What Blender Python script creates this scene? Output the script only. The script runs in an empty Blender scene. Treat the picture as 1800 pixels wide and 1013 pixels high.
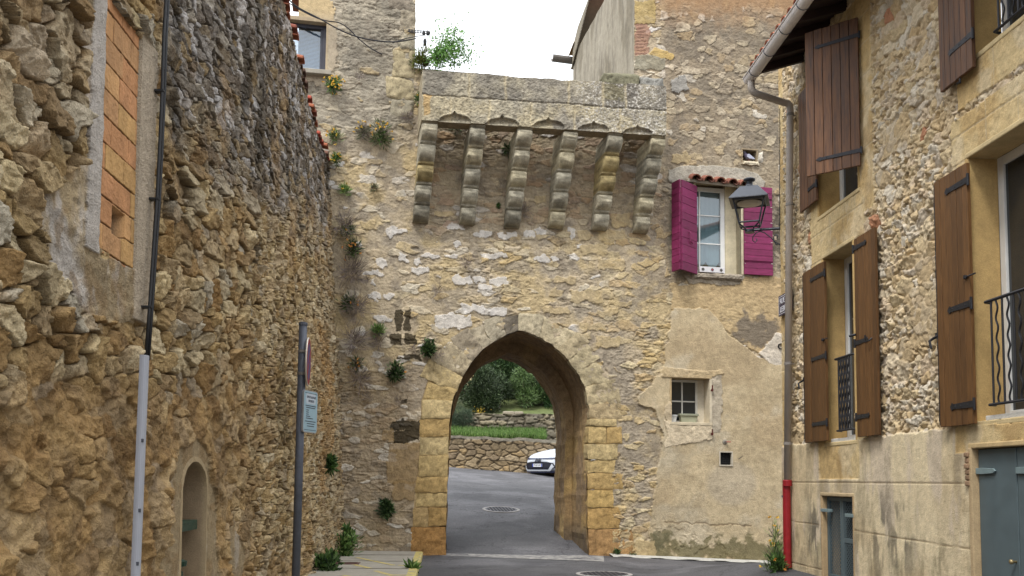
import bpy, bmesh, math, random
import numpy as np
from mathutils import Matrix, Vector

# ------------------------------------------------------------------ camera, sky, light, exposure
SC = bpy.context.scene
COL = SC.collection
EYE = 1.5
FPX, CX, CY = 1600.0, 900.0, 716.0
_psi, _pit, _rho = math.atan(85 / 1600), math.atan(129 / 1600), .012
_F = np.array([math.sin(_psi) * math.cos(_pit), math.cos(_psi) * math.cos(_pit), math.sin(_pit)])
_R0 = np.array([math.cos(_psi), -math.sin(_psi), 0.0])
_U0 = np.cross(_R0, _F)
_R = _R0 * math.cos(_rho) + _U0 * math.sin(_rho)
_U = _U0 * math.cos(_rho) - _R0 * math.sin(_rho)
CAMP = np.array([0.0, 0.0, EYE])
cam = bpy.data.cameras.new('camera')
cam.sensor_width = 36.0
cam.lens = FPX / 1800 * 36
cam.shift_y = (CY - 506.5) / 1800
cam.clip_start = .05
cam.clip_end = 2000
camo = bpy.data.objects.new('camera', cam)
COL.objects.link(camo)
camo.matrix_world = Matrix(((_R[0], _U[0], -_F[0], 0), (_R[1], _U[1], -_F[1], 0), (_R[2], _U[2], -_F[2], EYE), (0, 0, 0, 1)))
SC.camera = camo

SUN_EL, SUN_AZ = math.radians(57), math.radians(214)      # azimuth clockwise from +Y
w = bpy.data.worlds.new("World")
SC.world = w
w.use_nodes = True
nt = w.node_tree
nt.nodes.clear()
out = nt.nodes.new('ShaderNodeOutputWorld')
bg = nt.nodes.new('ShaderNodeBackground')
sky = nt.nodes.new('ShaderNodeTexSky')
sky.sky_type = 'NISHITA'
sky.sun_disc = False
sky.sun_elevation = SUN_EL
sky.sun_rotation = SUN_AZ
sky.air_density = 1.0
sky.dust_density = 4.0
# a closed deck of bright cloud over the clear sky
tc = nt.nodes.new('ShaderNodeTexCoord')
nz = nt.nodes.new('ShaderNodeTexNoise')
nz.inputs['Scale'].default_value = 2.2
nz.inputs['Detail'].default_value = 5
rmp = nt.nodes.new('ShaderNodeMapRange')
rmp.inputs['From Min'].default_value = .25
rmp.inputs['From Max'].default_value = .75
rmp.inputs['To Min'].default_value = .86
rmp.inputs['To Max'].default_value = .98
mx = nt.nodes.new('ShaderNodeMix')
mx.data_type = 'RGBA'
mx.inputs['B'].default_value = (9.3, 9.6, 10.0, 1)
nt.links.new(tc.outputs['Generated'], nz.inputs['Vector'])
nt.links.new(nz.outputs['Fac'], rmp.inputs['Value'])
nt.links.new(rmp.outputs['Result'], mx.inputs['Factor'])
nt.links.new(sky.outputs['Color'], mx.inputs['A'])
# an overcast sky is about three times as bright overhead as at the horizon
sep = nt.nodes.new('ShaderNodeSeparateXYZ')
nt.links.new(tc.outputs['Generated'], sep.inputs['Vector'])
zen = nt.nodes.new('ShaderNodeMapRange')
zen.inputs['From Min'].default_value = 0
zen.inputs['From Max'].default_value = 1
zen.inputs['To Min'].default_value = .50
zen.inputs['To Max'].default_value = 1.75
nt.links.new(sep.outputs['Z'], zen.inputs['Value'])
dk = nt.nodes.new('ShaderNodeMix')
dk.data_type = 'RGBA'
dk.blend_type = 'MULTIPLY'
dk.inputs['Factor'].default_value = 1
nt.links.new(mx.outputs['Result'], dk.inputs['A'])
nt.links.new(zen.outputs['Result'], dk.inputs['B'])
nt.links.new(dk.outputs['Result'], bg.inputs['Color'])
bg.inputs['Strength'].default_value = .1
nt.links.new(bg.outputs['Background'], out.inputs['Surface'])

sun = bpy.data.lights.new('sun', 'SUN')
sun.energy = 1.3
sun.angle = math.radians(11)
sun.color = (1, .97, .92)
suno = bpy.data.objects.new('sun', sun)
COL.objects.link(suno)
_sd = Vector((math.sin(SUN_AZ) * math.cos(SUN_EL), math.cos(SUN_AZ) * math.cos(SUN_EL), math.sin(SUN_EL)))
suno.rotation_euler = _sd.to_track_quat('Z', 'Y').to_euler()

vs = SC.view_settings
vs.view_transform = 'Standard'
vs.look = 'None'
vs.exposure = 1.0
vs.gamma = 1
vs.use_curve_mapping = False
SC.render.engine = 'CYCLES'
SC.cycles.use_denoising = True
SC.cycles.max_bounces = 6
SC.cycles.diffuse_bounces = 4

# ------------------------------------------------------------------ geometry of the place
TH = math.radians(7.5)          # the gate wall stands 7.5 degrees off square to the street
DG = 18.4                       # distance to the gate
XR = 4.9                        # plane of the house on the right
MG = Matrix.Translation((0, DG, 0)) @ Matrix.Rotation(TH, 4, 'Z')
MW0 = Matrix.Identity(4)


def proj(X, Y, Z):
    dx, dy, dz = X - CAMP[0], Y - CAMP[1], Z - CAMP[2]
    f = np.maximum(dx * _F[0] + dy * _F[1] + dz * _F[2], .05)
    return CX + FPX * (dx * _R[0] + dy * _R[1] + dz * _R[2]) / f, CY - FPX * (dx * _U[0] + dy * _U[1] + dz * _U[2]) / f


def ray(px, py):
    return _F + _R * ((px - CX) / FPX) - _U * ((py - CY) / FPX)


def G(px, py, off=0.0):
    """point of the gate wall plane (moved off metres towards the street): s along the wall, z"""
    n = np.array([math.sin(TH), -math.cos(TH), 0])
    o = np.array([0, DG, 0]) + n * off
    d = ray(px, py)
    t = ((o - CAMP) @ n) / (d @ n)
    P = CAMP + t * d - np.array([0, DG, 0])
    return float(P @ np.array([math.cos(TH), math.sin(TH), 0])), float(P[2])


def RW(px, py, X=XR):
    d = ray(px, py)
    t = X / d[0]
    return float(t * d[1]), float(EYE + t * d[2])


def batter(Y):
    t = np.clip((Y - 9.0) / 9.0, 0, 1)
    return .015 + .05 * t * t * (3 - 2 * t)


def LX(Y, z):
    return -2.31 - batter(Y) * z


def LW(px, py):
    d = ray(px, py)
    lo, hi = 1.0, 40.0
    for _ in range(60):
        t = .5 * (lo + hi)
        P = CAMP + t * d
        if P[0] > LX(P[1], P[2]):
            lo = t
        else:
            hi = t
    return float(P[1]), float(P[2])


def AT(px, py, Y):
    d = ray(px, py)
    t = Y / d[1]
    P = CAMP + t * d
    return Vector((P[0], P[1], P[2]))


def ground_z(X, Y):
    X = np.asarray(X, float)
    Y = np.asarray(Y, float)
    ss = lambda a: np.clip(a, 0, 1) ** 2 * (3 - 2 * np.clip(a, 0, 1))
    z = -.045 * np.clip(X - 2.6, 0, 12) * np.clip(1 - (Y - 20) / 6, 0, 1) - .06 * np.clip(X + .5, -3, 7) * ss((Y - 25) / 9)
    z = z + .36 * ss((X - 3.4) / 1.5) * ss((18.2 - Y) / 4.5)
    Yk = DG + math.tan(TH) * np.clip(X, -3, 8)
    t = Y - Yk
    up = np.interp(t, [0, .3, 4.3, 8, 12, 17, 22, 60], [0, .03, .70, 1.17, 1.55, 1.95, 2.15, 3.2])
    return z + up


# ------------------------------------------------------------------ colour helpers
def lin(c):
    c = c / 255.0
    return c / 12.92 if c <= .04045 else ((c + .055) / 1.055) ** 2.4


def A(r, g, b, k=.92):
    """base colour of a surface from how it reads in daylight"""
    return (min(lin(r) * k, .85), min(lin(g) * k, .85), min(lin(b) * k, .85))


def NA(r, g, b, k=.92):
    c = np.array(A(r, g, b, k))
    l = c @ np.array([.3, .55, .15])
    return c + (l - c) * .13


# ------------------------------------------------------------------ numpy noise
def h2(ix, iy, seed):
    n = (ix.astype(np.int64) * 374761393 + iy.astype(np.int64) * 668265263 + int(seed) * 974711) & 0xffffffff
    n = ((n ^ (n >> 13)) * 1274126177) & 0xffffffff
    n = ((n ^ (n >> 15)) * 2246822519) & 0xffffffff
    return ((n ^ (n >> 16)) & 0xffffff) / float(0xffffff)


def vn(x, y, seed=0):
    ix, iy = np.floor(x), np.floor(y)
    fx, fy = x - ix, y - iy
    fx = fx * fx * fx * (fx * (fx * 6 - 15) + 10)
    fy = fy * fy * fy * (fy * (fy * 6 - 15) + 10)
    a = h2(ix, iy, seed); b = h2(ix + 1, iy, seed)
    c = h2(ix, iy + 1, seed); d = h2(ix + 1, iy + 1, seed)
    return (a + (b - a) * fx) * (1 - fy) + (c + (d - c) * fx) * fy


def fbm(x, y, octv=4, seed=0, gain=.5):
    s, a, tot = 0, 1.0, 0
    for o in range(octv):
        c, sn = math.cos(.6 * o + .3), math.sin(.6 * o + .3)
        s = s + a * vn((x * c - y * sn) * 2 ** o + 17.3 * o, (x * sn + y * c) * 2 ** o - 9.1 * o, seed + o * 7)
        tot += a
        a *= gain
    return s / tot


def sst(a, b, x):
    t = np.clip((x - a) / (b - a), 0, 1)
    return t * t * (3 - 2 * t)


def cells(u, v, cu, cv, seed, warp=.35, p=2.6, wj=.35, jit=.8):
    """irregular stones: returns edge distance, stone hash (ix, iy), local offsets"""
    wu = (fbm(u / cu * .8, v / cv * .8, 2, seed + 50) - .5) * 2 * warp
    wv = (fbm(u / cu * .8 + 31, v / cv * .8 + 7, 2, seed + 60) - .5) * 2 * warp
    x, y = u / cu + wu, v / cv + wv
    bx, by = np.floor(x), np.floor(y)
    d1 = np.full(x.shape, 9.0); d2 = np.full(x.shape, 9.0)
    gx = np.zeros_like(x); gy = np.zeros_like(x); lx = np.zeros_like(x); ly = np.zeros_like(x)
    for dy in (-1, 0, 1):
        for dx in (-1, 0, 1):
            ix, iy = bx + dx, by + dy
            px_ = ix + .5 + jit * (h2(ix, iy, seed) - .5) + .5 * (np.mod(iy, 2) - .5)
            py_ = iy + .5 + jit * .75 * (h2(ix, iy, seed + 1) - .5)
            ax, ay = x - px_, y - py_
            d = (np.abs(ax) ** p + np.abs(ay) ** p) ** (1 / p) - wj * (h2(ix, iy, seed + 2) - .5)
            near = d < d1
            d2 = np.where(near, d1, np.minimum(d2, d))
            gx = np.where(near, ix, gx); gy = np.where(near, iy, gy)
            lx = np.where(near, ax, lx); ly = np.where(near, ay, ly)
            d1 = np.where(near, d, d1)
    return d2 - d1, gx, gy, lx, ly


def pick(palette, r):
    """one palette colour per stone"""
    pal = np.array(palette)
    i = np.minimum((r * len(pal)).astype(int), len(pal) - 1)
    return pal[i]


def mixc(c, d, f):
    return c * (1 - f[..., None]) + d * f[..., None]


def in_poly(px, py, poly):
    r = np.zeros(px.shape, bool)
    n = len(poly)
    for i in range(n):
        x0, y0 = poly[i]; x1, y1 = poly[(i + 1) % n]
        if y0 == y1:
            continue
        c = ((y0 > py) != (y1 > py)) & (px < (x1 - x0) * (py - y0) / (y1 - y0) + x0)
        r ^= c
    return r


def soft_poly(px, py, poly, wob, soft=0):
    """polygon mask whose outline wanders by wob pixels of noise field"""
    return in_poly(px + wob[0], py + wob[1], poly)


# ------------------------------------------------------------------ objects
MWD = {}


def bevel(o, wd, seg=2):
    m = o.modifiers.new('bevel', 'BEVEL')
    m.width = wd
    m.segments = seg
    m.limit_method = 'ANGLE'
    m.angle_limit = math.radians(35)


def smooth_mesh(me, flag=True):
    me.polygons.foreach_set('use_smooth', np.full(len(me.polygons), flag))


def link_mesh(name, V, me, mat, parent, M, origin=None):
    """V: n x 3 in frame M. Places the mesh under its thing (or alone, origin at its base)."""
    V = np.asarray(V, float).reshape(-1, 3)
    Mn = np.array(M)
    Wd = V @ Mn[:3, :3].T + Mn[:3, 3]
    if parent is not None:
        R = MWD[parent.name]
    else:
        if origin is None:
            c = (Wd.min(0) + Wd.max(0)) / 2
            origin = (c[0], c[1], Wd[:, 2].min())
        R = Matrix.Translation(origin)
    Ri = np.array(R.inverted())
    Lc = Wd @ Ri[:3, :3].T + Ri[:3, 3]
    me.vertices.foreach_set('co', Lc.astype(np.float32).ravel())
    me.update()
    if mat is not None:
        for m in (mat if isinstance(mat, (list, tuple)) else [mat]):
            me.materials.append(m)
    o = bpy.data.objects.new(name, me)
    COL.objects.link(o)
    if parent is not None:
        o.parent = parent
    else:
        o.matrix_world = R
    MWD[o.name] = R
    return o


def tag(o, label=None, cat=None, group=None, kind=None):
    if label: o['label'] = label
    if cat: o['category'] = cat
    if group: o['group'] = group
    if kind: o['kind'] = kind
    return o


def thing(name, label, cat, loc, rz=0.0, group=None):
    o = bpy.data.objects.new(name, None)
    COL.objects.link(o)
    o.empty_display_size = .2
    R = Matrix.Translation(loc) @ Matrix.Rotation(rz, 4, 'Z')
    o.matrix_world = R
    MWD[o.name] = R
    return tag(o, label, cat, group)


def gate_thing(name, label, cat, s, z, off=0.0, group=None):
    return thing(name, label, cat, MG @ Vector((s, -off, z)), TH, group)


class MB:
    def __init__(self):
        self.v = []; self.f = []; self.c = []; self.n = 0

    def add(self, V, F, col=None):
        V = np.asarray(V, float).reshape(-1, 3)
        self.f.extend([tuple(int(i) + self.n for i in f) for f in F])
        self.v.append(V)
        c = np.ones((len(V), 3)) * .5 if col is None else np.broadcast_to(np.asarray(col, float), (len(V), 3))
        self.c.append(c)
        self.n += len(V)
        return self

    def box(self, x0, x1, y0, y1, z0, z1, col=None):
        V = [(x, y, z) for z in (z0, z1) for y in (y0, y1) for x in (x0, x1)]
        return self.add(V, [(0, 2, 3, 1), (4, 5, 7, 6), (0, 1, 5, 4), (2, 6, 7, 3), (0, 4, 6, 2), (1, 3, 7, 5)], col)

    def hexa(self, P, col=None):
        """8 corners: bottom ring of 4 then top ring of 4"""
        return self.add(P, [(3, 2, 1, 0), (4, 5, 6, 7), (0, 1, 5, 4), (1, 2, 6, 5), (2, 3, 7, 6), (3, 0, 4, 7)], col)

    def tube(self, pts, r, n=8, col=None, cap=True, closed=False):
        pts = [Vector(p) for p in pts]
        k = len(pts)
        rs = r if isinstance(r, (list, tuple, np.ndarray)) else [r] * k
        V = []; F = []
        t0 = (pts[1] - pts[0]).normalized()
        a = Vector((0, 0, 1)) if abs(t0.z) < .9 else Vector((1, 0, 0))
        u = t0.cross(a).normalized()
        for i, p in enumerate(pts):
            if closed:
                t = (pts[(i + 1) % k] - pts[i - 1]).normalized()
            else:
                t = (pts[min(i + 1, k - 1)] - pts[max(i - 1, 0)]).normalized()
            u = (u - t * u.dot(t))
            u = u.normalized() if u.length > 1e-6 else t.orthogonal().normalized()
            b = t.cross(u)
            for j in range(n):
                an = 2 * math.pi * j / n
                V.append(p + (u * math.cos(an) + b * math.sin(an)) * rs[i])
        for i in range(k if closed else k - 1):
            i2 = (i + 1) % k
            for j in range(n):
                j2 = (j + 1) % n
                F.append((i * n + j, i * n + j2, i2 * n + j2, i2 * n + j))
        if cap and not closed:
            F.append(tuple(range(n))[::-1]); F.append(tuple(range((k - 1) * n, k * n)))
        return self.add(V, F, col)

    def lathe(self, prof, c=(0, 0, 0), n=16, col=None, M=None):
        V = []; F = []
        for (r, z) in prof:
            for j in range(n):
                an = 2 * math.pi * j / n
                V.append((c[0] + r * math.cos(an), c[1] + r * math.sin(an), c[2] + z))
        for i in range(len(prof) - 1):
            for j in range(n):
                j2 = (j + 1) % n
                F.append((i * n + j, i * n + j2, (i + 1) * n + j2, (i + 1) * n + j))
        F.append(tuple(range(n))[::-1]); F.append(tuple(range((len(prof) - 1) * n, len(prof) * n)))
        if M is not None:
            V = [M @ Vector(v) for v in V]
        return self.add(V, F, col)

    def prism(self, P, Q, col=None):
        """two matching outlines"""
        n = len(P)
        F = [tuple(range(n))[::-1], tuple(range(n, 2 * n))]
        for i in range(n):
            j = (i + 1) % n
            F.append((i, j, n + j, n + i))
        return self.add(list(P) + list(Q), F, col)

    def grid(self, V, nu, nv, col=None, wrap=False):
        F = []
        for i in range(nu - 1):
            for j in range(nv - 1 if not wrap else nv):
                j2 = (j + 1) % nv
                F.append((i * nv + j, (i + 1) * nv + j, (i + 1) * nv + j2, i * nv + j2))
        return self.add(V, F, col)

    def build(self, name, mat, parent=None, M=MW0, smooth=False, bev=0, origin=None):
        V = np.concatenate(self.v)
        Cc = np.concatenate(self.c)
        me = bpy.data.meshes.new(name)
        me.from_pydata([(0, 0, 0)] * len(V), [], self.f)
        at = me.color_attributes.new('Col', 'FLOAT_COLOR', 'POINT')
        at.data.foreach_set('color', np.concatenate([Cc, np.ones((len(V), 1))], 1).astype(np.float32).ravel())
        o = link_mesh(name, V, me, mat, parent, M, origin)
        bm = bmesh.new(); bm.from_mesh(me)
        bmesh.ops.recalc_face_normals(bm, faces=bm.faces)
        bm.to_mesh(me); bm.free()
        if smooth:
            smooth_mesh(me)
        if bev:
            bevel(o, bev)
        return o


def height_mesh(name, P, C, mask, mat, parent=None, M=MW0, flip=False, origin=None):
    """P: nu x nv x 3 grid, C: nu x nv x 3 colours, mask: (nu-1) x (nv-1) faces kept"""
    nu, nv = P.shape[:2]
    idx = np.arange(nu * nv).reshape(nu, nv)
    q = np.stack([idx[:-1, :-1], idx[1:, :-1], idx[1:, 1:], idx[:-1, 1:]], -1)[mask]
    if flip:
        q = q[:, ::-1]
    used = np.zeros(nu * nv, bool)
    used[q.ravel()] = True
    rem = np.cumsum(used) - 1
    q = rem[q]
    V = P.reshape(-1, 3)[used]
    Cc = C.reshape(-1, 3)[used]
    me = bpy.data.meshes.new(name)
    nf = len(q)
    me.vertices.add(len(V))
    me.loops.add(nf * 4)
    me.polygons.add(nf)
    me.loops.foreach_set('vertex_index', q.astype(np.int32).ravel())
    me.polygons.foreach_set('loop_start', np.arange(0, nf * 4, 4, dtype=np.int32))
    try:
        me.polygons.foreach_set('loop_total', np.full(nf, 4, dtype=np.int32))
    except Exception:
        pass
    at = me.color_attributes.new('Col', 'FLOAT_COLOR', 'POINT')
    at.data.foreach_set('color', np.concatenate([Cc, np.ones((len(V), 1))], 1).astype(np.float32).ravel())
    o = link_mesh(name, V, me, mat, parent, M, origin)
    me.update(calc_edges=True)
    me.validate()
    smooth_mesh(me)
    return o


# ------------------------------------------------------------------ materials
def _mat(name):
    m = bpy.data.materials.new(name)
    m.use_nodes = True
    t = m.node_tree
    b = t.nodes['Principled BSDF']
    return m, t, b


def _noise(t, scale, detail=6, rough=.6, vec=None):
    n = t.nodes.new('ShaderNodeTexNoise')
    n.inputs['Scale'].default_value = scale
    n.inputs['Detail'].default_value = detail
    n.inputs['Roughness'].default_value = rough
    if vec is not None:
        t.links.new(vec, n.inputs['Vector'])
    return n


def _map(t, src, a, b, lo, hi):
    r = t.nodes.new('ShaderNodeMapRange')
    r.inputs['From Min'].default_value = a
    r.inputs['From Max'].default_value = b
    r.inputs['To Min'].default_value = lo
    r.inputs['To Max'].default_value = hi
    t.links.new(src, r.inputs['Value'])
    return r.outputs['Result']


def _mul(t, col, fac):
    m = t.nodes.new('ShaderNodeMix')
    m.data_type = 'RGBA'
    m.blend_type = 'MULTIPLY'
    m.inputs['Factor'].default_value = 1
    t.links.new(col, m.inputs['A'])
    t.links.new(fac, m.inputs['B'])
    return m.outputs['Result']


def mat_attr(name, rough=.93, s1=14, s2=70, amt=.35, bump=.5, dist=.012, spec=.25):
    """surface coloured stone by stone through the mesh's colour attribute, mottled by noise"""
    m, t, b = _mat(name)
    a = t.nodes.new('ShaderNodeVertexColor')
    a.layer_name = 'Col'
    tcn = t.nodes.new('ShaderNodeTexCoord')
    n1 = _noise(t, s1, 8, .68, tcn.outputs['Object'])
    n2 = _noise(t, s2, 4, .6, tcn.outputs['Object'])
    f1 = _map(t, n1.outputs['Fac'], .28, .72, 1 - amt, 1 + amt)
    f2 = _map(t, n2.outputs['Fac'], .3, .7, 1 - amt * .6, 1 + amt * .6)
    c = _mul(t, _mul(t, a.outputs['Color'], f1), f2)
    t.links.new(c, b.inputs['Base Color'])
    b.inputs['Roughness'].default_value = rough
    b.inputs['Specular IOR Level'].default_value = spec
    if bump:
        ad = t.nodes.new('ShaderNodeMath')
        ad.operation = 'ADD'
        t.links.new(n1.outputs['Fac'], ad.inputs[0])
        t.links.new(n2.outputs['Fac'], ad.inputs[1])
        bp = t.nodes.new('ShaderNodeBump')
        bp.inputs['Strength'].default_value = bump
        bp.inputs['Distance'].default_value = dist
        t.links.new(ad.outputs[0], bp.inputs['Height'])
        t.links.new(bp.outputs['Normal'], b.inputs['Normal'])
    return m


def mat_plain(name, col, rough=.6, metal=0, amt=.15, scale=12, bump=0, stretch=None, col2=None, spec=.4, dist=.003, boards=False):
    m, t, b = _mat(name)
    tcn = t.nodes.new('ShaderNodeTexCoord')
    vec = tcn.outputs['Object']
    if stretch:
        mp = t.nodes.new('ShaderNodeMapping')
        mp.inputs['Scale'].default_value = stretch
        t.links.new(vec, mp.inputs['Vector'])
        vec = mp.outputs['Vector']
    n = _noise(t, scale, 6, .62, vec)
    if col2 is None:
        rgb = t.nodes.new('ShaderNodeRGB')
        rgb.outputs[0].default_value = (*col, 1)
        c = _mul(t, rgb.outputs[0], _map(t, n.outputs['Fac'], .3, .7, 1 - amt, 1 + amt))
    
    else:
        r = t.nodes.new('ShaderNodeValToRGB')
        r.color_ramp.elements[0].position = .32
        r.color_ramp.elements[1].position = .68
        r.color_ramp.elements[0].color = (*col, 1)
        r.color_ramp.elements[1].color = (*col2, 1)
        t.links.new(n.outputs['Fac'], r.inputs['Fac'])
        c = r.outputs['Color']
    if boards:                                     # each board its own tone
        av = t.nodes.new('ShaderNodeVertexColor')
        av.layer_name = 'Col'
        dbl = t.nodes.new('ShaderNodeMix')
        dbl.data_type = 'RGBA'
        dbl.blend_type = 'ADD'
        dbl.inputs['Factor'].default_value = 1
        t.links.new(av.outputs['Color'], dbl.inputs['A'])
        t.links.new(av.outputs['Color'], dbl.inputs['B'])
        c = _mul(t, c, dbl.outputs['Result'])
    t.links.new(c, b.inputs['Base Color'])
    t.links.new(_map(t, n.outputs['Fac'], .3, .7, max(rough - .1, .02), min(rough + .1, 1)), b.inputs['Roughness'])
    b.inputs['Metallic'].default_value = metal
    b.inputs['Specular IOR Level'].default_value = spec
    if bump:
        bp = t.nodes.new('ShaderNodeBump')
        bp.inputs['Strength'].default_value = bump
        bp.inputs['Distance'].default_value = dist
        t.links.new(n.outputs['Fac'], bp.inputs['Height'])
        t.links.new(bp.outputs['Normal'], b.inputs['Normal'])
    return m


def mat_leaf(name):
    m, t, b = _mat(name)
    a = t.nodes.new('ShaderNodeVertexColor')
    a.layer_name = 'Col'
    t.links.new(a.outputs['Color'], b.inputs['Base Color'])
    b.inputs['Roughness'].default_value = .55
    b.inputs['Specular IOR Level'].default_value = .35
    tr = t.nodes.new('ShaderNodeBsdfTranslucent')
    mxs = t.nodes.new('ShaderNodeMixShader')
    mxs.inputs[0].default_value = .25
    t.links.new(a.outputs['Color'], tr.inputs['Color'])
    t.links.new(b.outputs[0], mxs.inputs[1])
    t.links.new(tr.outputs[0], mxs.inputs[2])
    t.links.new(mxs.outputs[0], t.nodes['Material Output'].inputs['Surface'])
    return m


def mat_glass(name, col=(.02, .025, .03)):
    m, t, b = _mat(name)
    b.inputs['Base Color'].default_value = (*col, 1)
    b.inputs['Roughness'].default_value = .04
    b.inputs['Specular IOR Level'].default_value = .6
    n = _noise(t, 3, 2)
    bp = t.nodes.new('ShaderNodeBump')
    bp.inputs['Strength'].default_value = .04
    t.links.new(n.outputs['Fac'], bp.inputs['Height'])
    t.links.new(bp.outputs['Normal'], b.inputs['Normal'])
    return m


M_RUBBLE = mat_attr('rubble_stone', .95, 24, 80, .2, 1.0, .02)
M_GATE = mat_attr('gate_stone', .95, 12, 55, .24, .8, .014)
M_DRESS = mat_attr('dressed_limestone', .93, 10, 48, .34, .9, .014)
M_HOUSE = mat_attr('house_stone', .94, 12, 70, .2, .6, .01)
M_PLAST = mat_attr('old_plaster', .93, 6, 80, .2, .5, .008)
M_ATTR = mat_attr('painted', .6, 8, 60, .12, .15, .003, .4)
M_LEAF = mat_leaf('leaf')
M_GLASS = mat_glass('glass')
M_IRON = mat_plain('dark_iron', (.022, .022, .026), .5, .3, .35, 30, .3)
M_LAMPIRON = mat_plain('lamp_paint', (.035, .04, .052), .42, .2, .2, 14, .2)
M_WHITEF = mat_plain('white_frame', A(226, 226, 224), .5, 0, .06, 8)
M_WOOD = mat_plain('stained_wood', A(88, 58, 26, .74), .62, 0, .3, 5, .35, (9, 9, .8), A(124, 86, 44, .74), boards=True)
M_WOOD2 = mat_plain('dark_stained_wood', A(68, 44, 30, .74), .6, 0, .3, 4, .35, (8, 8, .7), A(132, 92, 62, .74), boards=True)
M_PURPLE = mat_plain('magenta_paint', A(112, 22, 68, .8), .65, 0, .3, 6, .3, (1.2, 1.2, 4), A(138, 44, 92, .8), boards=True)
M_ZINC = mat_plain('weathered_zinc', A(146, 140, 134, .75), .55, .1, .16, 7)
M_REDPAINT = mat_plain('red_paint', A(152, 28, 36, .8), .5, 0, .2, 9)
M_BLUEGREY = mat_plain('blue_grey_paint', A(92, 106, 110, .8), .55, 0, .1, 6)
M_TERRA = mat_plain('terracotta', A(150, 78, 52, .7), .9, 0, .3, 9, .6, None, A(112, 58, 42, .7))
M_BLACK = mat_plain('black_rubber', (.012, .012, .013), .5, 0, .2, 20)
M_DARK = mat_plain('dark_interior', (.01, .01, .011), .9, 0, .2, 5)
M_STEEL = mat_plain('galvanised_steel', A(92, 96, 106, .85), .5, .1, .2, 10)
M_PVC = mat_plain('pale_plastic', A(168, 170, 178, .85), .5, 0, .05, 5)
# ------------------------------------------------------------------ the ground
def ramp(a, b, n):
    return np.linspace(a, b, n)


gx = np.unique(np.concatenate([ramp(-300, -20, 12), ramp(-20, -4, 20), ramp(-4, 9, 105), ramp(9, 30, 20), ramp(30, 300, 12)]))
gy = np.unique(np.concatenate([ramp(-200, -5, 12), ramp(-5, 12, 40), ramp(12, 24, 130), ramp(24, 45, 60), ramp(45, 400, 16)]))
GX, GY = np.meshgrid(gx, gy, indexing='ij')
GZ = ground_z(GX, GY) + (fbm(GX * 1.3, GY * 1.3, 3, 5) - .5) * .03 - .004 * np.abs(fbm(GX * 9, GY * 9, 2, 8) - .5)


def mat_asphalt():
    m, t, b = _mat('asphalt')
    tcn = t.nodes.new('ShaderNodeTexCoord')
    n1 = _noise(t, .9, 5, .6, tcn.outputs['Object'])
    n2 = _noise(t, 62, 4, .75, tcn.outputs['Object'])
    n3 = _noise(t, 22, 6, .7, tcn.outputs['Object'])
    r = t.nodes.new('ShaderNodeValToRGB')
    r.color_ramp.elements[0].position = .33
    r.color_ramp.elements[1].position = .66
    r.color_ramp.elements[0].color = (.050, .049, .054, 1)
    r.color_ramp.elements[1].color = (.098, .095, .100, 1)
    t.links.new(n1.outputs['Fac'], r.inputs['Fac'])
    c = _mul(t, r.outputs['Color'], _map(t, n2.outputs['Fac'], .35, .68, .5, 1.75))
    c = _mul(t, c, _map(t, n3.outputs['Fac'], .3, .7, .66, 1.28))
    n4 = _noise(t, .35, 4, .6, tcn.outputs['Object'])
    c = _mul(t, c, _map(t, n4.outputs['Fac'], .47, .53, .7, 1.1))
    # hairline cracks
    v = t.nodes.new('ShaderNodeTexVoronoi')
    v.feature = 'DISTANCE_TO_EDGE'
    v.inputs['Scale'].default_value = .55
    wv = t.nodes.new('ShaderNodeVectorMath')
    wv.operation = 'MULTIPLY_ADD'
    nn = _noise(t, 2.5, 5, .6, tcn.outputs['Object'])
    t.links.new(nn.outputs['Color'], wv.inputs[0])
    wv.inputs[1].default_value = (.9, .9, .9)
    t.links.new(tcn.outputs['Object'], wv.inputs[2])
    t.links.new(wv.outputs[0], v.inputs['Vector'])
    c = _mul(t, c, _map(t, v.outputs['Distance'], .0, .016, .35, 1))
    t.links.new(c, b.inputs['Base Color'])
    b.inputs['Roughness'].default_value = .85
    bp = t.nodes.new('ShaderNodeBump')
    bp.inputs['Strength'].default_value = .55
    bp.inputs['Distance'].default_value = .006
    t.links.new(n2.outputs['Fac'], bp.inputs['Height'])
    t.links.new(bp.outputs['Normal'], b.inputs['Normal'])
    return m


road = height_mesh('road', np.stack([GX, GY, GZ], -1), np.full(GX.shape + (3,), .1), np.ones((len(gx) - 1, len(gy) - 1), bool), mat_asphalt())
tag(road, 'grey cracked asphalt street running through the arch and uphill', 'road', kind='structure')

# ------------------------------------------------------------------ the long rubble wall on the left
(_ya, _za), (_yb, _zb) = LW(577, 290), LW(490, 0)
LTOP = lambda Y: np.minimum(_za + (_zb - _za) * (Y - _ya) / (_yb - _ya), 8.8)
PAN_Y0, PAN_Y1 = LW(163, 438)[0], LW(232, 300)[0]
PAN_Z0, PAN_Z1 = LW(195, 453)[1], LW(236, 65)[1]
NI_Y0, NI_Y1 = LW(313, 900)[0], LW(356, 900)[0]
NI_ZT = LW(342, 812)[1]
NI_ZS = LW(321, 866)[1]


def niche_outline(grow=0.0, n=14, zb=-.3):
    yc, hw = (NI_Y0 + NI_Y1) / 2, (NI_Y1 - NI_Y0) / 2 + grow
    pts = [(yc - hw, zb), (yc - hw, NI_ZS)]
    for i in range(1, n):
        a = math.pi * (1 - i / n)
        pts.append((yc + hw * math.cos(a), NI_ZS + (NI_ZT + grow - NI_ZS) * math.sin(a) ** .9))
    pts += [(yc + hw, NI_ZS), (yc + hw, zb)]
    return pts


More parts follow.
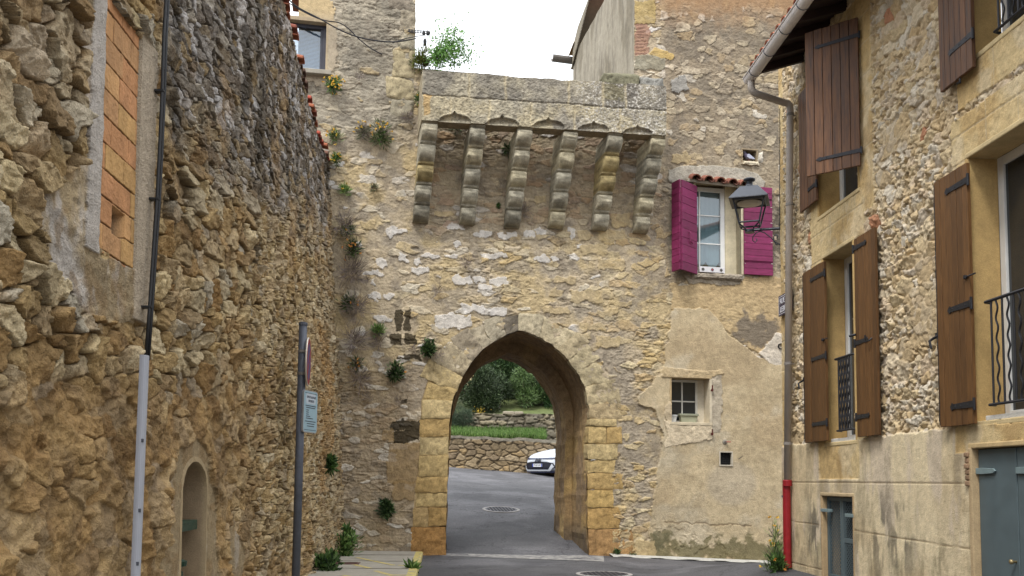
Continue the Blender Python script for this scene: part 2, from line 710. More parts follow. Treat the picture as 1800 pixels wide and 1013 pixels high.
def left_wall():
    nu, nv = 1080, 1080
    Yv = np.concatenate([np.linspace(.0, 3.1, 110), 3.15 * (18.5 / 3.15) ** np.linspace(0, 1, nu - 110)])
    vv = np.linspace(0, 1, nv)
    Y = np.repeat(Yv[:, None], nv, 1)
    Z = -.3 + vv[None, :] * (LTOP(Yv)[:, None] + .3)
    X0 = LX(Y, Z)
    px, py = proj(X0, Y, Z)
    wob = (fbm(Y * 2.2, Z * 2.2, 4, 3) - .5)
    wx, wy = wob * 120, (fbm(Y * 2.2 + 9, Z * 2.2, 4, 4) - .5) * 120
    # two sizes of rubble
    jy, jz = Y + (fbm(Y * 13, Z * 13, 3, 12) - .5) * .03, Z + (fbm(Y * 13 + 5, Z * 13, 3, 13) - .5) * .024
    e1, gx1, gy1, lx1, ly1 = cells(jy, jz, .24, .145, 11, .40, 1.75, .75)
    e2, gx2, gy2, lx2, ly2 = cells(jy + .12 * Z, jz, .22, .080, 23, .5, 1.7, .75)
    e3, gx3, gy3, lx3, ly3 = cells(jy, jz, .18, .105, 37, .40, 1.75, .75)
    upper = sst(-40, 40, 235 + (px - 290) * .60 + wy - py) * sst(262, 300, px)
    mid3 = ((px + wx * .5) > 430) & (upper < .5)
    use2 = upper > .5
    r = lambda k: np.where(use2, h2(gx2, gy2, k), np.where(mid3, h2(gx3, gy3, k + 40), h2(gx1, gy1, k + 80)))
    e = np.where(use2, e2, np.where(mid3, e3, e1))
    lx = np.where(use2, lx2, np.where(mid3, lx3, lx1))
    ly = np.where(use2, ly2, np.where(mid3, ly3, ly1))
    ra, rb, rc, rd = r(1), r(2), r(3), r(4)
    big = fbm(Y * .9, Z * .9, 3, 71) - .5
    f1 = fbm(Y * 9, Z * 9, 5, 81)
    f2 = fbm(Y * 28, Z * 28, 4, 91)
    rid = 1 - np.abs(2 * fbm(Y * 15, Z * 15, 4, 95) - 1)
    buried = sst(600, 720, py + wy) * (1 - sst(390, 470, px + wx * .6))
    buried = np.maximum(buried, .55 * sst(440, 300, px + wx) * sst(90, 180, px + wx) * sst(470, 380, py) * 0)
    buried = np.maximum(buried, sst(.60, .72, fbm(Y * 1.6, Z * 1.6, 3, 77)) * .7)
    right_end = sst(520, 585, px + wx * .3) * (1 - upper)
    # plaster: round the niche, under and beside the bricked window
    pl = soft_poly(px, py, [(268, 1100), (285, 860), (308, 795), (335, 772), (360, 795), (374, 900), (380, 1100)], (wx * .25, wy * .25))
    pl2 = soft_poly(px, py, [(393, 1100), (398, 930), (408, 900), (418, 960), (424, 1100)], (wx * .2, wy * .3))
    pl3 = soft_poly(px, py, [(132, -10), (178, -10), (168, 440), (236, 478), (262, 470), (255, 560), (165, 570), (120, 480), (70, 470), (66, 350), (105, 320), (140, 270)], (wx * .45, wy * .45))
    plf = (pl | pl2 | pl3).astype(float)
    dome = sst(.0, .15, e + (f2 - .5) * .06)
    ef, gf, kf, lf, mf = cells(Y, Z, .085, .06, 43, .5, 2.0, .5)
    ff, fg, fh = h2(gf, kf, 1), h2(gf, kf, 2), h2(gf, kf, 3)
    facet = (ff - .5) * .012 + ((fg - .5) * lf + (fh - .5) * mf) * .04
    h = dome * (.024 + .046 * ra * ra + .016 * rb) * np.where(use2, .62, 1.0)
    h = h + dome * ((rb - .5) * lx + (rc - .35) * ly) * np.where(use2, .07, .13)
    h = h + dome * facet * np.where(use2, .6, 1) + (f1 - .5) * .022 + (f2 - .5) * .013 + dome * (rid - .6) * .016
    h = h - (1 - sst(.0, .085, e)) * .045
    hb = .022 + (f1 - .5) * .08 + (fbm(Y * 4, Z * 4, 3, 128) - .5) * .06 + dome * .03 * (ra > .72) + (f2 - .5) * .018 + (rid - .6) * .016
    h = h * (1 - buried) + hb * buried
    h = h + big * .09
    h = h * (1 - plf) + plf * (.028 + (f1 - .5) * np.where(pl3, .035, .016) + (f2 - .5) * .008)
    h = h * sst(18.5, 18.2, Y) + 0.0
    # colours
    gold = pick([NA(170, 144, 98), NA(156, 126, 80), NA(186, 166, 126), NA(164, 138, 92), NA(142, 112, 68), NA(178, 162, 132), NA(198, 180, 144), NA(154, 132, 98), NA(176, 166, 148)], rd)
    grey = pick([NA(144, 136, 126), NA(122, 112, 100), NA(168, 162, 156), NA(132, 118, 96), NA(108, 98, 86), NA(158, 148, 132), NA(118, 108, 94), NA(184, 178, 172), NA(142, 122, 88)], rd)
    pale = pick([NA(196, 176, 140), NA(176, 152, 108), NA(206, 190, 160), NA(184, 160, 118), NA(164, 134, 88)], rd)
    c = mixc(gold, pale, sst(350, 560, px + wx) * .75)
    c = mixc(c, pale * .5 + grey * .5, right_end * .55)
    c = mixc(c, grey, sst(-70, 70, 235 + (px - 290) * .60 + wy * 1.5 - py) * sst(262, 300, px))
    # top left keeps its big weathered stones
    tl = sst(330, 150, py + wy) * sst(180, 90, px + wx)
    c = mixc(c, grey * .4 + gold * .66, tl * .8)
    c = mixc(c, mixc(np.broadcast_to(NA(158, 126, 78), c.shape), np.broadcast_to(NA(120, 92, 56), c.shape), sst(.38, .64, fbm(Y * 5, Z * 5, 5, 129))), buried * .72)
    mort = mixc(np.broadcast_to(NA(108, 86, 54), c.shape), np.broadcast_to(NA(92, 82, 66), c.shape), upper)
    c = mixc(c, mort, (1 - sst(.03, .13, e)) * .9 * (1 - plf) * (1 - .65 * buried))
    # ochre runs and darker damp near the ground
    och = soft_poly(px, py, [(555, 560), (575, 600), (578, 760), (566, 870), (556, 860), (560, 720)], (wx * .2, wy * .3))
    c = mixc(c, np.broadcast_to(NA(168, 126, 66), c.shape), och * .5)
    c = mixc(c, np.broadcast_to(NA(150, 114, 62), c.shape), sst(.52, .75, fbm(Y * 1.1, Z * 2.1, 4, 131)) * .35 * (1 - upper))
    c = mixc(c, np.broadcast_to(NA(96, 78, 54), c.shape), sst(.58, .78, fbm(Y * 2.3, Z * 2.3, 4, 133)) * .4)
    c = c * 1.3
    c = c * (1 + (1 - upper)[..., None] * np.array([.02, .0, -.07]))
    # black lichen high up
    c = mixc(c, np.broadcast_to(NA(74, 66, 54), c.shape), sst(.5, .72, fbm(Y * 2.7, Z * .8, 5, 135)) * upper * .75)
    plc = mixc(np.broadcast_to(NA(168, 146, 108), c.shape), np.broadcast_to(NA(200, 190, 178), c.shape), sst(.45, .68, fbm(Y * 4, Z * 2.2, 4, 141)) * np.where(pl3, .95, .45))
    plc = mixc(plc, np.broadcast_to(NA(150, 120, 76), c.shape), sst(.5, .7, fbm(Y * 7, Z * 7, 4, 143)) * .6)
    c = mixc(c, plc, plf)
    c = c * (.84 + .32 * f2)[..., None] * (.92 + .16 * ff)[..., None] * (1 + (1 - buried) * (rc - .5) * .55)[..., None]
    # pits of the bricked window and the niche
    pan = (Y > PAN_Y0) & (Y < PAN_Y1) & (Z > PAN_Z0) & (Z < PAN_Z1)
    h = np.where(pan, -.09, h)
    strip = (Y > PAN_Y1) & (Y < PAN_Y1 + .34) & (Z > PAN_Z0 - .35) & (Z < PAN_Z1 + .06)
    h = np.where(strip, .045 + (f2 - .5) * .008, h)
    c = np.where(strip[..., None], NA(186, 168, 142) * (.82 + .36 * f1)[..., None], c)
    lstrip = (Y < PAN_Y0) & (Y > PAN_Y0 - .15 - .1 * f1) & (Z > PAN_Z0 - .05) & (Z < PAN_Z1 + .2)
    h = np.where(lstrip, .04 + (f1 - .5) * .02, h)
    c = np.where(lstrip[..., None], NA(192, 182, 170) * (.78 + .44 * f1)[..., None], c)
    P = np.stack([X0 + h, Y, Z], -1)
    yc = .25 * (Y[:-1, :-1] + Y[1:, :-1] + Y[1:, 1:] + Y[:-1, 1:])
    zc = .25 * (Z[:-1, :-1] + Z[1:, :-1] + Z[1:, 1:] + Z[:-1, 1:])
    keep = ~in_poly(yc, zc, niche_outline(.005))
    t = thing('rubble_wall', 'long rough golden rubble stone wall along the left of the street', 'wall', (-2.4, 10, 0))
    height_mesh('wall_face', P, c, keep, M_RUBBLE, t, flip=False)
    # the body behind the face
    b = MB()
    ring = []
    for Yk in np.linspace(0, 18.3, 22):
        tz = float(LTOP(Yk))
        ring.append([(float(LX(Yk, tz)) - .03, Yk, tz), (float(LX(Yk, tz)) - .7, Yk, tz), (-3.9, Yk, -.3)])
    for a_, b_ in zip(ring[:-1], ring[1:]):
        b.add([a_[0], b_[0], b_[1], a_[1]], [(0, 1, 2, 3)], NA(120, 108, 92))
        b.add([a_[1], b_[1], b_[2], a_[2]], [(0, 1, 2, 3)], NA(150, 130, 100))
    b.add([ring[0][0], ring[0][1], ring[0][2], (-2.31, 0, -.3)], [(0, 1, 2, 3)], NA(150, 130, 100))
    b.add([ring[-1][0], ring[-1][1], ring[-1][2], (-2.31, 18.3, -.3)], [(0, 1, 2, 3)], NA(150, 130, 100))
    b.build('wall_core', M_RUBBLE, t)
    # clay block infill of the old window
    nu, nv = 150, 420
    yy = np.linspace(PAN_Y0 - .02, PAN_Y1 + .02, nu); zz = np.linspace(PAN_Z0 - .02, PAN_Z1 + .02, nv)
    Yb, Zb = np.meshgrid(yy, zz, indexing='ij')
    course = .176
    row = np.floor((Zb - PAN_Z0) / course)
    fz = (Zb - PAN_Z0) / course - row
    sh = h2(row, row * 0, 5) * .33
    L = .31
    bx = np.floor((Yb - PAN_Y0 + sh) / L)
    fx = (Yb - PAN_Y0 + sh) / L - bx
    wob2 = (fbm(Yb * 20, Zb * 20, 3, 7) - .5) * .03
    jz = np.minimum(fz, 1 - fz) * course + wob2 * .25
    jx = np.minimum(fx, 1 - fx) * L + wob2 * .25
    j = np.minimum(jx * 1.6, jz)
    rr = h2(bx, row, 3)
    hb = -.022 + sst(.001, .007, j) * .016 + (rr - .5) * .008 + (fbm(Yb * 40, Zb * 40, 3, 9) - .5) * .006
    cb = pick([NA(194, 142, 84), NA(186, 130, 78), NA(198, 148, 88), NA(184, 136, 84), NA(192, 134, 82), NA(190, 146, 82)], rr)
    cb = cb * (.8 + .4 * fbm(Yb * 12, Zb * 5, 4, 10))[..., None]
    cb = mixc(cb, np.broadcast_to(NA(84, 62, 44), cb.shape), 1 - sst(.0014, .0065, j))
    (hy0, hz0), (hy1, hz1) = LW(190, 410), LW(214, 378)
    hole = (Yb > hy0) & (Yb < hy1) & (Zb > min(hz0, hz1)) & (Zb < max(hz0, hz1))
    hb = np.where(hole, -.14, hb)
    cb = np.where(hole[..., None], NA(120, 108, 90), cb)
    height_mesh('brick_infill', np.stack([LX(Yb, Zb) + hb + .028, Yb, Zb], -1), cb, np.ones((nu - 1, nv - 1), bool), M_PLAST, t)
    # niche lining
    b = MB()
    inn, outl = niche_outline(0, 22), niche_outline(.045, 22)
    V = []
    dp = .42
    for k, (dx, pts) in enumerate(((-.05, outl), (.034, outl), (.036, inn), (-.02, inn), (-dp * .6, inn), (-dp, inn))):
        for i, (y, z) in enumerate(pts):
            wv_ = (random.Random(i * 7 + k).random() - .5) * .008
            yy_ = y if dx > -dp * .7 else (NI_Y0 + NI_Y1) / 2 + (y - (NI_Y0 + NI_Y1) / 2) * .9
            V.append((LX(y, z) + dx + wv_, yy_, z))
    n = len(inn)
    cols = np.concatenate([np.repeat(NA(170, 148, 110)[None], 3 * n, 0), np.repeat(NA(146, 124, 94)[None], 3 * n, 0)])
    b.grid(V, 6, n, cols)
    b.add(V[5 * n:], [tuple(range(n))], NA(148, 126, 96))
    b.build('niche_lining', M_PLAST, t, smooth=False)
    # coping tiles that lip over the top
    rng = random.Random(4)
    Yk = 4.0
    k = 0
    while Yk < 18.0:
        ln = rng.uniform(.16, .24)
        tz = float(LTOP(Yk))
        x = float(LX(Yk, tz))
        if rng.random() < .92:
            mb = MB()
            q = rng.uniform(.05, .13)
            pts0, pts1 = [], []
            for a in np.linspace(0, math.pi, 9):
                pts0.append((x + q, Yk + ln / 2 - math.cos(a) * ln * .46, tz + .005 + math.sin(a) * .075))
                pts1.append((x - .38, Yk + ln / 2 - math.cos(a) * ln * .40, tz + .09 + math.sin(a) * .075))
            for a in np.linspace(math.pi, 0, 9):
                pts0.append((x + q, Yk + ln / 2 - math.cos(a) * ln * .38, tz - .01 + math.sin(a) * .06))
                pts1.append((x - .38, Yk + ln / 2 - math.cos(a) * ln * .33, tz + .075 + math.sin(a) * .06))
            cc = [NA(158, 66, 44), NA(132, 70, 52), NA(110, 76, 60), NA(150, 84, 52), NA(96, 70, 56)][rng.randrange(5)]
            mb.prism(pts0, pts1, cc).build('coping_tile', M_PLAST, t)
            k += 1
        Yk += ln + .015 + (.12 if rng.random() < .15 else 0)
    return t


LEFT = left_wall()

# ------------------------------------------------------------------ the gate wall and the two houses in its line
ARCH = [(783, 990), (784, 930), (786, 880), (788, 800), (790, 760), (796, 710), (808, 672), (826, 640), (850, 612), (879, 593), (912, 580),
        (947, 591), (983, 614), (1010, 645), (1028, 680), (1036, 714), (1036, 760), (1033, 850), (1033, 930), (1036, 990)]
ARCH_G = [G(*p) for p in ARCH]
S_TOWER = G(729, 90)[0]
S_GATE_R = G(1168, 300)[0]
S_HOUSE_L = G(1115, 80)[0]
Z_GATE = G(960, 214)[1]
PW = [G(1222, 316), G(1303, 484)]          # magenta window opening: top left, bottom right
SW = [G(1179, 664), G(1246, 744)]          # small window opening
TW = [G(506, 34), G(572, 128)]             # tower window opening
PH = [G(1305, 263), G(1330, 285)]          # pigeon hole
VT = [G(1264, 795), G(1285, 818)]          # black vent


def gate_walls():
    ds = .0122
    S1 = np.arange(-3.5, 9.4, ds)
    Z1 = np.arange(-.5, 13.1, ds)
    S, Z = np.meshgrid(S1, Z1, indexing='ij')
    ct, sn = math.cos(TH), math.sin(TH)
    px, py = proj(S * ct, DG + S * sn, Z)
    wa = fbm(S * 1.8, Z * 1.8, 4, 203) - .5
    wb = fbm(S * 1.8 + 11, Z * 1.8, 4, 204) - .5
    wx, wy = wa * 100, wb * 100
    wf = (fbm(S * 7, Z * 7, 4, 205) - .5) * 40
    js, jz = S + (fbm(S * 12, Z * 12, 3, 212) - .5) * .06, Z + (fbm(S * 12 + 5, Z * 12, 3, 213) - .5) * .045
    e1, gx1, gy1, lx1, ly1 = cells(js, jz, .30, .125, 211, .42, 2.5, .6)
    e2, gx2, gy2, lx2, ly2 = cells(js, jz, .25, .16, 223, .5, 2.0, .7)
    tower = (px + wf * .3) < 728
    zt = sst(300, 200, py + wy) * tower                         # grey rendered tower
    zr = sst(1150, 1180, px + wx * .25) * sst(560, 440, py + wy * .6)  # house above the window
    ugold = sst(1010, 1090, px + wx) * sst(1220, 1160, px + wx * .4) * sst(360, 430, py + wx * .4)
    low = sst(600, 700, py + wy) * sst(770, 700, px + wx * .5)
    mach = sst(725, 745, px) * sst(1175, 1160, px) * sst(200, 225, py) * sst(420, 370, py + wy)
    use2 = zr > .5
    r = lambda k: np.where(use2, h2(gx2, gy2, k), h2(gx1, gy1, k + 30))
    e = np.where(use2, e2, e1); lx = np.where(use2, lx2, lx1); ly = np.where(use2, ly2, ly1)
    ra, rb, rc, rd = r(1), r(2), r(3), r(4)
    f1 = fbm(S * 8, Z * 9, 5, 231)
    f2 = fbm(S * 30, Z * 30, 3, 233)
    f0 = fbm(S * 1.2, Z * 1.2, 4, 235)
    hor = 1 - np.abs(2 * fbm(S * 5, Z * 16, 4, 237) - 1)         # ragged horizontal ridges
    prob = .34 + .12 * ugold + .1 * low + .10 * zr - .12 * zt + .25 * mach + (f0 - .5) * .6
    expo = (ra < prob).astype(float)
    dome = sst(.02, .24, e)
    exposed = expo * sst(.05, .14, e + (f2 - .5) * .12)
    rgh = sst(.45, .62, fbm(S * .9 + 3, Z * .9, 4, 238)) * .8 + .25 + .5 * low + .5 * zt
    h = (f1 - .5) * .026 * (.6 + rgh) + (f2 - .5) * .015 + (hor - .65) * .026 * rgh * (1 - .4 * zr)
    h = h + exposed * (.006 + .012 * rb) + dome * expo * ((rb - .5) * lx + (rc - .5) * ly) * .025
    h = h - (1 - sst(.0, .06, e)) * .014 * rgh * np.where(rc > .35, 1, .2) * (1 - .6 * zr)
    # render colours
    B = lambda *q: np.broadcast_to(NA(*q), S.shape + (3,))
    mort = mixc(B(184, 166, 136), B(188, 166, 122), sst(.42, .62, fbm(S * 1.5, Z * 1.5, 4, 241)))
    mort = mixc(mort, B(156, 144, 126), sst(.5, .68, fbm(S * 2.4 + 5, Z * 2.4, 5, 243)) * .7)
    mort = mixc(mort, mixc(B(136, 128, 112), B(164, 154, 134), sst(.38, .62, fbm(S * 2.2, Z * 3.4, 5, 246))), zt * .92)
    mort = mixc(mort, mixc(B(130, 118, 100), B(150, 134, 110), sst(.4, .62, fbm(S * 3, Z * 3, 4, 245))), zr * .92)
    mort = mixc(mort, mixc(B(174, 154, 122), B(152, 132, 102), f0), low * .8)
    mort = mixc(mort, B(166, 150, 124), mach * .75)
    st = pick([NA(210, 204, 196), NA(196, 182, 156), NA(186, 162, 116), NA(214, 210, 204), NA(190, 172, 136), NA(202, 190, 168), NA(182, 162, 126), NA(206, 200, 190)], rd)
    stg = pick([NA(196, 170, 116), NA(190, 162, 106), NA(204, 186, 144), NA(182, 154, 106), NA(200, 178, 130)], rd)
    str_ = pick([NA(190, 174, 146), NA(178, 158, 122), NA(200, 190, 172), NA(166, 150, 124), NA(184, 168, 138), NA(172, 148, 110)], rd)
    stt = pick([NA(168, 156, 134), NA(182, 168, 140), NA(156, 146, 128), NA(176, 156, 116)], rd)
    stm = pick([NA(172, 150, 116), NA(184, 166, 134), NA(194, 186, 176), NA(160, 130, 98), NA(172, 140, 102), NA(164, 134, 106)], rd)
    stl = pick([NA(196, 184, 164), NA(182, 162, 132), NA(170, 146, 112), NA(204, 194, 178)], rd)
    c = mixc(st, stg, (ugold + sst(.48, .6, fbm(S * .8, Z * .8, 3, 249)) * .6).clip(0, 1))
    c = mixc(c, str_, zr); c = mixc(c, stt, zt); c = mixc(c, stm, mach * .9); c = mixc(c, stl, low)
    c = mixc(mort, c, exposed * (.55 + .45 * rb))
    c = c * (.84 + .32 * f1)[..., None]
    # crevice lines between stones of the rough areas
    c = mixc(c, B(122, 104, 78), (1 - sst(.0, .04, e)) * .5 * np.clip(rgh, 0, 1) * (rc > .4) * (1 - .7 * zr))
    c = mixc(c, B(124, 112, 96), sst(.56, .74, fbm(S * 5, Z * 5, 5, 251)) * .5)
    # orange wash under the roof and beige render round the tower window
    ow = sst(60, -5, py + wf * .8) * sst(1130, 1180, px)
    c = mixc(c, B(168, 128, 84), ow * .8); h = h * (1 - ow * .8)
    tw = soft_poly(px, py, [(400, -80), (578, -80), (590, 60), (598, 120), (575, 150), (400, 150)], (wf * .6, wf * .6))
    c = np.where(tw[..., None], mixc(B(198, 172, 124), B(176, 160, 134), sst(10, 60, py)), c); h = np.where(tw, .02 + (f1 - .5) * .01, h)
    tw2 = soft_poly(px, py, [(574, 0), (604, -20), (606, 140), (574, 150)], (wf, wf * .5))
    c = np.where((tw2 & ~tw)[..., None], mixc(B(186, 174, 150), B(158, 146, 126), f0), c)
    # individual stones and stains one can point to
    def paint(poly, col, hh=None, wobble=.22, k=.9, cut=None):
        nonlocal c, h
        m = soft_poly(px, py, poly, (wf * wobble, wf * wobble))
        c = np.where(m[..., None], c * (1 - k) + np.array(col) * k * (.74 + .5 * f1)[..., None], c)
        if hh is not None:
            h = np.where(m, hh + (f1 - .5) * .02 + (f2 - .5) * .01, h)
    rect = lambda a, b_, c_, d: [(a, b_), (c_, b_), (c_, d), (a, d)]
    for (x0, y0, x1, y1) in [(764, 553, 832, 578), (795, 486, 830, 501), (832, 488, 853, 499), (858, 487, 893, 502), (838, 500, 866, 510), (722, 470, 756, 482), (645, 514, 668, 526), (671, 516, 696, 526),
                             (635, 476, 672, 486), (662, 456, 680, 470), (738, 446, 772, 455), (780, 446, 806, 454), (845, 445, 892, 456), (875, 408, 910, 421), (830, 408, 868, 418), (783, 395, 813, 404),
                             (935, 448, 948, 458), (942, 450, 966, 462), (968, 452, 982, 460), (700, 448, 716, 462), (725, 452, 740, 466), (810, 535, 850, 550), (858, 540, 893, 556), (658, 558, 690, 566),
                             (678, 398, 700, 418), (690, 404, 718, 414), (918, 405, 940, 418), (940, 402, 960, 414), (1000, 400, 1010, 422), (615, 428, 640, 440), (655, 516, 662, 530), (796, 425, 812, 436)]:
        paint([(x0, y0 + 2), ((x0 + x1) / 2, y0 - 1), (x1 - 2, y0 + 1), (x1, y1 - 3), ((x0 * 2 + x1) / 3, y1), (x0 + 2, y1 - 2)], NA(212, 206, 198), .018, .35, .8)
    for (x0, y0, x1, y1) in [(1003, 510, 1058, 532), (1050, 545, 1090, 556), (1048, 592, 1092, 612), (965, 508, 990, 522), (975, 488, 1012, 500), (1052, 456, 1098, 476), (1020, 432, 1070, 446), (1053, 404, 1098, 424),
                             (1016, 408, 1036, 424), (1020, 570, 1064, 580), (955, 540, 1000, 552), (1072, 530, 1112, 538), (636, 390, 662, 404), (765, 372, 795, 382), (938, 345, 960, 356), (1075, 376, 1110, 400), (1180, 268, 1210, 288)]:
        paint(rect(x0, y0, x1, y1), NA(192, 168, 118), .018, .3, .6)
    for (x0, y0, x1, y1) in [(689, 738, 738, 757), (690, 758, 716, 778), (716, 756, 737, 774), (695, 545, 707, 582), (709, 543, 723, 582), (688, 587, 706, 606), (713, 588, 731, 606), (711, 623, 740, 633), (700, 630, 722, 634), (704, 702, 716, 710)]:
        paint(rect(x0, y0, x1, y1), NA(66, 56, 36, .8), None, .3, .92)
    for (x0, y0, x1, y1) in [(672, 755, 692, 775), (684, 778, 742, 812), (680, 812, 738, 850), (690, 846, 734, 880)]:
        paint(rect(x0, y0, x1, y1), NA(160, 128, 74), .015, .25, .6)
    # brick and grey blocks at the corner of the house
    paint(rect(1115, 2, 1152, 44), NA(176, 150, 84), .02, .2, .8)
    paint(rect(1115, 44, 1140, 98), NA(164, 120, 98), .01, .3, .8)
    for k in range(9):
        paint(rect(1116, 48 + k * 5.6, 1132 + (k % 3) * 3, 51 + k * 5.6), NA(150, 112, 92), .016, .1, .6)
    paint(rect(1115, 98, 1170, 124), NA(140, 134, 112), .02, .2, .8)
    paint([(1150, 84), (1185, 96), (1182, 108), (1140, 96)], NA(192, 160, 84), .02, .2, .8)
    paint([(1180, 140), (1205, 134), (1212, 160), (1180, 162)], NA(150, 146, 138), .03, .3, .9)
    # cement round the magenta window
    paint([(1174, 318), (1176, 300), (1200, 292), (1262, 292), (1300, 296), (1330, 305), (1346, 322), (1340, 332), (1222, 345), (1190, 328)], NA(172, 164, 148), .03, .12, .95)
    paint([(1200, 484), (1225, 478), (1306, 484), (1304, 502), (1250, 506), (1212, 502)], NA(148, 136, 118), .03, .15, .9)
    paint(rect(1304, 320, 1318, 490), NA(160, 152, 138), .02, .1, .8)
    # rough golden render between the window and the plaster, its grey patch
    rg = in_poly(px + wf * .3, py + wf * .3, [(1180, 500), (1300, 500), (1310, 488), (1385, 488), (1385, 640), (1320, 615), (1280, 585), (1245, 545), (1180, 545)])
    c = np.where(rg[..., None], mixc(B(192, 168, 122), B(180, 152, 108), f0) * (.85 + .3 * f1)[..., None], c)
    h = np.where(rg, .012 + (f1 - .5) * .022 + (hor - .6) * .010, h)
    gp = sst(.46, .6, fbm(S * 6, Z * 6, 4, 261) * .5 + .5 * np.exp(-(((px - 1322) / 34) ** 2 + ((py - 583) / 24) ** 2) * .8) + .08)
    c = mixc(c, B(112, 102, 90), gp * rg * .85)
    dk = sst(.5, .62, fbm(S * 7, Z * 7, 4, 263)) * sst(1350, 1362, px) * sst(320, 350, py) * sst(490, 470, py)
    c = mixc(c, B(84, 76, 64), dk * .8)
    # smooth beige plaster
    plp = soft_poly(px, py, [(1180, 548), (1186, 542), (1245, 545), (1262, 562), (1280, 590), (1312, 612), (1330, 628), (1360, 636), (1420, 648), (1420, 1060), (1118, 1060), (1140, 940), (1150, 860), (1160, 800),
                             (1163, 760), (1150, 720), (1122, 712), (1120, 700), (1165, 650), (1172, 600)], (wf * .22, wf * .22))
    plcol = mixc(B(194, 174, 136), B(182, 160, 122), sst(.4, .62, fbm(S * .9, Z * .9, 4, 271)))
    plcol = mixc(plcol, B(194, 180, 152), sst(.5, .7, fbm(S * 1.6 + 3, Z * 1.6, 4, 273)) * .7)
    plcol = mixc(plcol, B(168, 148, 112), sst(.5, .66, fbm(S * 3.1, Z * 3.1, 5, 275)) * .4)
    gy_ = sst(.35, .6, np.exp(-(((px - 1285) / 50) ** 2 + ((py - 850) / 45) ** 2)))
    plcol = mixc(plcol, B(180, 166, 142), gy_ * .6)
    mossy = sst(.44, .56, fbm(S * 4, Z * 4, 5, 281) * .75 + .25 * sst(935, 965, py + wf)) * sst(925, 950, py + wf)
    plcol = mixc(plcol, B(112, 104, 68), mossy * .85)
    m2 = sst(.5, .6, fbm(S * 5, Z * 5, 4, 283)) * np.exp(-(((px - 1150) / 22) ** 2 + ((py - 945) / 30) ** 2))
    plcol = mixc(plcol, B(108, 102, 72), np.clip(m2 * 2, 0, 1) * .8)
    c = np.where(plp[..., None], plcol, c)
    flake = sst(.6, .63, fbm(S * 3.3, Z * 3.3, 4, 285)) * sst(900, 940, py)
    h = np.where(plp, .045 + (fbm(S * 2, Z * 2, 3, 287) - .5) * .03 + (f1 - .5) * .006 - flake * .012, h)
    crack = sst(.012, .0, np.abs(py - (917 + (px - 1166) * .052) + wf * .25) / 200) * (px > 1166) * (px < 1320)
    h = h - crack * plp * .008; c = mixc(c, B(128, 106, 74), crack * plp * .6)
    paint([(1332, 622), (1350, 600), (1362, 588), (1420, 585), (1420, 648), (1352, 640)], NA(208, 196, 178), .05, .2, .9)
    # patches round the small window
    paint([(1166, 740), (1246, 746), (1252, 756), (1250, 772), (1218, 778), (1168, 788), (1164, 780), (1172, 765)], NA(208, 190, 158), .06, .15, .9)
    paint([(1162, 652), (1166, 646), (1240, 654), (1268, 650), (1272, 658), (1248, 668), (1162, 664)], NA(188, 164, 122), .065, .1, .8)
    paint([(1246, 664), (1268, 660), (1266, 760), (1250, 762)], NA(178, 166, 146), .055, .2, .8)
    paint([(1166, 712), (1176, 706), (1180, 712), (1180, 744), (1172, 742), (1166, 728)], NA(196, 176, 142), .06, .15, .9)
    # pale band of dressed stones at the foot, right of the gate
    paint(rect(1118, 950, 1150, 985), NA(184, 160, 112), .05, .2, .8)
    # holes
    xs = .25 * (S[:-1, :-1] + S[1:, :-1] + S[1:, 1:] + S[:-1, 1:])
    zs = .25 * (Z[:-1, :-1] + Z[1:, :-1] + Z[1:, 1:] + Z[:-1, 1:])
    keep = np.ones(xs.shape, bool)
    xc = np.mean([p[0] for p in ARCH_G]); big = [(xc + (s - xc) * 1.10, z * 1.03 if z > 2 else z - .2) for s, z in ARCH_G]
    keep &= ~in_poly(xs, zs, big)
    for (a, b_) in (PW, SW, TW, PH, VT):
        keep &= ~((xs > a[0]) & (xs < b_[0]) & (zs < a[1]) & (zs > b_[1]))
    cut = in_poly(px, py, [(722, 990), (727, 890), (737, 800), (741, 704), (758, 650), (812, 655), (800, 760), (790, 990)]) | in_poly(px, py, [(1020, 990), (1020, 738), (1076, 738), (1076, 990)])
    cut |= in_poly(px, py, [(760, 640), (786, 612), (822, 584), (864, 562), (908, 551), (960, 559), (1008, 583), (1046, 620), (1070, 656), (1082, 700), (1084, 738), (1020, 738), (912, 600), (800, 690)])
    cutj = in_poly(px, py, [(722, 990), (727, 890), (737, 800), (741, 704), (758, 650), (812, 655), (800, 760), (790, 990)]) | in_poly(px, py, [(1020, 990), (1020, 738), (1076, 738), (1076, 990)])
    h = np.where(cut, np.minimum(h, -.004 + (f1 - .55) * .05), h)
    h = np.where(cutj, np.minimum(h, -.012), h)
    c = np.where(cutj[..., None], B(190, 162, 112), c)
    P = np.stack([S, -h, Z], -1)
    is_t = (xs < S_TOWER)
    is_h = ((xs > S_GATE_R) | ((zs > Z_GATE + .25) & (xs > S_HOUSE_L)))
    is_g = ~is_t & ~is_h & (zs < Z_GATE + .9)
    mk = lambda m: m & keep
    a_ = gate_thing('corner_house', 'tall grey rendered house left of the gate with one upper window', 'house', -2.3, 0)
    height_mesh('wall', P, c, mk(is_t), M_GATE, a_, MG)
    b_ = gate_thing('gateway', 'medieval stone gate with pointed arch under a row of projecting corbels', 'gateway', 1.2, 0)
    height_mesh('wall', P, c, mk(is_g), M_GATE, b_, MG)
    d_ = gate_thing('plastered_house', 'beige plastered house right of the gate with magenta shutters', 'house', 5.6, 0)
    height_mesh('wall', P, c, mk(is_h), M_GATE, d_, MG)
    return a_, b_, d_


TOWER, GATE, HOUSE = gate_walls()

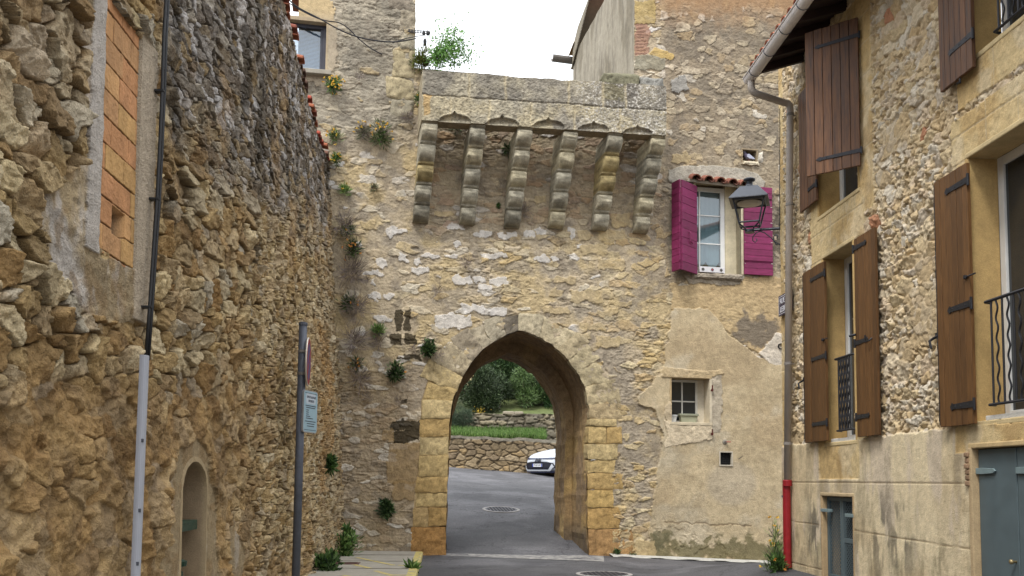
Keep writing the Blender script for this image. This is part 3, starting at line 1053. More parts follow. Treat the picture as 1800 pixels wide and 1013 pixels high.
# ------------------------------------------------------------------ the house on the right
_z = lambda x, y: RW(x, y)[1]
_y = lambda x, y: RW(x, y)[0]
Z_BASE = _z(1500, 772)
O_LF = (_y(1505, 600), _y(1452, 600), _z(1490, 776), _z(1455, 452))     # lower far window: Y0, Y1, z0, z1
O_LN = (_y(1710, 500) - 1.15, _y(1712, 500), _z(1760, 738), _z(1715, 272))
O_UF = (_y(1509, 170), _y(1509, 170) + 1.25, _z(1525, 322), _z(1516, 30))
O_UN = (_y(1714, 60) - 1.15, _y(1714, 60), _z(1758, 66), _z(1714, 60) + 2.0)
O_DG = (_y(1506, 940), _y(1451, 940), -.3, _z(1478, 872))
O_DB = (_y(1718, 900) - 1.75, _y(1718, 900), -.3, _z(1718, 787))
Y_CORNER = _y(1377, 600)
Z_EAVE = 7.55


def house_wall():
    d = .0125
    Y1 = np.arange(3.4, Y_CORNER + d, d)
    Z1 = np.arange(-.35, 8.3, d)
    Y, Z = np.meshgrid(Y1, Z1, indexing='ij')
    px, py = proj(np.full(Y.shape, XR), Y, Z)
    wob = fbm(Y * 6, Z * 6, 4, 303) - .5
    wob2 = fbm(Y * 6 + 4, Z * 6, 4, 304) - .5
    jy, jz = Y + (fbm(Y * 16, Z * 16, 3, 312) - .5) * .06, Z + (fbm(Y * 16 + 5, Z * 16, 3, 313) - .5) * .05
    e1, g1, k1, lx, ly = cells(jy, jz, .21, .13, 311, .55, 1.9, .7)
    e2, g2, k2, lx2, ly2 = cells(jy, jz, .10, .07, 323, .5, 1.9, .6)
    small = fbm(Y * 2.3, Z * 2.3, 3, 331) > .54
    e = np.where(small, e2, e1); lx = np.where(small, lx2, lx); ly = np.where(small, ly2, ly)
    r = lambda k: np.where(small, h2(g2, k2, k), h2(g1, k1, k + 30))
    ra, rb, rc, rd = r(1), r(2), r(3), r(4)
    f1 = fbm(Y * 11, Z * 11, 5, 341); f2 = fbm(Y * 36, Z * 36, 3, 343)
    rid = 1 - np.abs(2 * fbm(Y * 14, Z * 14, 4, 345) - 1)
    dome = sst(.0, .16, e)
    ef, gf, kf, lf, mf = cells(Y, Z, .055, .045, 317, .5, 2.0, .5)
    ff, fg, fh = h2(gf, kf, 1), h2(gf, kf, 2), h2(gf, kf, 3)
    h = dome * (.008 + .018 * ra) + dome * ((rb - .5) * lx + (rc - .4) * ly) * .075 + (f1 - .5) * .026 + (f2 - .5) * .014 + dome * (rid - .6) * .016 + dome * ((ff - .5) * .008 + ((fg - .5) * lf + (fh - .5) * mf) * .024)
    B = lambda *q: np.broadcast_to(NA(*q), Y.shape + (3,))
    c = pick([NA(200, 180, 144), NA(194, 170, 128), NA(204, 186, 154), NA(196, 174, 132), NA(190, 174, 150), NA(200, 178, 146), NA(188, 162, 118), NA(204, 192, 170), NA(194, 170, 130)], rd) * 1.08
    mort = mixc(B(194, 170, 128), B(176, 152, 112), f1)
    c = mixc(c, mort, (1 - sst(.01, .13, e)) * .7)
    red = (rd > .42) & (rd < .424)
    c = np.where(red[..., None], NA(186, 130, 92), c)
    c = c * (.84 + .32 * f2)[..., None]
    h = h - (1 - sst(.0, .08, e)) * .022
    # flush mortar here and there
    fl = sst(.57, .66, fbm(Y * 1.7 + 7, Z * 1.7, 4, 347))
    h = h * (1 - fl * .7) + .02 * fl; c = mixc(c, mort, fl * .6)
    # dressed stone round the openings
    dress = np.zeros(Y.shape, bool); joints = np.zeros(Y.shape)
    def band(y0, y1, z0, z1, w=.03):
        nonlocal dress
        m = (Y + wob * w > y0) & (Y + wob * w < y1) & (Z + wob2 * w > z0) & (Z + wob2 * w < z1)
        dress |= m
    def joint(y0, y1, z0, z1):
        m = (Y > y0) & (Y < y1) & (Z > z0) & (Z < z1)
        joints[m] = 1
    for (y0, y1, z0, z1), wl, lh, sh, wr in ((O_LF, .42, .62, .12, .34), (O_LN, .30, .45, .10, .3), (O_UF, .30, .3, .34, .42), (O_UN, .30, .4, .42, .3)):
        band(y0 - wr, y1 + wl, z1, z1 + lh)
        band(y0 - wr, y1 + wl, z0 - sh, z0)
        band(y0 - wr, y0, z0, z1); band(y1, y1 + wl, z0, z1)
        for k in range(1, 5):
            zz = z0 + (z1 - z0) * k / 5 + (h2(np.array([k * 1.0]), np.array([y0 * 10]), 9)[0] - .5) * .2
            joint(y0 - wr, y0, zz - .006, zz + .006); joint(y1, y1 + wl, zz - .006, zz + .006)
        joint(y0 - wr, y1 + wl, z1 - .004 - .006, z1 + .002)
        for q in (.28, .72):
            yy = y0 + (y1 - y0) * q
            joint(yy - .006, yy + .006, z1, z1 + lh); joint(yy - .006, yy + .006, z0 - sh, z0)
        joint(y0 - wr, y1 + wl, z1 + lh * .62 - .005, z1 + lh * .62 + .005)
    band(Y_CORNER - .16, Y_CORNER + .1, -1, 9, .06)            # quoins
    for k in range(18):
        joint(Y_CORNER - .22, Y_CORNER + .1, k * .46 - .006, k * .46 + .006)
    cd = mixc(B(208, 182, 128), B(198, 166, 106), sst(.4, .62, fbm(Y * 1.9, Z * 1.9, 4, 351)))
    cd = mixc(cd, B(210, 190, 150), sst(.48, .64, fbm(Y * 3.1 + 3, Z * 3.1, 4, 353)) * .7)
    cd = mixc(cd, B(174, 142, 88), sst(.56, .7, fbm(Y * 2.7, Z * 1.5, 4, 355)) * .6)
    cd = cd * (.88 + .24 * f2)[..., None]
    hd = .026 + (f1 - .5) * .012 + (f2 - .5) * .008
    hd = hd - joints * .008; cd = mixc(cd, B(206, 190, 156), joints * .6)
    h = np.where(dress, hd, h); c = np.where(dress[..., None], cd, c)
    # plastered base with its stains, its joints and the sunk stone panel
    zb = Z_BASE + wob * .05
    base = Z < zb
    panel = (Y + wob * .02 > O_LF[0] - .12) & (Y + wob * .02 < O_LF[1] + .22) & (Z > Z_BASE - .50) & (Z < Z_BASE + .1)
    lint = (Y < O_DB[1] + .28) & (Z > O_DB[3] - .05) & base
    pc = mixc(B(222, 203, 162), B(208, 186, 144), sst(.4, .62, fbm(Y * 1.3, Z * 1.3, 4, 361)))
    run = fbm(Y * 4.2, Z * .9, 5, 363)
    pc = mixc(pc, B(164, 144, 110), sst(.54, .70, run) * .32)
    pc = mixc(pc, B(206, 188, 164), sst(.52, .66, fbm(Y * 4.0 + 8, Z * 1.2, 5, 365)) * .7)
    pc = mixc(pc, B(140, 126, 100), sst(.6, .74, fbm(Y * 7 + 2, Z * 2.2, 5, 367)) * .35)
    dampz = np.exp(-((Z - .75) / .35) ** 2)
    pc = mixc(pc, B(104, 96, 64), sst(.5, .66, fbm(Y * 6 + 5, Z * 2.0, 5, 369)) * dampz * .5)
    for yy in (9.9, 10.35, 12.4):
        pc = mixc(pc, B(104, 98, 84), sst(.45, .62, fbm(Y * 8, Z * 3, 4, 371 + int(yy))) * np.exp(-((Y - yy) / .28) ** 2) * np.exp(-((Z - .9) / .5) ** 2) * .9)
    # under the sills
    for (y0, y1) in ((O_LF[0] - .25, O_LF[1] + .3), (O_LN[1], O_LN[1] + .45)):
        pc = mixc(pc, B(152, 134, 98), sst(.3, .6, run) * sst(y0, y0 + .15, Y) * sst(y1, y1 - .15, Y) * sst(Z_BASE - 1.0, Z_BASE - .3, Z) * .75)
    hp = .045 + (fbm(Y * 2, Z * 2, 3, 373) - .5) * .018 + (f2 - .5) * .004
    for zz, sl in ((_z(1560, 849), 0), (_z(1560, 942), .012), (_z(1400, 990), 0)):
        ln = sst(.009, .002, np.abs(Z - zz - (Y - 10) * sl + wob * .012))
        hp = hp - ln * .007; pc = mixc(pc, B(140, 116, 82), ln * .65)
    h = np.where(base, hp, h); c = np.where(base[..., None], pc, c)
    hpnl = .03 + (f1 - .5) * .012
    inset = base & panel
    h = np.where(inset, hpnl, h); c = np.where(inset[..., None], cd, c)
    h = np.where(lint, .04 + (f1 - .5) * .01, h); c = np.where(lint[..., None], cd, c)
    ys = .25 * (Y[:-1, :-1] + Y[1:, :-1] + Y[1:, 1:] + Y[:-1, 1:]); zs = .25 * (Z[:-1, :-1] + Z[1:, :-1] + Z[1:, 1:] + Z[:-1, 1:])
    keep = zs < Z_EAVE + .6
    for (y0, y1, z0, z1) in (O_LF, O_LN, O_UF, O_UN, O_DG, O_DB):
        keep &= ~((ys > y0) & (ys < y1) & (zs > z0) & (zs < z1))
    t = thing('stone_house', 'rubble stone house on the right with brown shutters and plastered base', 'house', (XR + 2, 9, 0))
    height_mesh('wall', np.stack([XR - h, Y, Z], -1), c, keep, M_HOUSE, t, flip=True)
    b = MB()
    b.box(XR + .001, XR + 5, Y_CORNER - .02, Y_CORNER, -.4, Z_EAVE + .3, NA(196, 172, 126))
    b.box(XR + .001, XR + 5, 3.4, 3.42, -.4, Z_EAVE + .3, NA(196, 172, 126))
    b.box(XR + 5, XR + 5.02, 3.4, Y_CORNER, -.4, Z_EAVE + .3, NA(196, 172, 126))
    b.build('end_wall', M_PLAST, t)
    return t


STONE = house_wall()
# ------------------------------------------------------------------ the gateway: arch, jambs, vault, corbels, parapet
def resample(pts, n):
    pts = np.array(pts, float)
    d = np.concatenate([[0], np.cumsum(np.linalg.norm(np.diff(pts, axis=0), axis=1))])
    t = np.linspace(0, d[-1], n)
    return np.stack([np.interp(t, d, pts[:, k]) for k in range(pts.shape[1])], 1)


def rough_block(mb, quad, y0, y1, col, seed, n=9, rnd=.012, rough=.016, gap=.006, er=1.0):
    """a dressed stone: quad = four (s, z) corners bl br tr tl, front at y0, back at y1"""
    q = np.array(quad, float)
    cc = q.mean(0)
    ln = np.linalg.norm(q - cc, axis=1, keepdims=True)
    q = q + (cc - q) / ln * gap * 1.4
    nu = max(5, int(np.linalg.norm(q[1] - q[0]) / .035)); nv = max(5, int(np.linalg.norm(q[3] - q[0]) / .035))
    u = np.linspace(0, 1, nu)[:, None]; v = np.linspace(0, 1, nv)[None, :]
    P = (q[0] * ((1 - u) * (1 - v))[..., None] + q[1] * (u * (1 - v))[..., None] + q[2] * (u * v)[..., None] + q[3] * ((1 - u) * v)[..., None])
    s, z = P[..., 0], P[..., 1]
    edge = np.minimum(np.minimum(u, 1 - u) * np.linalg.norm(q[1] - q[0]), np.minimum(v, 1 - v) * np.linalg.norm(q[3] - q[0]))
    f = fbm(s * 7 + seed, z * 7, 4, seed) - .5
    g = fbm(s * 26 + seed, z * 26, 3, seed + 1) - .5
    j = (fbm(s * 9, z * 9, 3, 5) - .5) * .05 * er * (edge < .012)
    ero = np.maximum(0, fbm(s * 3.5, z * 3.5, 3, seed + 2) - .56) * .12 * er
    y = y0 + rnd * (1 - sst(0, .04, edge)) + f * rough * 1.6 + g * rough * .7 + ero
    V = np.stack([s + j, y, z + j], -1)
    pit = sst(.60, .72, fbm(s * 22 + seed, z * 34, 3, seed + 4))
    y = y + pit * .012
    V[..., 1] = y
    C_ = np.array(col) * (1 + (.28 + .28 * er) * (fbm(s * 5 + seed, z * 5, 4, seed + 3) - .5))[..., None] * (1 - (.12 + .23 * er) * pit)[..., None]
    i0 = mb.n
    mb.grid(V.reshape(-1, 3), nu, nv, C_.reshape(-1, 3))
    ring = [(i, 0) for i in range(nu)] + [(nu - 1, k) for k in range(1, nv)] + [(i, nv - 1) for i in range(nu - 2, -1, -1)] + [(0, k) for k in range(nv - 2, 0, -1)]
    F_ = [V[i, k] for i, k in ring]; Bk = [np.array([p[0], y1, p[2]]) for p in F_]
    m = len(ring)
    mb.add(F_ + Bk, [(i, (i + 1) % m, m + (i + 1) % m, m + i) for i in range(m)], np.array([np.array(col) * .9] * (2 * m)))


def px_quad(p, off):
    return [G(x, y, off) for x, y in p]


def build_gate():
    t = GATE
    # vault
    prof = resample(ARCH_G, 96)
    sc = (prof[:, 0].min() + prof[:, 0].max()) / 2
    def inset(d, k):
        q = prof.copy()
        q[:, 0] = sc + (q[:, 0] - sc) * (1 - d)
        q[:, 1] = np.where(q[:, 1] > 0, q[:, 1] * k, q[:, 1])
        return q
    rows = []
    for y in list(np.linspace(.012, 1.35, 30)):
        rows.append((y, prof))
    p2 = inset(.105, .94)
    rows.append((1.36, inset(.02, .99)))
    rows.append((1.365, p2))
    for y in np.linspace(1.38, 2.35, 22):
        rows.append((y, p2))
    rows.append((2.36, inset(-.5, 1.5)))
    V = []; Cc = []
    arc = np.linspace(0, 1, 96) * 9.5
    for k, (y, q) in enumerate(rows):
        n1 = fbm(np.full(96, y * 6.0), arc * 6, 4, 401) - .5
        jy = np.abs((y / .46 + .5 * np.mod(np.floor(arc / .36), 2)) % 1 - .5) * .46; ja = np.abs((arc / .36) % 1 - .5) * .36
        j = np.minimum(.23 - jy, .18 - ja)
        dd = (n1 * .045 - .018 * (j < .02)) * (1 if k < len(rows) - 1 else 0)
        cx_, cz_ = sc, 1.6
        dirx = q[:, 0] - cx_; dirz = np.where(q[:, 1] > 2.2, q[:, 1] - 2.2, 0)
        L_ = np.sqrt(dirx ** 2 + dirz ** 2) + 1e-6
        V += list(np.stack([q[:, 0] + dirx / L_ * dd, np.full(96, y), q[:, 1] + dirz / L_ * dd], 1))
        hsh = h2(np.floor(arc / .36), np.full(96, np.floor(y / .46)), 405)
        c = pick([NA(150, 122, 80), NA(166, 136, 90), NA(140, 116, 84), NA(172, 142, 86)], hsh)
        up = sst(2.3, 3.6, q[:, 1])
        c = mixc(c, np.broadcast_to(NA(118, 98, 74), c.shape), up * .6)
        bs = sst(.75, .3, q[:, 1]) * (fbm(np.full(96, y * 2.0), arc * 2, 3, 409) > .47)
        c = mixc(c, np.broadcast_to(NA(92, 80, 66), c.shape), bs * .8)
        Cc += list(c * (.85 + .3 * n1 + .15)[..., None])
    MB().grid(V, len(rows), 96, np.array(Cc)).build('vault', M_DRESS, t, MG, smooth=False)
    # voussoirs
    inner = [(803, 690), (808, 672), (826, 640), (850, 613), (879, 593), (912, 580), (947, 591), (983, 614), (1010, 645), (1028, 680), (1036, 714), (1036, 738)]
    outer = [(745, 664), (756, 640), (784, 610), (820, 584), (864, 563), (908, 552), (958, 560), (1008, 584), (1050, 620), (1078, 655), (1090, 700), (1092, 738)]
    N = 13
    rng = random.Random(12)
    gi, go = resample([G(*p, .03) for p in inner], 400), resample([G(*p, .03) for p in outer], 400)
    cutp = [0] + [int(399 * (k + rng.uniform(-.3, .3)) / N) for k in range(1, N)] + [399]
    ap = int(np.argmax(gi[:, 1]))
    cutp[min(range(len(cutp)), key=lambda i: abs(cutp[i] - ap))] = ap
    gi, go = gi[cutp], go[[min(399, max(0, c_ + (0 if c_ in (0, 399) else rng.randrange(-6, 7)))) for c_ in cutp]]
    cols = [(186, 164, 116), (176, 160, 128), (160, 146, 122), (182, 168, 140), (176, 164, 138), (122, 112, 96), (188, 174, 142), (194, 178, 142), (190, 172, 134), (184, 168, 130), (180, 164, 126), (186, 168, 128), (182, 160, 118)]
    mb = MB()
    for k in range(N):
        ext = rng.uniform(-.22, .2)
        o0 = gi[k] + (go[k] - gi[k]) * (1 + ext); o1 = gi[k + 1] + (go[k + 1] - gi[k + 1]) * (1 + ext)
        rough_block(mb, [gi[k], gi[k + 1], o1, o0], -.012 - rng.uniform(0, .014), .16, NA(*cols[k]), 420 + k, rough=.026, gap=.001, rnd=.008)
    mb.build('arch_ring', M_DRESS, t, MG, smooth=True)
    # jambs
    def jamb(blocks, seed):
        mb = MB()
        for k, (poly, col) in enumerate(blocks):
            if len(poly) == 2:
                (a, b_), (c_, d) = poly
                poly = [(a, d), (c_, d), (c_, b_), (a, b_)]
            rough_block(mb, px_quad(poly, .02), -.016 - .008 * ((k * 7) % 3), .3, NA(*col), seed + k * 5, rnd=.009, gap=.002, er=.55)
        mb.build('jamb', M_DRESS, t, MG, smooth=True)
    g1, g2, g3, g4 = (192, 164, 104), (184, 152, 90), (196, 172, 118), (180, 144, 80)
    jamb([([(722, 985), (784, 985), (784, 926), (722, 927)], (176, 130, 66)), ([(726, 926), (752, 926), (752, 893), (726, 893)], (190, 158, 100)), ([(753, 925), (785, 924), (785, 892), (753, 892)], g4),
          ([(731, 891), (785, 891), (786, 866), (731, 867)], g1), ([(729, 866), (786, 866), (787, 838), (729, 839)], g2), ([(736, 838), (787, 838), (788, 800), (736, 801)], g1), ([(738, 800), (788, 800), (789, 768), (738, 769)], g3),
          ([(737, 768), (789, 768), (791, 736), (738, 737)], g2), ([(741, 736), (791, 736), (796, 704), (742, 702)], g3), ([(744, 702), (796, 704), (804, 684), (752, 672)], g1), ([(752, 671), (804, 684), (809, 662), (766, 640)], g3)], 500)
    jamb([([(1036, 988), (1116, 988), (1112, 930), (1034, 930)], (172, 132, 78)), ([(1033, 929), (1090, 929), (1091, 892), (1033, 893)], g4), ([(1033, 892), (1079, 892), (1078, 862), (1033, 862)], (196, 162, 92)),
          ([(1033, 861), (1096, 861), (1098, 832), (1033, 832)], g2), ([(1033, 831), (1080, 831), (1082, 809), (1033, 809)], g1), ([(1033, 808), (1086, 808), (1086, 781), (1033, 781)], g3),
          ([(1034, 780), (1066, 780), (1066, 750), (1035, 750)], g1), ([(1067, 780), (1094, 780), (1093, 750), (1067, 750)], g2), ([(1035, 749), (1084, 749), (1084, 737), (1036, 737)], g3), ([(1110, 950), (1120, 985), (1118, 985), (1112, 940)], g1)], 600)
    # corbels
    tops = [(742, 771, 210), (827, 854, 218), (911, 937, 221), (991, 1017, 225), (1070, 1096, 232), (1146, 1171, 237)]
    bots = [(726, 754, 387), (808, 836, 391), (887, 916, 396), (965, 993, 398), (1042, 1070, 401), (1115, 1142, 406)]
    PR = .92
    dep = [PR, .75, .58, .42, .27, .14]
    for k, (a, b_) in enumerate(zip(tops, bots)):
        s0, zt = G(a[0], a[2], PR); s1, _ = G(a[1], a[2], PR)
        u0, zb = G(b_[0], b_[2], .2); u1, _ = G(b_[1], b_[2], .2)
        sa, sb = (s0 + u0) / 2, (s1 + u1) / 2
        lean = (u0 + u1 - s0 - s1) / 2 * .5
        rng = random.Random(40 + k)
        M_ = 120
        V = []; Cc = []
        cl = [NA(*c) for c in ((178, 168, 142), (170, 162, 140), (182, 170, 138), (166, 158, 136), (176, 156, 104))]
        tint = [rng.randrange(5) for _ in range(5)]
        if k == 0: tint = [0, 1, 4, 3, 3]
        for m in range(M_ + 1):
            f = m / M_ * 5
            i = min(int(f), 4); tt = f - i
            z = zt + (zb - zt) * m / M_
            step = dep[i] - dep[i + 1]
            if tt < .12:
                d = dep[i] - .0
            elif tt < .19:
                d = dep[i] - .06
            else:
                q = (tt - .2) / .8
                d = dep[i] + .035 * math.sin(min(1, q * 1.8) * math.pi / 2) - (step + .105) * (1 - math.sqrt(max(0, 1 - (q ** 1.15) ** 2)))
            w0 = .006 if .14 <= tt < .2 else 0
            lo = (m / M_ - .5) * lean * 2
            xs_ = [sa, sa, sa + .004, sa + .03, (sa * 2 + sb) / 3, (sa + sb * 2) / 3, sb - .03, sb - .004, sb, sb]
            ys_ = [0, -d * .5, -d + .04, -d, -d - .004, -d - .004, -d, -d + .04, -d * .5, 0]
            col = cl[tint[i]] * (.62 if (k == 0 and i == 4) or (k == 2 and i == 4) else 1)
            for x, y in zip(xs_, ys_):
                n = fbm(np.array([x * 7 + k * 9]), np.array([z * 9 + y * 5]), 4, 440)[0] - .5
                n2 = fbm(np.array([x * 22 + k * 9]), np.array([z * 22 + y * 9]), 3, 441)[0] - .5
                V.append((x + lo + (w0 if x < (sa + sb) / 2 else -w0) + n * .012, y + (n * .05 + n2 * .045 if y < 0 else 0), z + n * .006))
                dirt = max(0, n) * 1.2
                Cc.append(col * (1 - dirt) * (.95 + n2 * 1.1))
        mb = MB().grid(V, M_ + 1, 10, np.array(Cc))
        mb.add(V[-10:], [tuple(range(10))], cl[0] * .8)
        o = mb.build('corbel', M_DRESS, t, MG, smooth=True)
        if k == 0: tag(o, 'corbel with one orange scroll and dark bottom')
    # parapet on the corbels
    sL, zL = G(741, 211, .97); sR, zR = G(1171, 238, .97)
    zTL, zTR = G(745, 123, .97)[1], G(1170, 152, .97)[1]
    S1 = np.arange(sL, sR + .012, .0125)
    nv = 130
    vv = np.linspace(0, 1, nv)
    S = np.repeat(S1[:, None], nv, 1)
    fr = (S - sL) / (sR - sL)
    zb_ = zL + (zR - zL) * fr
    zt_ = zTL + (zTR - zTL) * fr + (fbm(S * 2.5, S * 0, 4, 451) - .5) * .07
    Z = zb_ + (zt_ - zb_) * vv[None]
    ct, sn = math.cos(TH), math.sin(TH)
    px, py = proj(S * ct + .97 * sn, DG + S * sn - .97 * ct, Z)
    f1 = fbm(S * 7, Z * 7, 5, 453); f2 = fbm(S * 30, Z * 30, 3, 455)
    f0 = fbm(S * 1.3, Z * 1.3, 4, 457)
    h = (f1 - .5) * .035 + (f2 - .5) * .02
    wobj = (fbm(S * 6, Z * 6, 3, 459) - .5) * 5
    lc = np.abs(py - (166 + (px - 745) * .068) + wobj)                # bed joint between the two courses
    upper = py < 166 + (px - 745) * .068
    jx = np.full(S.shape, 99.0)
    for x in (824, 889, 1000, 1060, 1100): jx = np.where(upper, np.minimum(jx, np.abs(px - x + wobj)), jx)
    for x in (792, 860, 933, 1010, 1090): jx = np.where(~upper, np.minimum(jx, np.abs(px - x + wobj)), jx)
    j = np.minimum(lc, jx)
    h = h - .018 * (1 - sst(.6, 2.2, j))
    B = lambda *q: np.broadcast_to(NA(*q), S.shape + (3,))
    c = mixc(B(166, 156, 132), B(146, 138, 122), sst(.42, .6, f0))
    c = mixc(c, B(118, 112, 102), upper * .75 * sst(.32, .6, fbm(S * 2.2, Z * 1.6, 5, 461)))
    c = mixc(c, B(176, 162, 128), sst(.5, .66, fbm(S * 2.6, Z * 2.6, 4, 463)) * .7 * ~upper)
    sp = sst(.63, .70, fbm(S * 38, Z * 38, 2, 465)) * sst(1000, 1040, px + wobj * 6)      # pale pebbly grain to the right
    c = mixc(c, B(206, 200, 188), sp * .8)
    c = mixc(c, B(96, 90, 78), sst(.58, .70, fbm(S * 24 + 3, Z * 24, 3, 467)) * .5)
    c = mixc(c, B(112, 104, 66), (in_poly(px + wobj * 3, py + wobj * 3, [(1060, 148), (1098, 150), (1098, 175), (1060, 173)])) * .6)
    c = mixc(c, B(184, 150, 92), in_poly(px + wobj, py + wobj, [(744, 166), (757, 165), (757, 200), (744, 202)]) * .8)
    c = mixc(c, B(200, 184, 146), (1 - sst(.8, 3.5, jx)) * .55)
    c = c * (.82 + .36 * f2)[..., None]
    # carved ogee hoods above the openings
    for k in range(5):
        x0, x1 = tops[k][1] - 1, tops[k + 1][0] + 1
        yb = (tops[k][2] + tops[k + 1][2]) / 2 + 1
        xm = (x0 + x1) / 2
        uu = np.abs(px - xm) / ((x1 - x0) / 2)
        hh = 22.5 - k * .8
        top = np.where(uu < .12, hh - uu * 42, np.where(uu < .5, hh * .76 - (uu - .12) * hh * .30, hh * .64 * np.sqrt(np.clip(1 - ((uu - .5) / .5) ** 2, 0, 1))))
        inside = (uu < 1) & (py > yb - top)
        inner = (uu < .93) & (py > yb - top + 3.2)
        amt = 1 if k < 3 else .8 + .4 * f1
        h = np.where(inside, .012 * amt + (f1 - .5) * .02, h)
        h = np.where(inner, (-.05 - .004 * (py - (yb - top))) * amt + (f1 - .5) * .02, h)
        h = np.where((uu < 1) & (py > yb - 4), -.035 * amt + (f1 - .5) * .02, h)
    P = np.stack([S, -.97 - h, Z], -1)
    o = height_mesh('parapet', P, c, np.ones((len(S1) - 1, nv - 1), bool), M_DRESS, t, MG)
    mb = MB()
    n = len(S1)
    strip = lambda P0, P1, col: mb.grid(list(P0) + list(P1), 2, n, col)
    topF = P[:, -1]; topB = topF.copy(); topB[:, 1] = -.62; topB[:, 2] += .02
    strip(topF, topB, NA(138, 132, 118))
    botF = P[:, 0]; botB = botF.copy(); botB[:, 1] = -.62
    strip(botF, botB, NA(150, 134, 108))
    strip(topB, botB, NA(150, 140, 120))
    for i in (0, -1):
        F_ = P[i]; Bk = F_.copy(); Bk[:, 1] = .02
        mb.grid(list(F_) + list(Bk), 2, nv, NA(170, 156, 126))
    mb.build('parapet_back', M_DRESS, t, MG)
    mb = MB()
    z0 = G(1110, 150, .97)[1]
    for (x0, x1, zz, cc) in ((1063, 1126, .27, (126, 122, 96)), (1127, 1169, .25, (140, 138, 130))):
        a_, b_ = G(x0, 148, .97)[0], G(x1, 148, .97)[0]
        rough_block(mb, [(a_, z0 - .06), (b_, z0 - .06), (b_, z0 + zz), (a_, z0 + zz - .02)], -.95, -.5, NA(*cc), 470 + x0, rnd=.05, rough=.03)
    mb.build('cap_stone', M_DRESS, t, MG, smooth=True)


build_gate()


# ------------------------------------------------------------------ tower window, corner house
def build_tower():
    t = TOWER
    (s0, z1), (s1, z0) = TW
    mb = MB()
    for a in ((s0 - .02, s0 + .03, -.02, .26, z0, z1), (s1 - .004, s1 + .04, -.022, .26, z0, z1), (s0 - .02, s1 + .04, -.024, .26, z1 - .004, z1 + .08)):
        mb.box(*a, NA(176, 156, 124))
    mb.build('window_reveal', M_PLAST, t, MG, bev=.006)
    MB().box(s0 - .06, s1 + .12, -.16, .2, z0 - .1, z0 - .003, NA(158, 150, 134)).build('window_sill', M_PLAST, t, MG, bev=.012)
    f = MB()
    e = .075
    f.box(s0, s0 + e, .12, .19, z0, z1); f.box(s1 - e, s1, .12, .19, z0, z1)
    f.box(s0 + e, s1 - e, .122, .188, z0, z0 + e); f.box(s0 + e, s1 - e, .122, .188, z1 - e, z1)
    f.box(s1 - e - .05, s1 - e, .14, .2, z0 + e, z1 - e)
    win = f.build('window', mat_plain('slate_frame', A(74, 74, 84, .8), .5, 0, .1), t, MG, bev=.006)
    b = MB()
    for k in range(int((z1 - z0 - 2 * e) / .028)):
        z = z0 + e + k * .028
        b.add([(s0 + e, .21, z), (s1 - e - .05, .21, z), (s1 - e - .05, .232, z + .026), (s0 + e, .232, z + .026)], [(0, 1, 2, 3)])
    b.build('blind', mat_plain('blue_white_blind', A(196, 206, 222), .55, 0, .04), win, MG)
    g = MB().box(s0 + e, s1 - e - .05, .185, .192, z0 + e, z1 - e)
    gm, gt, gb = _mat('clear_glass')
    tr_ = gt.nodes.new('ShaderNodeBsdfTransparent'); gl_ = gt.nodes.new('ShaderNodeBsdfGlossy'); gl_.inputs['Roughness'].default_value = .03; mg_ = gt.nodes.new('ShaderNodeMixShader'); mg_.inputs[0].default_value = .12
    tr_.inputs['Color'].default_value = (.8, .86, .9, 1)
    gt.links.new(tr_.outputs[0], mg_.inputs[1]); gt.links.new(gl_.outputs[0], mg_.inputs[2]); gt.links.new(mg_.outputs[0], gt.nodes['Material Output'].inputs['Surface'])
    g.build('pane', gm, win, MG)
    MB().box(-3.5, S_TOWER - .02, .24, 4, -.4, 13.1, NA(180, 160, 126)).build('side_wall', M_PLAST, t, MG)
    mb = MB()
    mb.box(-3.9, S_TOWER + .02, -.02, 4.3, 13.12, 13.25, NA(150, 86, 58))
    mb.build('roof', M_PLAST, t, MG)
    # ragged quoins of the free corner
    mb = MB()
    rng = random.Random(3)
    z = 8.9
    while z < 12.8:
        hgt = rng.uniform(.28, .6)
        w_ = rng.uniform(.3, .62)
        rough_block(mb, [(S_TOWER - w_, z), (S_TOWER + rng.uniform(-.015, .02), z), (S_TOWER + rng.uniform(-.015, .02), z + hgt), (S_TOWER - w_, z + hgt)], -.035, .5, NA(*rng.choice([(160, 150, 126), (176, 160, 122), (150, 138, 116), (142, 130, 112)])), 700 + int(z * 10), rnd=.02, rough=.03)
        z += hgt
    mb.build('corner_stones', M_DRESS, t, MG, smooth=True)


build_tower()


# ------------------------------------------------------------------ plastered house right of the gate
def arc_tile(mb, a, b_, r0, r1, col, th=.014, n=8, up=(0, 0, 1)):
    """half round roof tile from a to b"""
    a, b_ = Vector(a), Vector(b_)
    d = (b_ - a).normalized(); u = Vector(up); side = d.cross(u).normalized(); u = side.cross(d)
    P = []; Q = []
    for an in np.linspace(0, math.pi, n):
        P.append(a + side * math.cos(an) * r0 + u * math.sin(an) * r0); Q.append(b_ + side * math.cos(an) * r1 + u * math.sin(an) * r1)
    for an in np.linspace(math.pi, 0, n):
        P.append(a + side * math.cos(an) * (r0 - th) + u * math.sin(an) * (r0 - th)); Q.append(b_ + side * math.cos(an) * (r1 - th) + u * math.sin(an) * (r1 - th))
    mb.prism(P, Q, col)


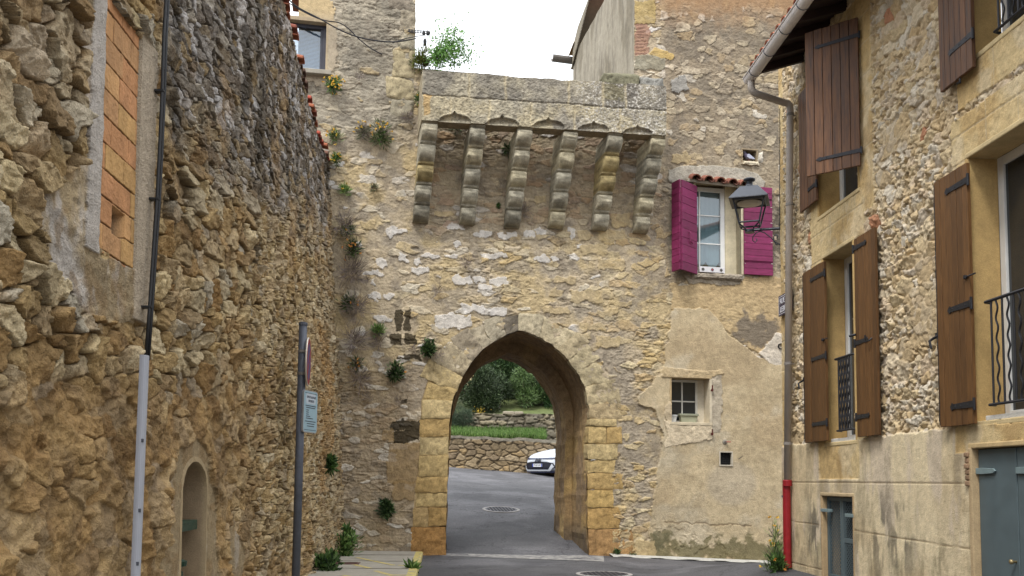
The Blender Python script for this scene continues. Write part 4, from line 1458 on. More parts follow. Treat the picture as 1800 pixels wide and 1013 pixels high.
def casement(parent, M, s0, s1, z0, z1, y, bars_v, bars_h, fw=.07, mat=None, pane=True, name='window'):
    f = MB()
    mat = mat or M_WHITEF
    f.box(s0, s0 + fw, y, y + .06, z0, z1); f.box(s1 - fw, s1, y, y + .06, z0, z1)
    f.box(s0 + fw, s1 - fw, y + .002, y + .058, z0, z0 + fw); f.box(s0 + fw, s1 - fw, y + .002, y + .058, z1 - fw, z1)
    for q in bars_v:
        x = s0 + (s1 - s0) * q
        f.box(x - .015, x + .015, y + .008, y + .05, z0 + fw, z1 - fw)
    for q in bars_h:
        z = z0 + (z1 - z0) * q
        f.box(s0 + fw, s1 - fw, y + .011, y + .047, z - .014, z + .014)
    win = f.build(name, mat, parent, M, bev=.005)
    if pane:
        MB().box(s0 + fw - .01, s1 - fw + .01, y + .026, y + .034, z0 + fw - .01, z1 - fw + .01).build('pane', M_GLASS, win, M)
    return win


def make_shutter(parent, M, W, H, n, mat, horizontal=False, straps=(.12, .88), slen=.34, th=.035, name='shutter', sw=.045, strap_mat=None, seed=1):
    """hinge line on local x = 0, width along x, face on local -y"""
    mb = MB()
    rng = random.Random(seed)
    if horizontal:
        zs = [0]
        for k in range(n): zs.append(zs[-1] + rng.uniform(.8, 1.2))
        zs = [z / zs[-1] * H for z in zs]
        for a, b_ in zip(zs[:-1], zs[1:]):
            mb.box(rng.uniform(0, .004), W - rng.uniform(0, .004), -th - rng.uniform(0, .004), 0, a + .0025, b_ - .0025, .5 * rng.uniform(.82, 1.16))
    else:
        for k in range(n):
            a, b_ = W * k / n, W * (k + 1) / n
            mb.box(a + .003, b_ - .003, -th - rng.uniform(0, .005), 0, rng.uniform(0, .005), H - rng.uniform(0, .006), .5 * rng.uniform(.78, 1.2))
    mb.box(.004, W - .004, -th * .55, -.004, .006, H - .006)
    sh = mb.build(name, mat, parent, M, bev=.004)
    for q in straps:
        z = H * q
        b = MB()
        P = [(-.02, z - sw * .5), (slen * .86, z - sw * .38), (slen * .9, z - sw * .6), (slen, z), (slen * .9, z + sw * .6), (slen * .86, z + sw * .38), (-.02, z + sw * .5)]
        b.prism([(x, -th - .010, zz) for x, zz in P], [(x, -th - .0035, zz) for x, zz in P])
        b.tube([(-.018, -th - .004, z - sw * .9), (-.018, -th - .004, z + sw * .9)], .014, 8)
        for q2 in (.2, .5, .75):
            b.lathe([(.0, -.001), (.007, 0), (.005, .004), (0, .005)], (0, 0, 0), 6, None, Matrix.Translation((slen * q2, -th - .010, z)) @ Matrix.Rotation(math.pi / 2, 4, 'X'))
        b.build('strap', strap_mat or M_IRON, sh, M)
    return sh


def frame_matrix(o, ax, ay, az=(0, 0, 1)):
    return Matrix(((ax[0], ay[0], az[0], o[0]), (ax[1], ay[1], az[1], o[1]), (ax[2], ay[2], az[2], o[2]), (0, 0, 0, 1)))


def build_plastered():
    t = HOUSE
    (s0, z1), (s1, z0) = PW
    cr, gy = NA(206, 194, 162), NA(150, 138, 120)
    mb = MB()
    mb.box(s0 - .05, s0 + .004, -.035, .3, z0, z1, cr); mb.box(s1 - .004, s1 + .05, -.036, .3, z0, z1, cr)
    mb.box(s0 - .05, s1 + .05, -.04, .3, z1 - .004, z1 + .07, NA(184, 166, 130))
    mb.build('window_reveal', M_PLAST, t, MG, bev=.01)
    mb = MB()
    rough_block(mb, [(s0 - .12, z0 - .14), (s1 + .02, z0 - .14), (s1, z0 - .004), (s0 - .1, z0 - .004)], -.10, .3, gy, 33, rnd=.05)
    mb.build('window_sill', M_DRESS, t, MG)
    sR = G(1273, 400, -.30)[0]
    MB().box(sR, s1, .24, .36, z0, z1, NA(206, 194, 162)).box(s1 - .004, s1 + .03, -.02, .3, z0, z1, NA(206, 194, 162)).build('window_cheek', M_PLAST, t, MG)
    win = casement(t, MG, s0 - .04, sR, z0 + .02, z1 - .06, .27, (.30,), (.36, .68), .10)
    mb = MB()                                                   # lace curtain with a pointed hem
    n = 12
    a, b_ = s0 + .06, sR - .11
    zt = z1 - .16
    for k in range(n):
        x0, x1 = a + (b_ - a) * k / n, a + (b_ - a) * (k + 1) / n
        hz = lambda x: z0 + .12 + .22 * abs(((x - a) / (b_ - a) * 2) % 1 - .5) * 2
        mb.add([(x0, .342 + .006 * (k % 2), hz(x0)), (x1, .342 + .006 * ((k + 1) % 2), hz(x1)), (x1, .342, zt), (x0, .342, zt)], [(0, 1, 2, 3)])
    mb.build('curtain', mat_plain('grey_green_lace', A(150, 164, 160), .8, 0, .12, 60), win, MG)
    MB().box(s0 - .05, s1, .40, .42, z0, z1).build('dark_room', M_DARK, win, MG)
    for o in win.children:
        if o.name.startswith('pane'):
            o.data.materials[0] = bpy.data.materials['clear_glass']
    # hood of half round tiles
    (ha, hz_), (hb, _) = G(1206, 311), G(1312, 322)
    nt_ = 5
    hm = MB()
    zA, zB = G(1206, 313, .2)[1], G(1312, 326, .2)[1]
    for k in range(nt_):
        x = ha + (hb - ha) * (k + .5) / nt_
        z = zA + (zB - zA) * (k + .5) / nt_
        arc_tile(hm, (x, -.24, z - .02), (x, .02, z + .09), .115, .10, NA(150, 92, 72) * (.8 + .12 * (k % 3)), .02)
        arc_tile(hm, (x + .1, -.20, z + .035), (x + .1, .02, z + .13), .07, .06, NA(116, 76, 62), .016, 8, (0, 0, -1))
    hm.build('tile_hood', M_PLAST, t, MG)
    mb = MB()
    P = [(ha - .02, zA - .05), (hb + .02, zB - .05), (hb + .02, zB + .02), (ha - .02, zA + .02)]
    mb.prism([(x, -.13, z) for x, z in P], [(x, .01, z + .05) for x, z in P], NA(160, 150, 132)).build('hood_ledge', M_PLAST, t, MG, bev=.01)
    # shutters
    zs0, zs1 = G(1330, 484, .05)[1], G(1330, 329, .05)[1]
    sA, sB = G(1307, 400, .05)[0], G(1357, 400, .05)[0]
    sh = make_shutter(t, MG @ Matrix.Translation((sA, -.04, zs0)), sB - sA, zs1 - zs0, 13, M_PURPLE, True, (), th=.04, seed=4)
    for za, zb_ in ((.30, .385), ((zs1 - zs0) * .86, (zs1 - zs0) * .9)):
        MB().box(.01, sB - sA - .01, -.06, -.04, za, zb_).build('batten', M_PURPLE, sh, MG @ Matrix.Translation((sA, -.04, zs0)), bev=.006)
    MS = MG @ Matrix.Translation((sA, -.04, zs0))
    MB().tube([(.01, -.05, .3), (.01, -.05, .44)], .02, 8).build('hinge', M_PURPLE, sh, MS)
    raw = mat_plain('bare_wood', A(200, 190, 180), .9, 0, .2)
    for q in (.12, .5, .58, .76, .36):                        # paint chipped to the wood at the board ends
        MB().box(.003, .03, -.0455, -.0425, (zs1 - zs0) * q, (zs1 - zs0) * q + .008).build('bare_chip', raw, sh, MS)
        MB().box(sB - sA - .05, sB - sA - .005, -.0455, -.0425, (zs1 - zs0) * q + .02, (zs1 - zs0) * q + .032).build('bare_chip', raw, sh, MS)
    # left leaf swung out from the wall, folded in two
    h0 = Vector((s0 - .01, -.05, 0)); f_ = Vector((G(1197, 400, .40)[0], -.40, 0)); g_ = Vector((G(1183, 400, .12)[0], -.12, 0))
    zl0, zl1 = G(1205, 478, .25)[1], G(1205, 321, .25)[1]
    d = (f_ - h0); W1 = d.length; d.normalize()
    nrm = Vector((d.y, -d.x, 0))
    if nrm.y > 0: nrm = -nrm
    M1 = MG @ frame_matrix((h0.x, h0.y, zl0), d, -nrm)
    sh = make_shutter(t, M1, W1, zl1 - zl0, 11, M_PURPLE, True, (), th=.035, seed=7)
    b = MB()
    b.tube([(W1 * .55, -.05, .62), (W1 * .55, -.075, .66), (W1 * .55, -.075, .82), (W1 * .55, -.05, .86)], .012, 6)
    b.tube([(W1 * .55, -.06, .66), (W1 * .40, -.065, .62), (W1 * .38, -.065, .68)], .010, 6)
    b.build('latch', M_PURPLE, sh, M1)
    d2 = (g_ - f_); W2 = d2.length; d2.normalize()
    nr2 = Vector((d2.y, -d2.x, 0))
    if nr2.x > 0: nr2 = -nr2
    M2 = MG @ frame_matrix((f_.x, f_.y, zl0 + .01), d2, -nr2)
    sh = make_shutter(t, M2, W2, zl1 - zl0, 12, M_PURPLE, True, (), th=.035, seed=9)
    for q in (.1, .3, .52, .75, .9):
        MB().tube([(.0, -.03, (zl1 - zl0) * q), (.0, -.03, (zl1 - zl0) * q + .09)], .017, 8).build('hinge', M_PURPLE, sh, M2)
    # small window
    (s0, z1), (s1, z0) = SW
    mb = MB()
    mb.box(s0 - .04, s0 + .004, -.05, .34, z0, z1, NA(176, 152, 110)); mb.box(s1 - .004, s1 + .05, -.062, .34, z0, z1, NA(206, 192, 164))
    mb.box(s0 - .1, s1 + .05, -.066, .34, z1 - .004, z1 + .06, NA(180, 156, 114)); mb.box(s0 - .04, s1 + .05, -.07, .34, z0 - .06, z0 + .004, NA(206, 190, 158))
    mb.build('window_reveal', M_PLAST, t, MG, bev=.008)
    win = casement(t, MG, s0 + .005, G(1226, 700, -.26)[0], z0 + .004, z1 - .01, .25, (.5,), (.5,), .05, mat_plain('grey_white_frame', A(206, 204, 196), .6, 0, .08))
    MB().box(G(1226, 700, -.26)[0], s1, .26, .34, z0, z1, NA(214, 204, 182)).build('window_cheek', M_PLAST, t, MG)
    # vent, hinge pins, side wall, roof
    (s0, z1), (s1, z0) = VT
    mb = MB()
    for a in ((s0 - .02, s0 + .006, -.055, .12, z0, z1), (s1 - .006, s1 + .02, -.055, .12, z0, z1), (s0 - .02, s1 + .02, -.056, .12, z0 - .02, z0 + .006), (s0 - .02, s1 + .02, -.056, .12, z1 - .006, z1 + .02)):
        mb.box(*a, NA(196, 186, 166))
    v = mb.build('vent', M_PLAST, t, MG)
    b = MB().box(s0, s1, .02, .03, z0, z1)
    for k in range(1, 6):
        x = s0 + (s1 - s0) * k / 6
        b.tube([(x, .01, z0), (x, .01, z1)], .005, 5); b.tube([(s0, .012, z0 + (z1 - z0) * k / 6), (s1, .012, z0 + (z1 - z0) * k / 6)], .005, 5)
    b.build('vent_grille', M_DARK, v, MG)
    for (x, y) in ((1251, 686), (1251, 763)):
        s, z = G(x, y, .08)
        MB().tube([(s, -.02, z), (s, -.13, z)], .018, 6).tube([(s, -.12, z - .02), (s, -.12, z + .10)], .014, 6).tube([(s, -.12, z - .03), (s, -.12, z + .02)], .022, 6).build('hinge_pin', mat_plain('rusty_iron', A(96, 40, 32, .8), .8, .2, .3, 20), t, MG)
    s, z = G(1274, 777, .05)
    b = MB()
    b.lathe([(.0, -.0), (.052, 0), (.05, .012), (.03, .018), (0, .02)], (0, 0, 0), 14, NA(150, 144, 130), Matrix.Translation((s, -.05, z)) @ Matrix.Rotation(math.pi / 2, 4, 'X'))
    o = b.build('pipe_stub', M_ATTR, t, MG)
    MB().tube([(s, -.05, z), (s + .05, -.12, z - .002), (s + .10, -.13, z - .003)], .012, 6, NA(170, 60, 50)).tube([(s, -.02, z), (s, -.1, z)], .022, 8, NA(110, 100, 90)).build('tap', M_ATTR, o, MG)
    s, z = G(1299, 806, .05)
    MB().tube([(s, -.02, z), (s, -.09, z), (s + .05, -.1, z + .04), (s + .05, -.1, z + .06)], .007, 5).build('wall_hook', M_IRON, t, MG)
    s, z = G(1372, 609, .06)
    MB().lathe([(.05, 0), (.062, 0), (.062, .05), (.05, .05), (.05, .005), (0, .005)], (0, 0, 0), 14, None, Matrix.Translation((s, -.04, z)) @ Matrix.Rotation(math.pi / 2, 4, 'X')).build('waste_pipe', M_DARK, t, MG)
    # niche of the pigeon
    (s0, z1), (s1, z0) = PH
    mb = MB()
    for a in ((s0 - .03, s0 + .004, -.012, .3, z0, z1), (s1 - .004, s1 + .03, -.013, .3, z0, z1), (s0 - .03, s1 + .03, -.014, .3, z0 - .03, z0 + .004), (s0 - .03, s1 + .03, -.015, .3, z1 - .004, z1 + .03), (s0, s1, .28, .3, z0, z1)):
        mb.box(*a, NA(150, 132, 104))
    mb.build('wall_hole', M_PLAST, t, MG, bev=.006)
    mb = MB()
    rough_block(mb, [(s0 - .02, z0 - .09), (s1 + .06, z0 - .09), (s1 + .02, z0 - .01), (s0, z0 - .01)], -.06, .1, NA(210, 196, 166), 71)
    rough_block(mb, [(s1 + .0, z0 - .02), (s1 + .14, z0 - .03), (s1 + .13, z1 - .02), (s1 + .04, z1 - .05)], -.05, .1, NA(200, 190, 172), 72)
    mb.build('loose_stone', M_DRESS, t, MG)
    # side wall over the gate, its sloping roof edge and the gutter beyond
    sl = S_HOUSE_L
    def side(px_, py_):
        """point of the plane s = sl hit by a pixel's ray: depth y, z"""
        d = ray(px_, py_)
        ex = np.array([math.cos(TH), math.sin(TH), 0]); ey = np.array([-math.sin(TH), math.cos(TH), 0])
        o = CAMP - np.array([0, DG, 0])
        tt = (sl - o @ ex) / (d @ ex)
        P_ = o + tt * d
        return float(P_ @ ey), float(P_[2])
    out_ = [side(*p) for p in ((1006, 150), (1008, 118), (1010, 80), (1018, 48), (1036, 0), (1052, -50))]
    yb = max(o[0] for o in out_)
    outl = [(-.005, 8.9), (yb, 8.9)] + out_[1:] + [(-.005, 13.2)]
    n = len(outl)
    nu = 60
    S_, Z_ = np.meshgrid(np.linspace(-.01, yb + .3, 150), np.linspace(8.9, 13.2, 150), indexing='ij')
    f = fbm(S_ * 1.2, Z_ * .5, 5, 711); f3 = fbm(S_ * 5, Z_ * 1.2, 4, 713)
    c = mixc(np.broadcast_to(NA(168, 158, 138), S_.shape + (3,)), np.broadcast_to(NA(142, 132, 112), S_.shape + (3,)), sst(.42, .6, f))
    c = mixc(c, np.broadcast_to(NA(178, 168, 148), c.shape), sst(.5, .65, f3) * .7); c = mixc(c, np.broadcast_to(NA(120, 112, 98), c.shape), sst(.55, .7, fbm(S_ * 9, Z_ * 1.5, 4, 715)) * .5)
    xs = .25 * (S_[:-1, :-1] + S_[1:, :-1] + S_[1:, 1:] + S_[:-1, 1:]); zs = .25 * (Z_[:-1, :-1] + Z_[1:, :-1] + Z_[1:, 1:] + Z_[:-1, 1:])
    order = sorted(out_[1:], key=lambda q: q[1])
    zo = np.array([q[1] for q in order]); yo = np.array([q[0] for q in order])
    # squeeze the grid into the outline so that its edge is clean
    ymax = np.interp(Z_, zo, yo, left=yo[0], right=yo[-1])
    frac = np.linspace(0, 1, 150)[:, None]
    Yg = -.01 + (ymax + .01) * frac
    height_mesh('side_wall', np.stack([np.full(S_.shape, sl) - (f3 - .5) * .03, Yg, Z_], -1), c, np.ones(xs.shape, bool), M_PLAST, t, MG, flip=True)
    mb = MB()
    edge = [(sl, y, z) for y, z in zip(yo, zo)]
    mb.prism([(sl - .04, y, z) for _, y, z in edge] + [(sl - .04, edge[-1][1] + .16, edge[-1][2]), (sl - .04, edge[0][1] + .16, edge[0][2] + .0)],
             [(sl + 6, y, z) for _, y, z in edge] + [(sl + 6, edge[-1][1] + .16, edge[-1][2]), (sl + 6, edge[0][1] + .16, edge[0][2] + .0)], NA(150, 140, 120))
    mb.build('roof_edge', M_PLAST, t, MG)
    gp = MG.inverted() @ AT(990, 108, DG + yb + .6)
    mb = MB()
    P = []; Q = []
    for an in np.linspace(math.pi, 2 * math.pi, 9):
        P.append((gp.x + .0 - .32, gp.y + math.cos(an) * .14, gp.z + .11 + math.sin(an) * .14)); Q.append((gp.x + 3, gp.y + math.cos(an) * .14, gp.z + .0 + math.sin(an) * .14))
    for an in np.linspace(2 * math.pi, math.pi, 9):
        P.append((gp.x - .32, gp.y + math.cos(an) * .125, gp.z + .11 + math.sin(an) * .125)); Q.append((gp.x + 3, gp.y + math.cos(an) * .125, gp.z + math.sin(an) * .125))
    mb.prism(P, Q).build('gutter', M_ZINC, t, MG)
    mb = MB()
    for k in range(8):
        x = gp.x + .22 + k * .22
        arc_tile(mb, (x, gp.y - .05, gp.z + .10), (x, gp.y - .6, gp.z + .26), .1, .08, NA(170, 140, 92))
    mb.build('eaves_tiles', M_PLAST, t, MG)
    b = MB().box(S_HOUSE_L + .05, 9.4, .4, 5, 6, 12, NA(150, 130, 100)).box(4.6, 9.4, .42, 5, -.3, 6, NA(150, 130, 100))
    b.box(S_HOUSE_L + .1, 9.7, .1, 3.4, 13.15, 13.25, NA(150, 86, 58))
    b.build('roof', M_PLAST, t, MG)


build_plastered()
# ------------------------------------------------------------------ the stone house: openings, shutters, eaves, pipes
def build_stone_house():
    t = STONE
    och, och2 = NA(194, 160, 96), NA(188, 150, 84)
    M_REV = M_PLAST
    def reveal(o, d=.27, col=och, sill=True):
        y0, y1, z0, z1 = o
        mb = MB()
        f = XR - .034
        mb.box(f, XR + d, y1 - .006, y1 + .05, z0, z1, col); mb.box(f, XR + d, y0 - .05, y0 + .006, z0, z1, col)
        mb.box(f - .002, XR + d, y0 - .05, y1 + .05, z1 - .006, z1 + .05, NA(206, 182, 130)); mb.box(f - .002, XR + d, y0 - .05, y1 + .05, z0 - .05, z0 + .006, NA(204, 180, 128))
        mb.build('window_reveal', M_REV, t, bev=.012)
    MR = frame_matrix((XR, 0, 0), (0, -1, 0), (1, 0, 0))             # local x = -Y, local y = into the wall
    def french(o, bars=()):
        y0, y1, z0, z1 = o
        MR2 = Matrix(((0, 1, 0, XR), (1, 0, 0, 0), (0, 0, 1, 0), (0, 0, 0, 1)))
        win = casement(t, MR2, y0, y1, z0 + .02, z1, .27, (.5,), bars, .09)
        MB().box(XR + .5, XR + .52, y0 - .3, y1 + .3, z0 - .3, z1 + .3).build('dark_room', M_DARK, win)
        return win
    for o in (O_LF, O_LN, O_UF, O_UN):
        reveal(o)
        french(o)
    for o in (O_LF, O_LN):
        MB().box(XR - .02, XR + .3, o[0] + .04, o[1] - .16, o[2] - .0, o[2] + .05, NA(214, 210, 200)).build('threshold', M_PLAST, t, bev=.008)
    # shutters flat against the wall
    ML = lambda y, z, x=XR - .075: Matrix(((0, 1, 0, x), (1, 0, 0, y), (0, 0, 1, z), (0, 0, 0, 1)))
    MRt = lambda y, z, x=XR - .075: Matrix(((0, 1, 0, x), (-1, 0, 0, y), (0, 0, 1, z), (0, 0, 0, 1)))
    def clasp(sh, M, W, H, q=.02):
        b = MB()
        for zz in (.9, .62, .33, .04):
            b.tube([(W + .012, -.03, H * zz - .04), (W + .012, -.03, H * zz + .04)], .012, 6)
        b.tube([(W + .012, -.03, .02), (W + .012, -.03, H - .03)], .008, 6)
        z = H * .37
        b.tube([(W + .012, -.03, z), (W + .07, -.05, z - .02), (W + .05, -.10, z - .05), (W + .02, -.10, z - .13)], .014, 6)
        b.box(W + .0, W + .09, -.02, -.005, z - .02, z + .04)
        b.build('espagnolette', M_IRON, sh, M)
        b = MB()
        b.tube([(-.01 + .06, -.042, H * .56), (-.16, -.075, H * .555)], .008, 6)
        b.lathe([(.0, -.02), (.02, -.015), (.02, .015), (0, .02)], (.06, -.045, H * .56), 8)
        b.build('hook', M_IRON, sh, M)
    ys_ = lambda x, y: RW(x, y, XR - .11)[0]
    zs_ = lambda x, y: RW(x, y, XR - .11)[1]
    y1, za, zb_ = ys_(1451, 620), zs_(1434, 777), zs_(1447, 459)
    M = ML(y1, za); W = ys_(1413, 620) - y1
    sh = make_shutter(t, M, W, zb_ - za, 6, M_WOOD, straps=(.10, .47, .93), slen=.50, sw=.06, seed=11); clasp(sh, M, W, zb_ - za)
    y0, za, zb_ = ys_(1504, 600), zs_(1525, 767), zs_(1520, 409)
    M = MRt(y0, za); W = y0 - ys_(1541, 600)
    sh = make_shutter(t, M, W, zb_ - za, 6, M_WOOD, straps=(.10, .47, .95), slen=.36, sw=.06, seed=12)
    MB().tube([(W * .8, -.04, 1.15), (W * .8, -.07, 1.12), (W * .6, -.07, 1.12), (W * .6, -.07, 1.2)], .01, 6).build('hook', M_IRON, sh, M)
    MB().tube([(.02, -.04, 1.26), (-.05, -.09, 1.25)], .016, 6).build('pin', M_IRON, sh, M)
    y1, za, zb_ = ys_(1705, 500), zs_(1680, 749), zs_(1675, 300)
    M = ML(y1, za); W = ys_(1648, 550) - y1
    sh = make_shutter(t, M, W, zb_ - za, 6, M_WOOD, straps=(.075, .455, .93), slen=.40, sw=.065, seed=13); clasp(sh, M, W, zb_ - za)
    y0 = O_LN[0] - .01
    make_shutter(t, MRt(y0, za), W, zb_ - za, 6, M_WOOD, straps=(.075, .455, .93), slen=.40, sw=.065, seed=14)
    # upper shutters
    y1, za = ys_(1709, 80), zs_(1680, 142)
    M = ML(y1, za); W = ys_(1651, 80) - y1
    sh = make_shutter(t, M, W, 1.9, 6, M_WOOD2, straps=(.17, .86), slen=.42, sw=.06, seed=15)
    MB().tube([(W * .4, -.03, -.01), (W * .4, -.03, -.05), (W * .4, -.06, -.06)], .012, 6).build('hook', M_IRON, sh, M)
    y1, za = O_UF[1] - .12, zs_(1437, 350)
    M = ML(y1, za); W = .62
    make_shutter(t, M, W, 1.75, 6, M_WOOD2, straps=(.13, .86), slen=.3, sw=.06, seed=16)
    # the half closed one
    hz0, hz1 = RW(1511, 295, XR - .05)[1], RW(1513, 27, XR - .05)[1]
    hy = RW(1512, 170, XR - .05)[0]
    d = ray(1418, 175); best = None
    for X in np.linspace(3.9, 4.85, 400):
        Yq = X / d[0] * d[1]
        r_ = math.hypot(XR - .05 - X, Yq - hy)
        if best is None or abs(r_ - .68) < best[0]: best = (abs(r_ - .68), X, Yq)
    dv = Vector((best[1] - (XR - .05), best[2] - hy, 0)); W = dv.length; dv.normalize()
    nv_ = Vector((-dv.y, dv.x, 0))
    if nv_.y > 0: nv_ = -nv_
    M = frame_matrix((XR - .05, hy, hz0), dv, -nv_)
    sh = make_shutter(t, M, W, hz1 - hz0, 6, M_WOOD2, straps=(.10, .875), slen=W * .82, sw=.05, seed=17)
    # balcony rails
    def rail(o, zr, zb2, nb, y1):
        b = MB()
        x = XR - .03
        y0 = o[0] + .0
        b.tube([(x + .05, y1 + .02, zr), (x - .02, y1, zr), (x - .02, y0, zr), (x + .05, y0 - .02, zr)], .016, 6)
        r_ = b.build('railing', M_IRON, t)
        b = MB().tube([(x + .05, y1 + .0, zb2), (x - .02, y1 - .02, zb2), (x - .02, y0 + .02, zb2), (x + .05, y0, zb2)], .014, 6)
        b.build('bottom_rail', M_IRON, r_)
        for k in range(nb):
            y = y1 - .09 - (y1 - y0 - .18) * k / (nb - 1)
            if k % 2 == 0:
                b = MB().tube([(x - .02, y, zb2), (x - .02, y, zr)], .010, 6)
            else:
                n = 44
                b = MB().tube([(x - .02, y + .016 * math.sin(2 * math.pi * 5.2 * i / n), zb2 + (zr - zb2) * i / n) for i in range(n + 1)], .010, 6)
            b.build('baluster', M_IRON, r_)
    rail(O_LN, _z(1744, 531), _z(1750, 712), 9, _y(1741, 530))
    rail(O_LF, _z(1476, 632), _z(1478, 758), 9, _y(1475, 632))
    rail(O_UN, _z(1757, 57) + .95, _z(1757, 57), 9, _y(1755, 57))
    # the narrow double door with mesh panels
    y0, y1, z0, z1 = O_DG
    yc = (y0 + y1) / 2
    mb = MB()
    for a in ((y1 - .01, y1 + .04), (y0 - .04, y0 + .01)): mb.box(XR - .05, XR + .2, a[0], a[1], -.3, z1, NA(178, 150, 108))
    mb.box(XR - .052, XR + .2, y0 - .04, y1 + .04, z1 - .01, z1 + .04, NA(190, 166, 124))
    mb.build('door_reveal', M_PLAST, t, bev=.012)
    for k, (a, b_) in enumerate(((yc + .003, y1 - .015), (y0 + .015, yc - .003))):
        zt, zl = z1 - .02, z1 - .02 - (1.02 if k == 0 else 1.08)
        e = .05
        mb = MB().box(XR + .02, XR + .06, a, a + e, z0, zt).box(XR + .02, XR + .06, b_ - e, b_, z0, zt).box(XR + .022, XR + .058, a + e, b_ - e, zt - e, zt).box(XR + .022, XR + .058, a + e, b_ - e, z0, zl)
        if k == 1: mb.box(XR + .024, XR + .056, a + e, b_ - e, zl + .50, zl + .56)
        dr = mb.build('door', M_BLUEGREY, t, bev=.004)
        # expanded metal
        mb = MB()
        st = .052
        H = zt - e - zl; Wd = b_ - a - 2 * e
        for sg in (1, -1):
            c_ = -H
            while c_ < Wd + H:
                u0, u1 = (c_, c_ + H) if sg > 0 else (c_ + H, c_)
                # line from (u0,0) to (u1,H) clipped to the opening
                p0 = np.array([u0, 0.0]); p1 = np.array([u1, H])
                t0, t1 = 0.0, 1.0
                dx = p1[0] - p0[0]
                ta, tb = sorted(((0 - p0[0]) / dx, (Wd - p0[0]) / dx))
                t0, t1 = max(t0, ta), min(t1, tb)
                if t1 - t0 > .01:
                    q0, q1 = p0 + (p1 - p0) * t0, p0 + (p1 - p0) * t1
                    mb.tube([(XR + .03, a + e + q0[0], zl + q0[1]), (XR + .03, a + e + q1[0], zl + q1[1])], .0030, 4, None, False)
                c_ += st
        mb.build('mesh_panel', M_BLUEGREY, dr)
        zz = zt - .18 if k == 0 else zt - .22
        ys_ = y1 + .03 if k == 0 else y0 - .03
        sgn = -1 if k == 0 else 1
        MB().box(XR - .052, XR - .02, min(ys_, ys_ + sgn * .26), max(ys_, ys_ + sgn * .26), zz - .022, zz + .022).box(XR - .05, XR + .02, min(ys_ + sgn * .2, ys_ + sgn * .24), max(ys_ + sgn * .2, ys_ + sgn * .24), zz - .02, zz + .02).build('hinge_strap', mat_plain('pale_grey_paint', A(128, 146, 148, .8), .5, 0, .1), dr, bev=.005)
    MB().box(XR + .3, XR + .32, y0 - .1, y1 + .1, z0, z1 + .1).build('dark_room', M_DARK, t)
    # the large blue grey door
    y0, y1, z0, z1 = O_DB
    mb = MB()
    mb.box(XR - .055, XR + .15, y1 - .01, y1 + .05, -.3, z1, NA(186, 160, 118)); mb.box(XR - .055, XR + .15, y0 - .05, y0 + .01, -.3, z1, NA(186, 160, 118))
    mb.box(XR - .05, XR + .15, y0 - .05, y1 + .05, z1 - .01, z1 + .04, NA(196, 168, 116))
    mb.build('door_reveal', M_PLAST, t, bev=.01)
    for k in range(2):
        wl = .60 if k == 0 else y1 - y0 - .63
        a, b_ = (y1 - .02 - wl, y1 - .02) if k == 0 else (y0 + .01, y1 - .03 - .60)
        dr = MB().box(XR + .01, XR + .05, a, b_ - .004, z0, z1 - .02).build('door', M_BLUEGREY, t, bev=.006)
        yy = b_ + .03 if k == 0 else b_ - .01
        zz = _z(1740, 828)
        P = [(yy, zz - .028), (yy - .12, zz - .03), (yy - .30, zz - .022), (yy - .335, zz), (yy - .30, zz + .022), (yy - .12, zz + .03), (yy, zz + .028)]
        MB().prism([(XR - .012, y, z) for y, z in P], [(XR + .006, y, z) for y, z in P]).build('hinge_strap', bpy.data.materials['pale_grey_paint'], dr, bev=.003)
        if k == 0:
            yk, zk = RW(1785, 988)
            MB().lathe([(.0, -.03), (.02, -.03), (.022, -.01), (.012, 0), (.012, .04)], (0, 0, 0), 10, None, Matrix.Translation((XR - .02, yk, zk)) @ Matrix.Rotation(math.pi / 2, 4, 'Y')).build('door_knob', mat_plain('brass_knob', A(168, 150, 110, .8), .4, .6, .1), dr, smooth=True)
    # chipped stone by the door hinge
    mb = MB()
    for k in range(6):
        z = _z(1716, 795) - k * .055
        rough = random.Random(k)
        mb.box(XR - .062 - rough.random() * .015, XR - .03, y1 + .02, y1 + .09, z - .05, z, NA(150, 120, 90) * rough.uniform(.7, 1.1))
    mb.build('rubble_edge', M_HOUSE, t, bev=.012)
    # eaves: gutter, soffit, rafters, roof tiles
    XG = 4.12
    g0, gz = RW(1316, 140, XG)
    ye = g0
    mb = MB()
    P, Q = [], []
    for an in np.linspace(math.pi, 2 * math.pi, 11):
        P.append((XG + math.cos(an) * .085, ye, gz + math.sin(an) * .085)); Q.append((XG + math.cos(an) * .085, 3.4, gz + math.sin(an) * .085))
    for an in np.linspace(2 * math.pi, math.pi, 11):
        P.append((XG + math.cos(an) * .078, ye, gz + .004 + math.sin(an) * .078)); Q.append((XG + math.cos(an) * .078, 3.4, gz + .004 + math.sin(an) * .078))
    mb.prism(P, Q)
    mb.tube([(XG - .09, ye, gz + .004), (XG - .09, 3.4, gz + .004)], .011, 6)
    gut = mb.build('gutter', mat_plain('pale_gutter', A(222, 216, 212, 1), .45, 0, .08), t, smooth=False)
    yk = ye - .3
    for k in range(15):
        b = MB().tube([(XG + math.cos(an) * .089, yk, gz + math.sin(an) * .089) for an in np.linspace(math.pi * .98, math.pi * 2.02, 12)], .006, 5)
        b.build('gutter_joint', M_STEEL, gut)
        yk -= .62
    MB().prism([(XG + math.cos(an) * .083, ye - .0, gz + math.sin(an) * .083) for an in np.linspace(math.pi, 2 * math.pi, 11)], [(XG + math.cos(an) * .083, ye - .02, gz + math.sin(an) * .083) for an in np.linspace(math.pi, 2 * math.pi, 11)]).build('gutter_end', M_ZINC, gut)
    rise = .32
    xr0 = XG + .03
    rt = lambda x: gz + .10 + (x - xr0) * rise
    mb = MB()
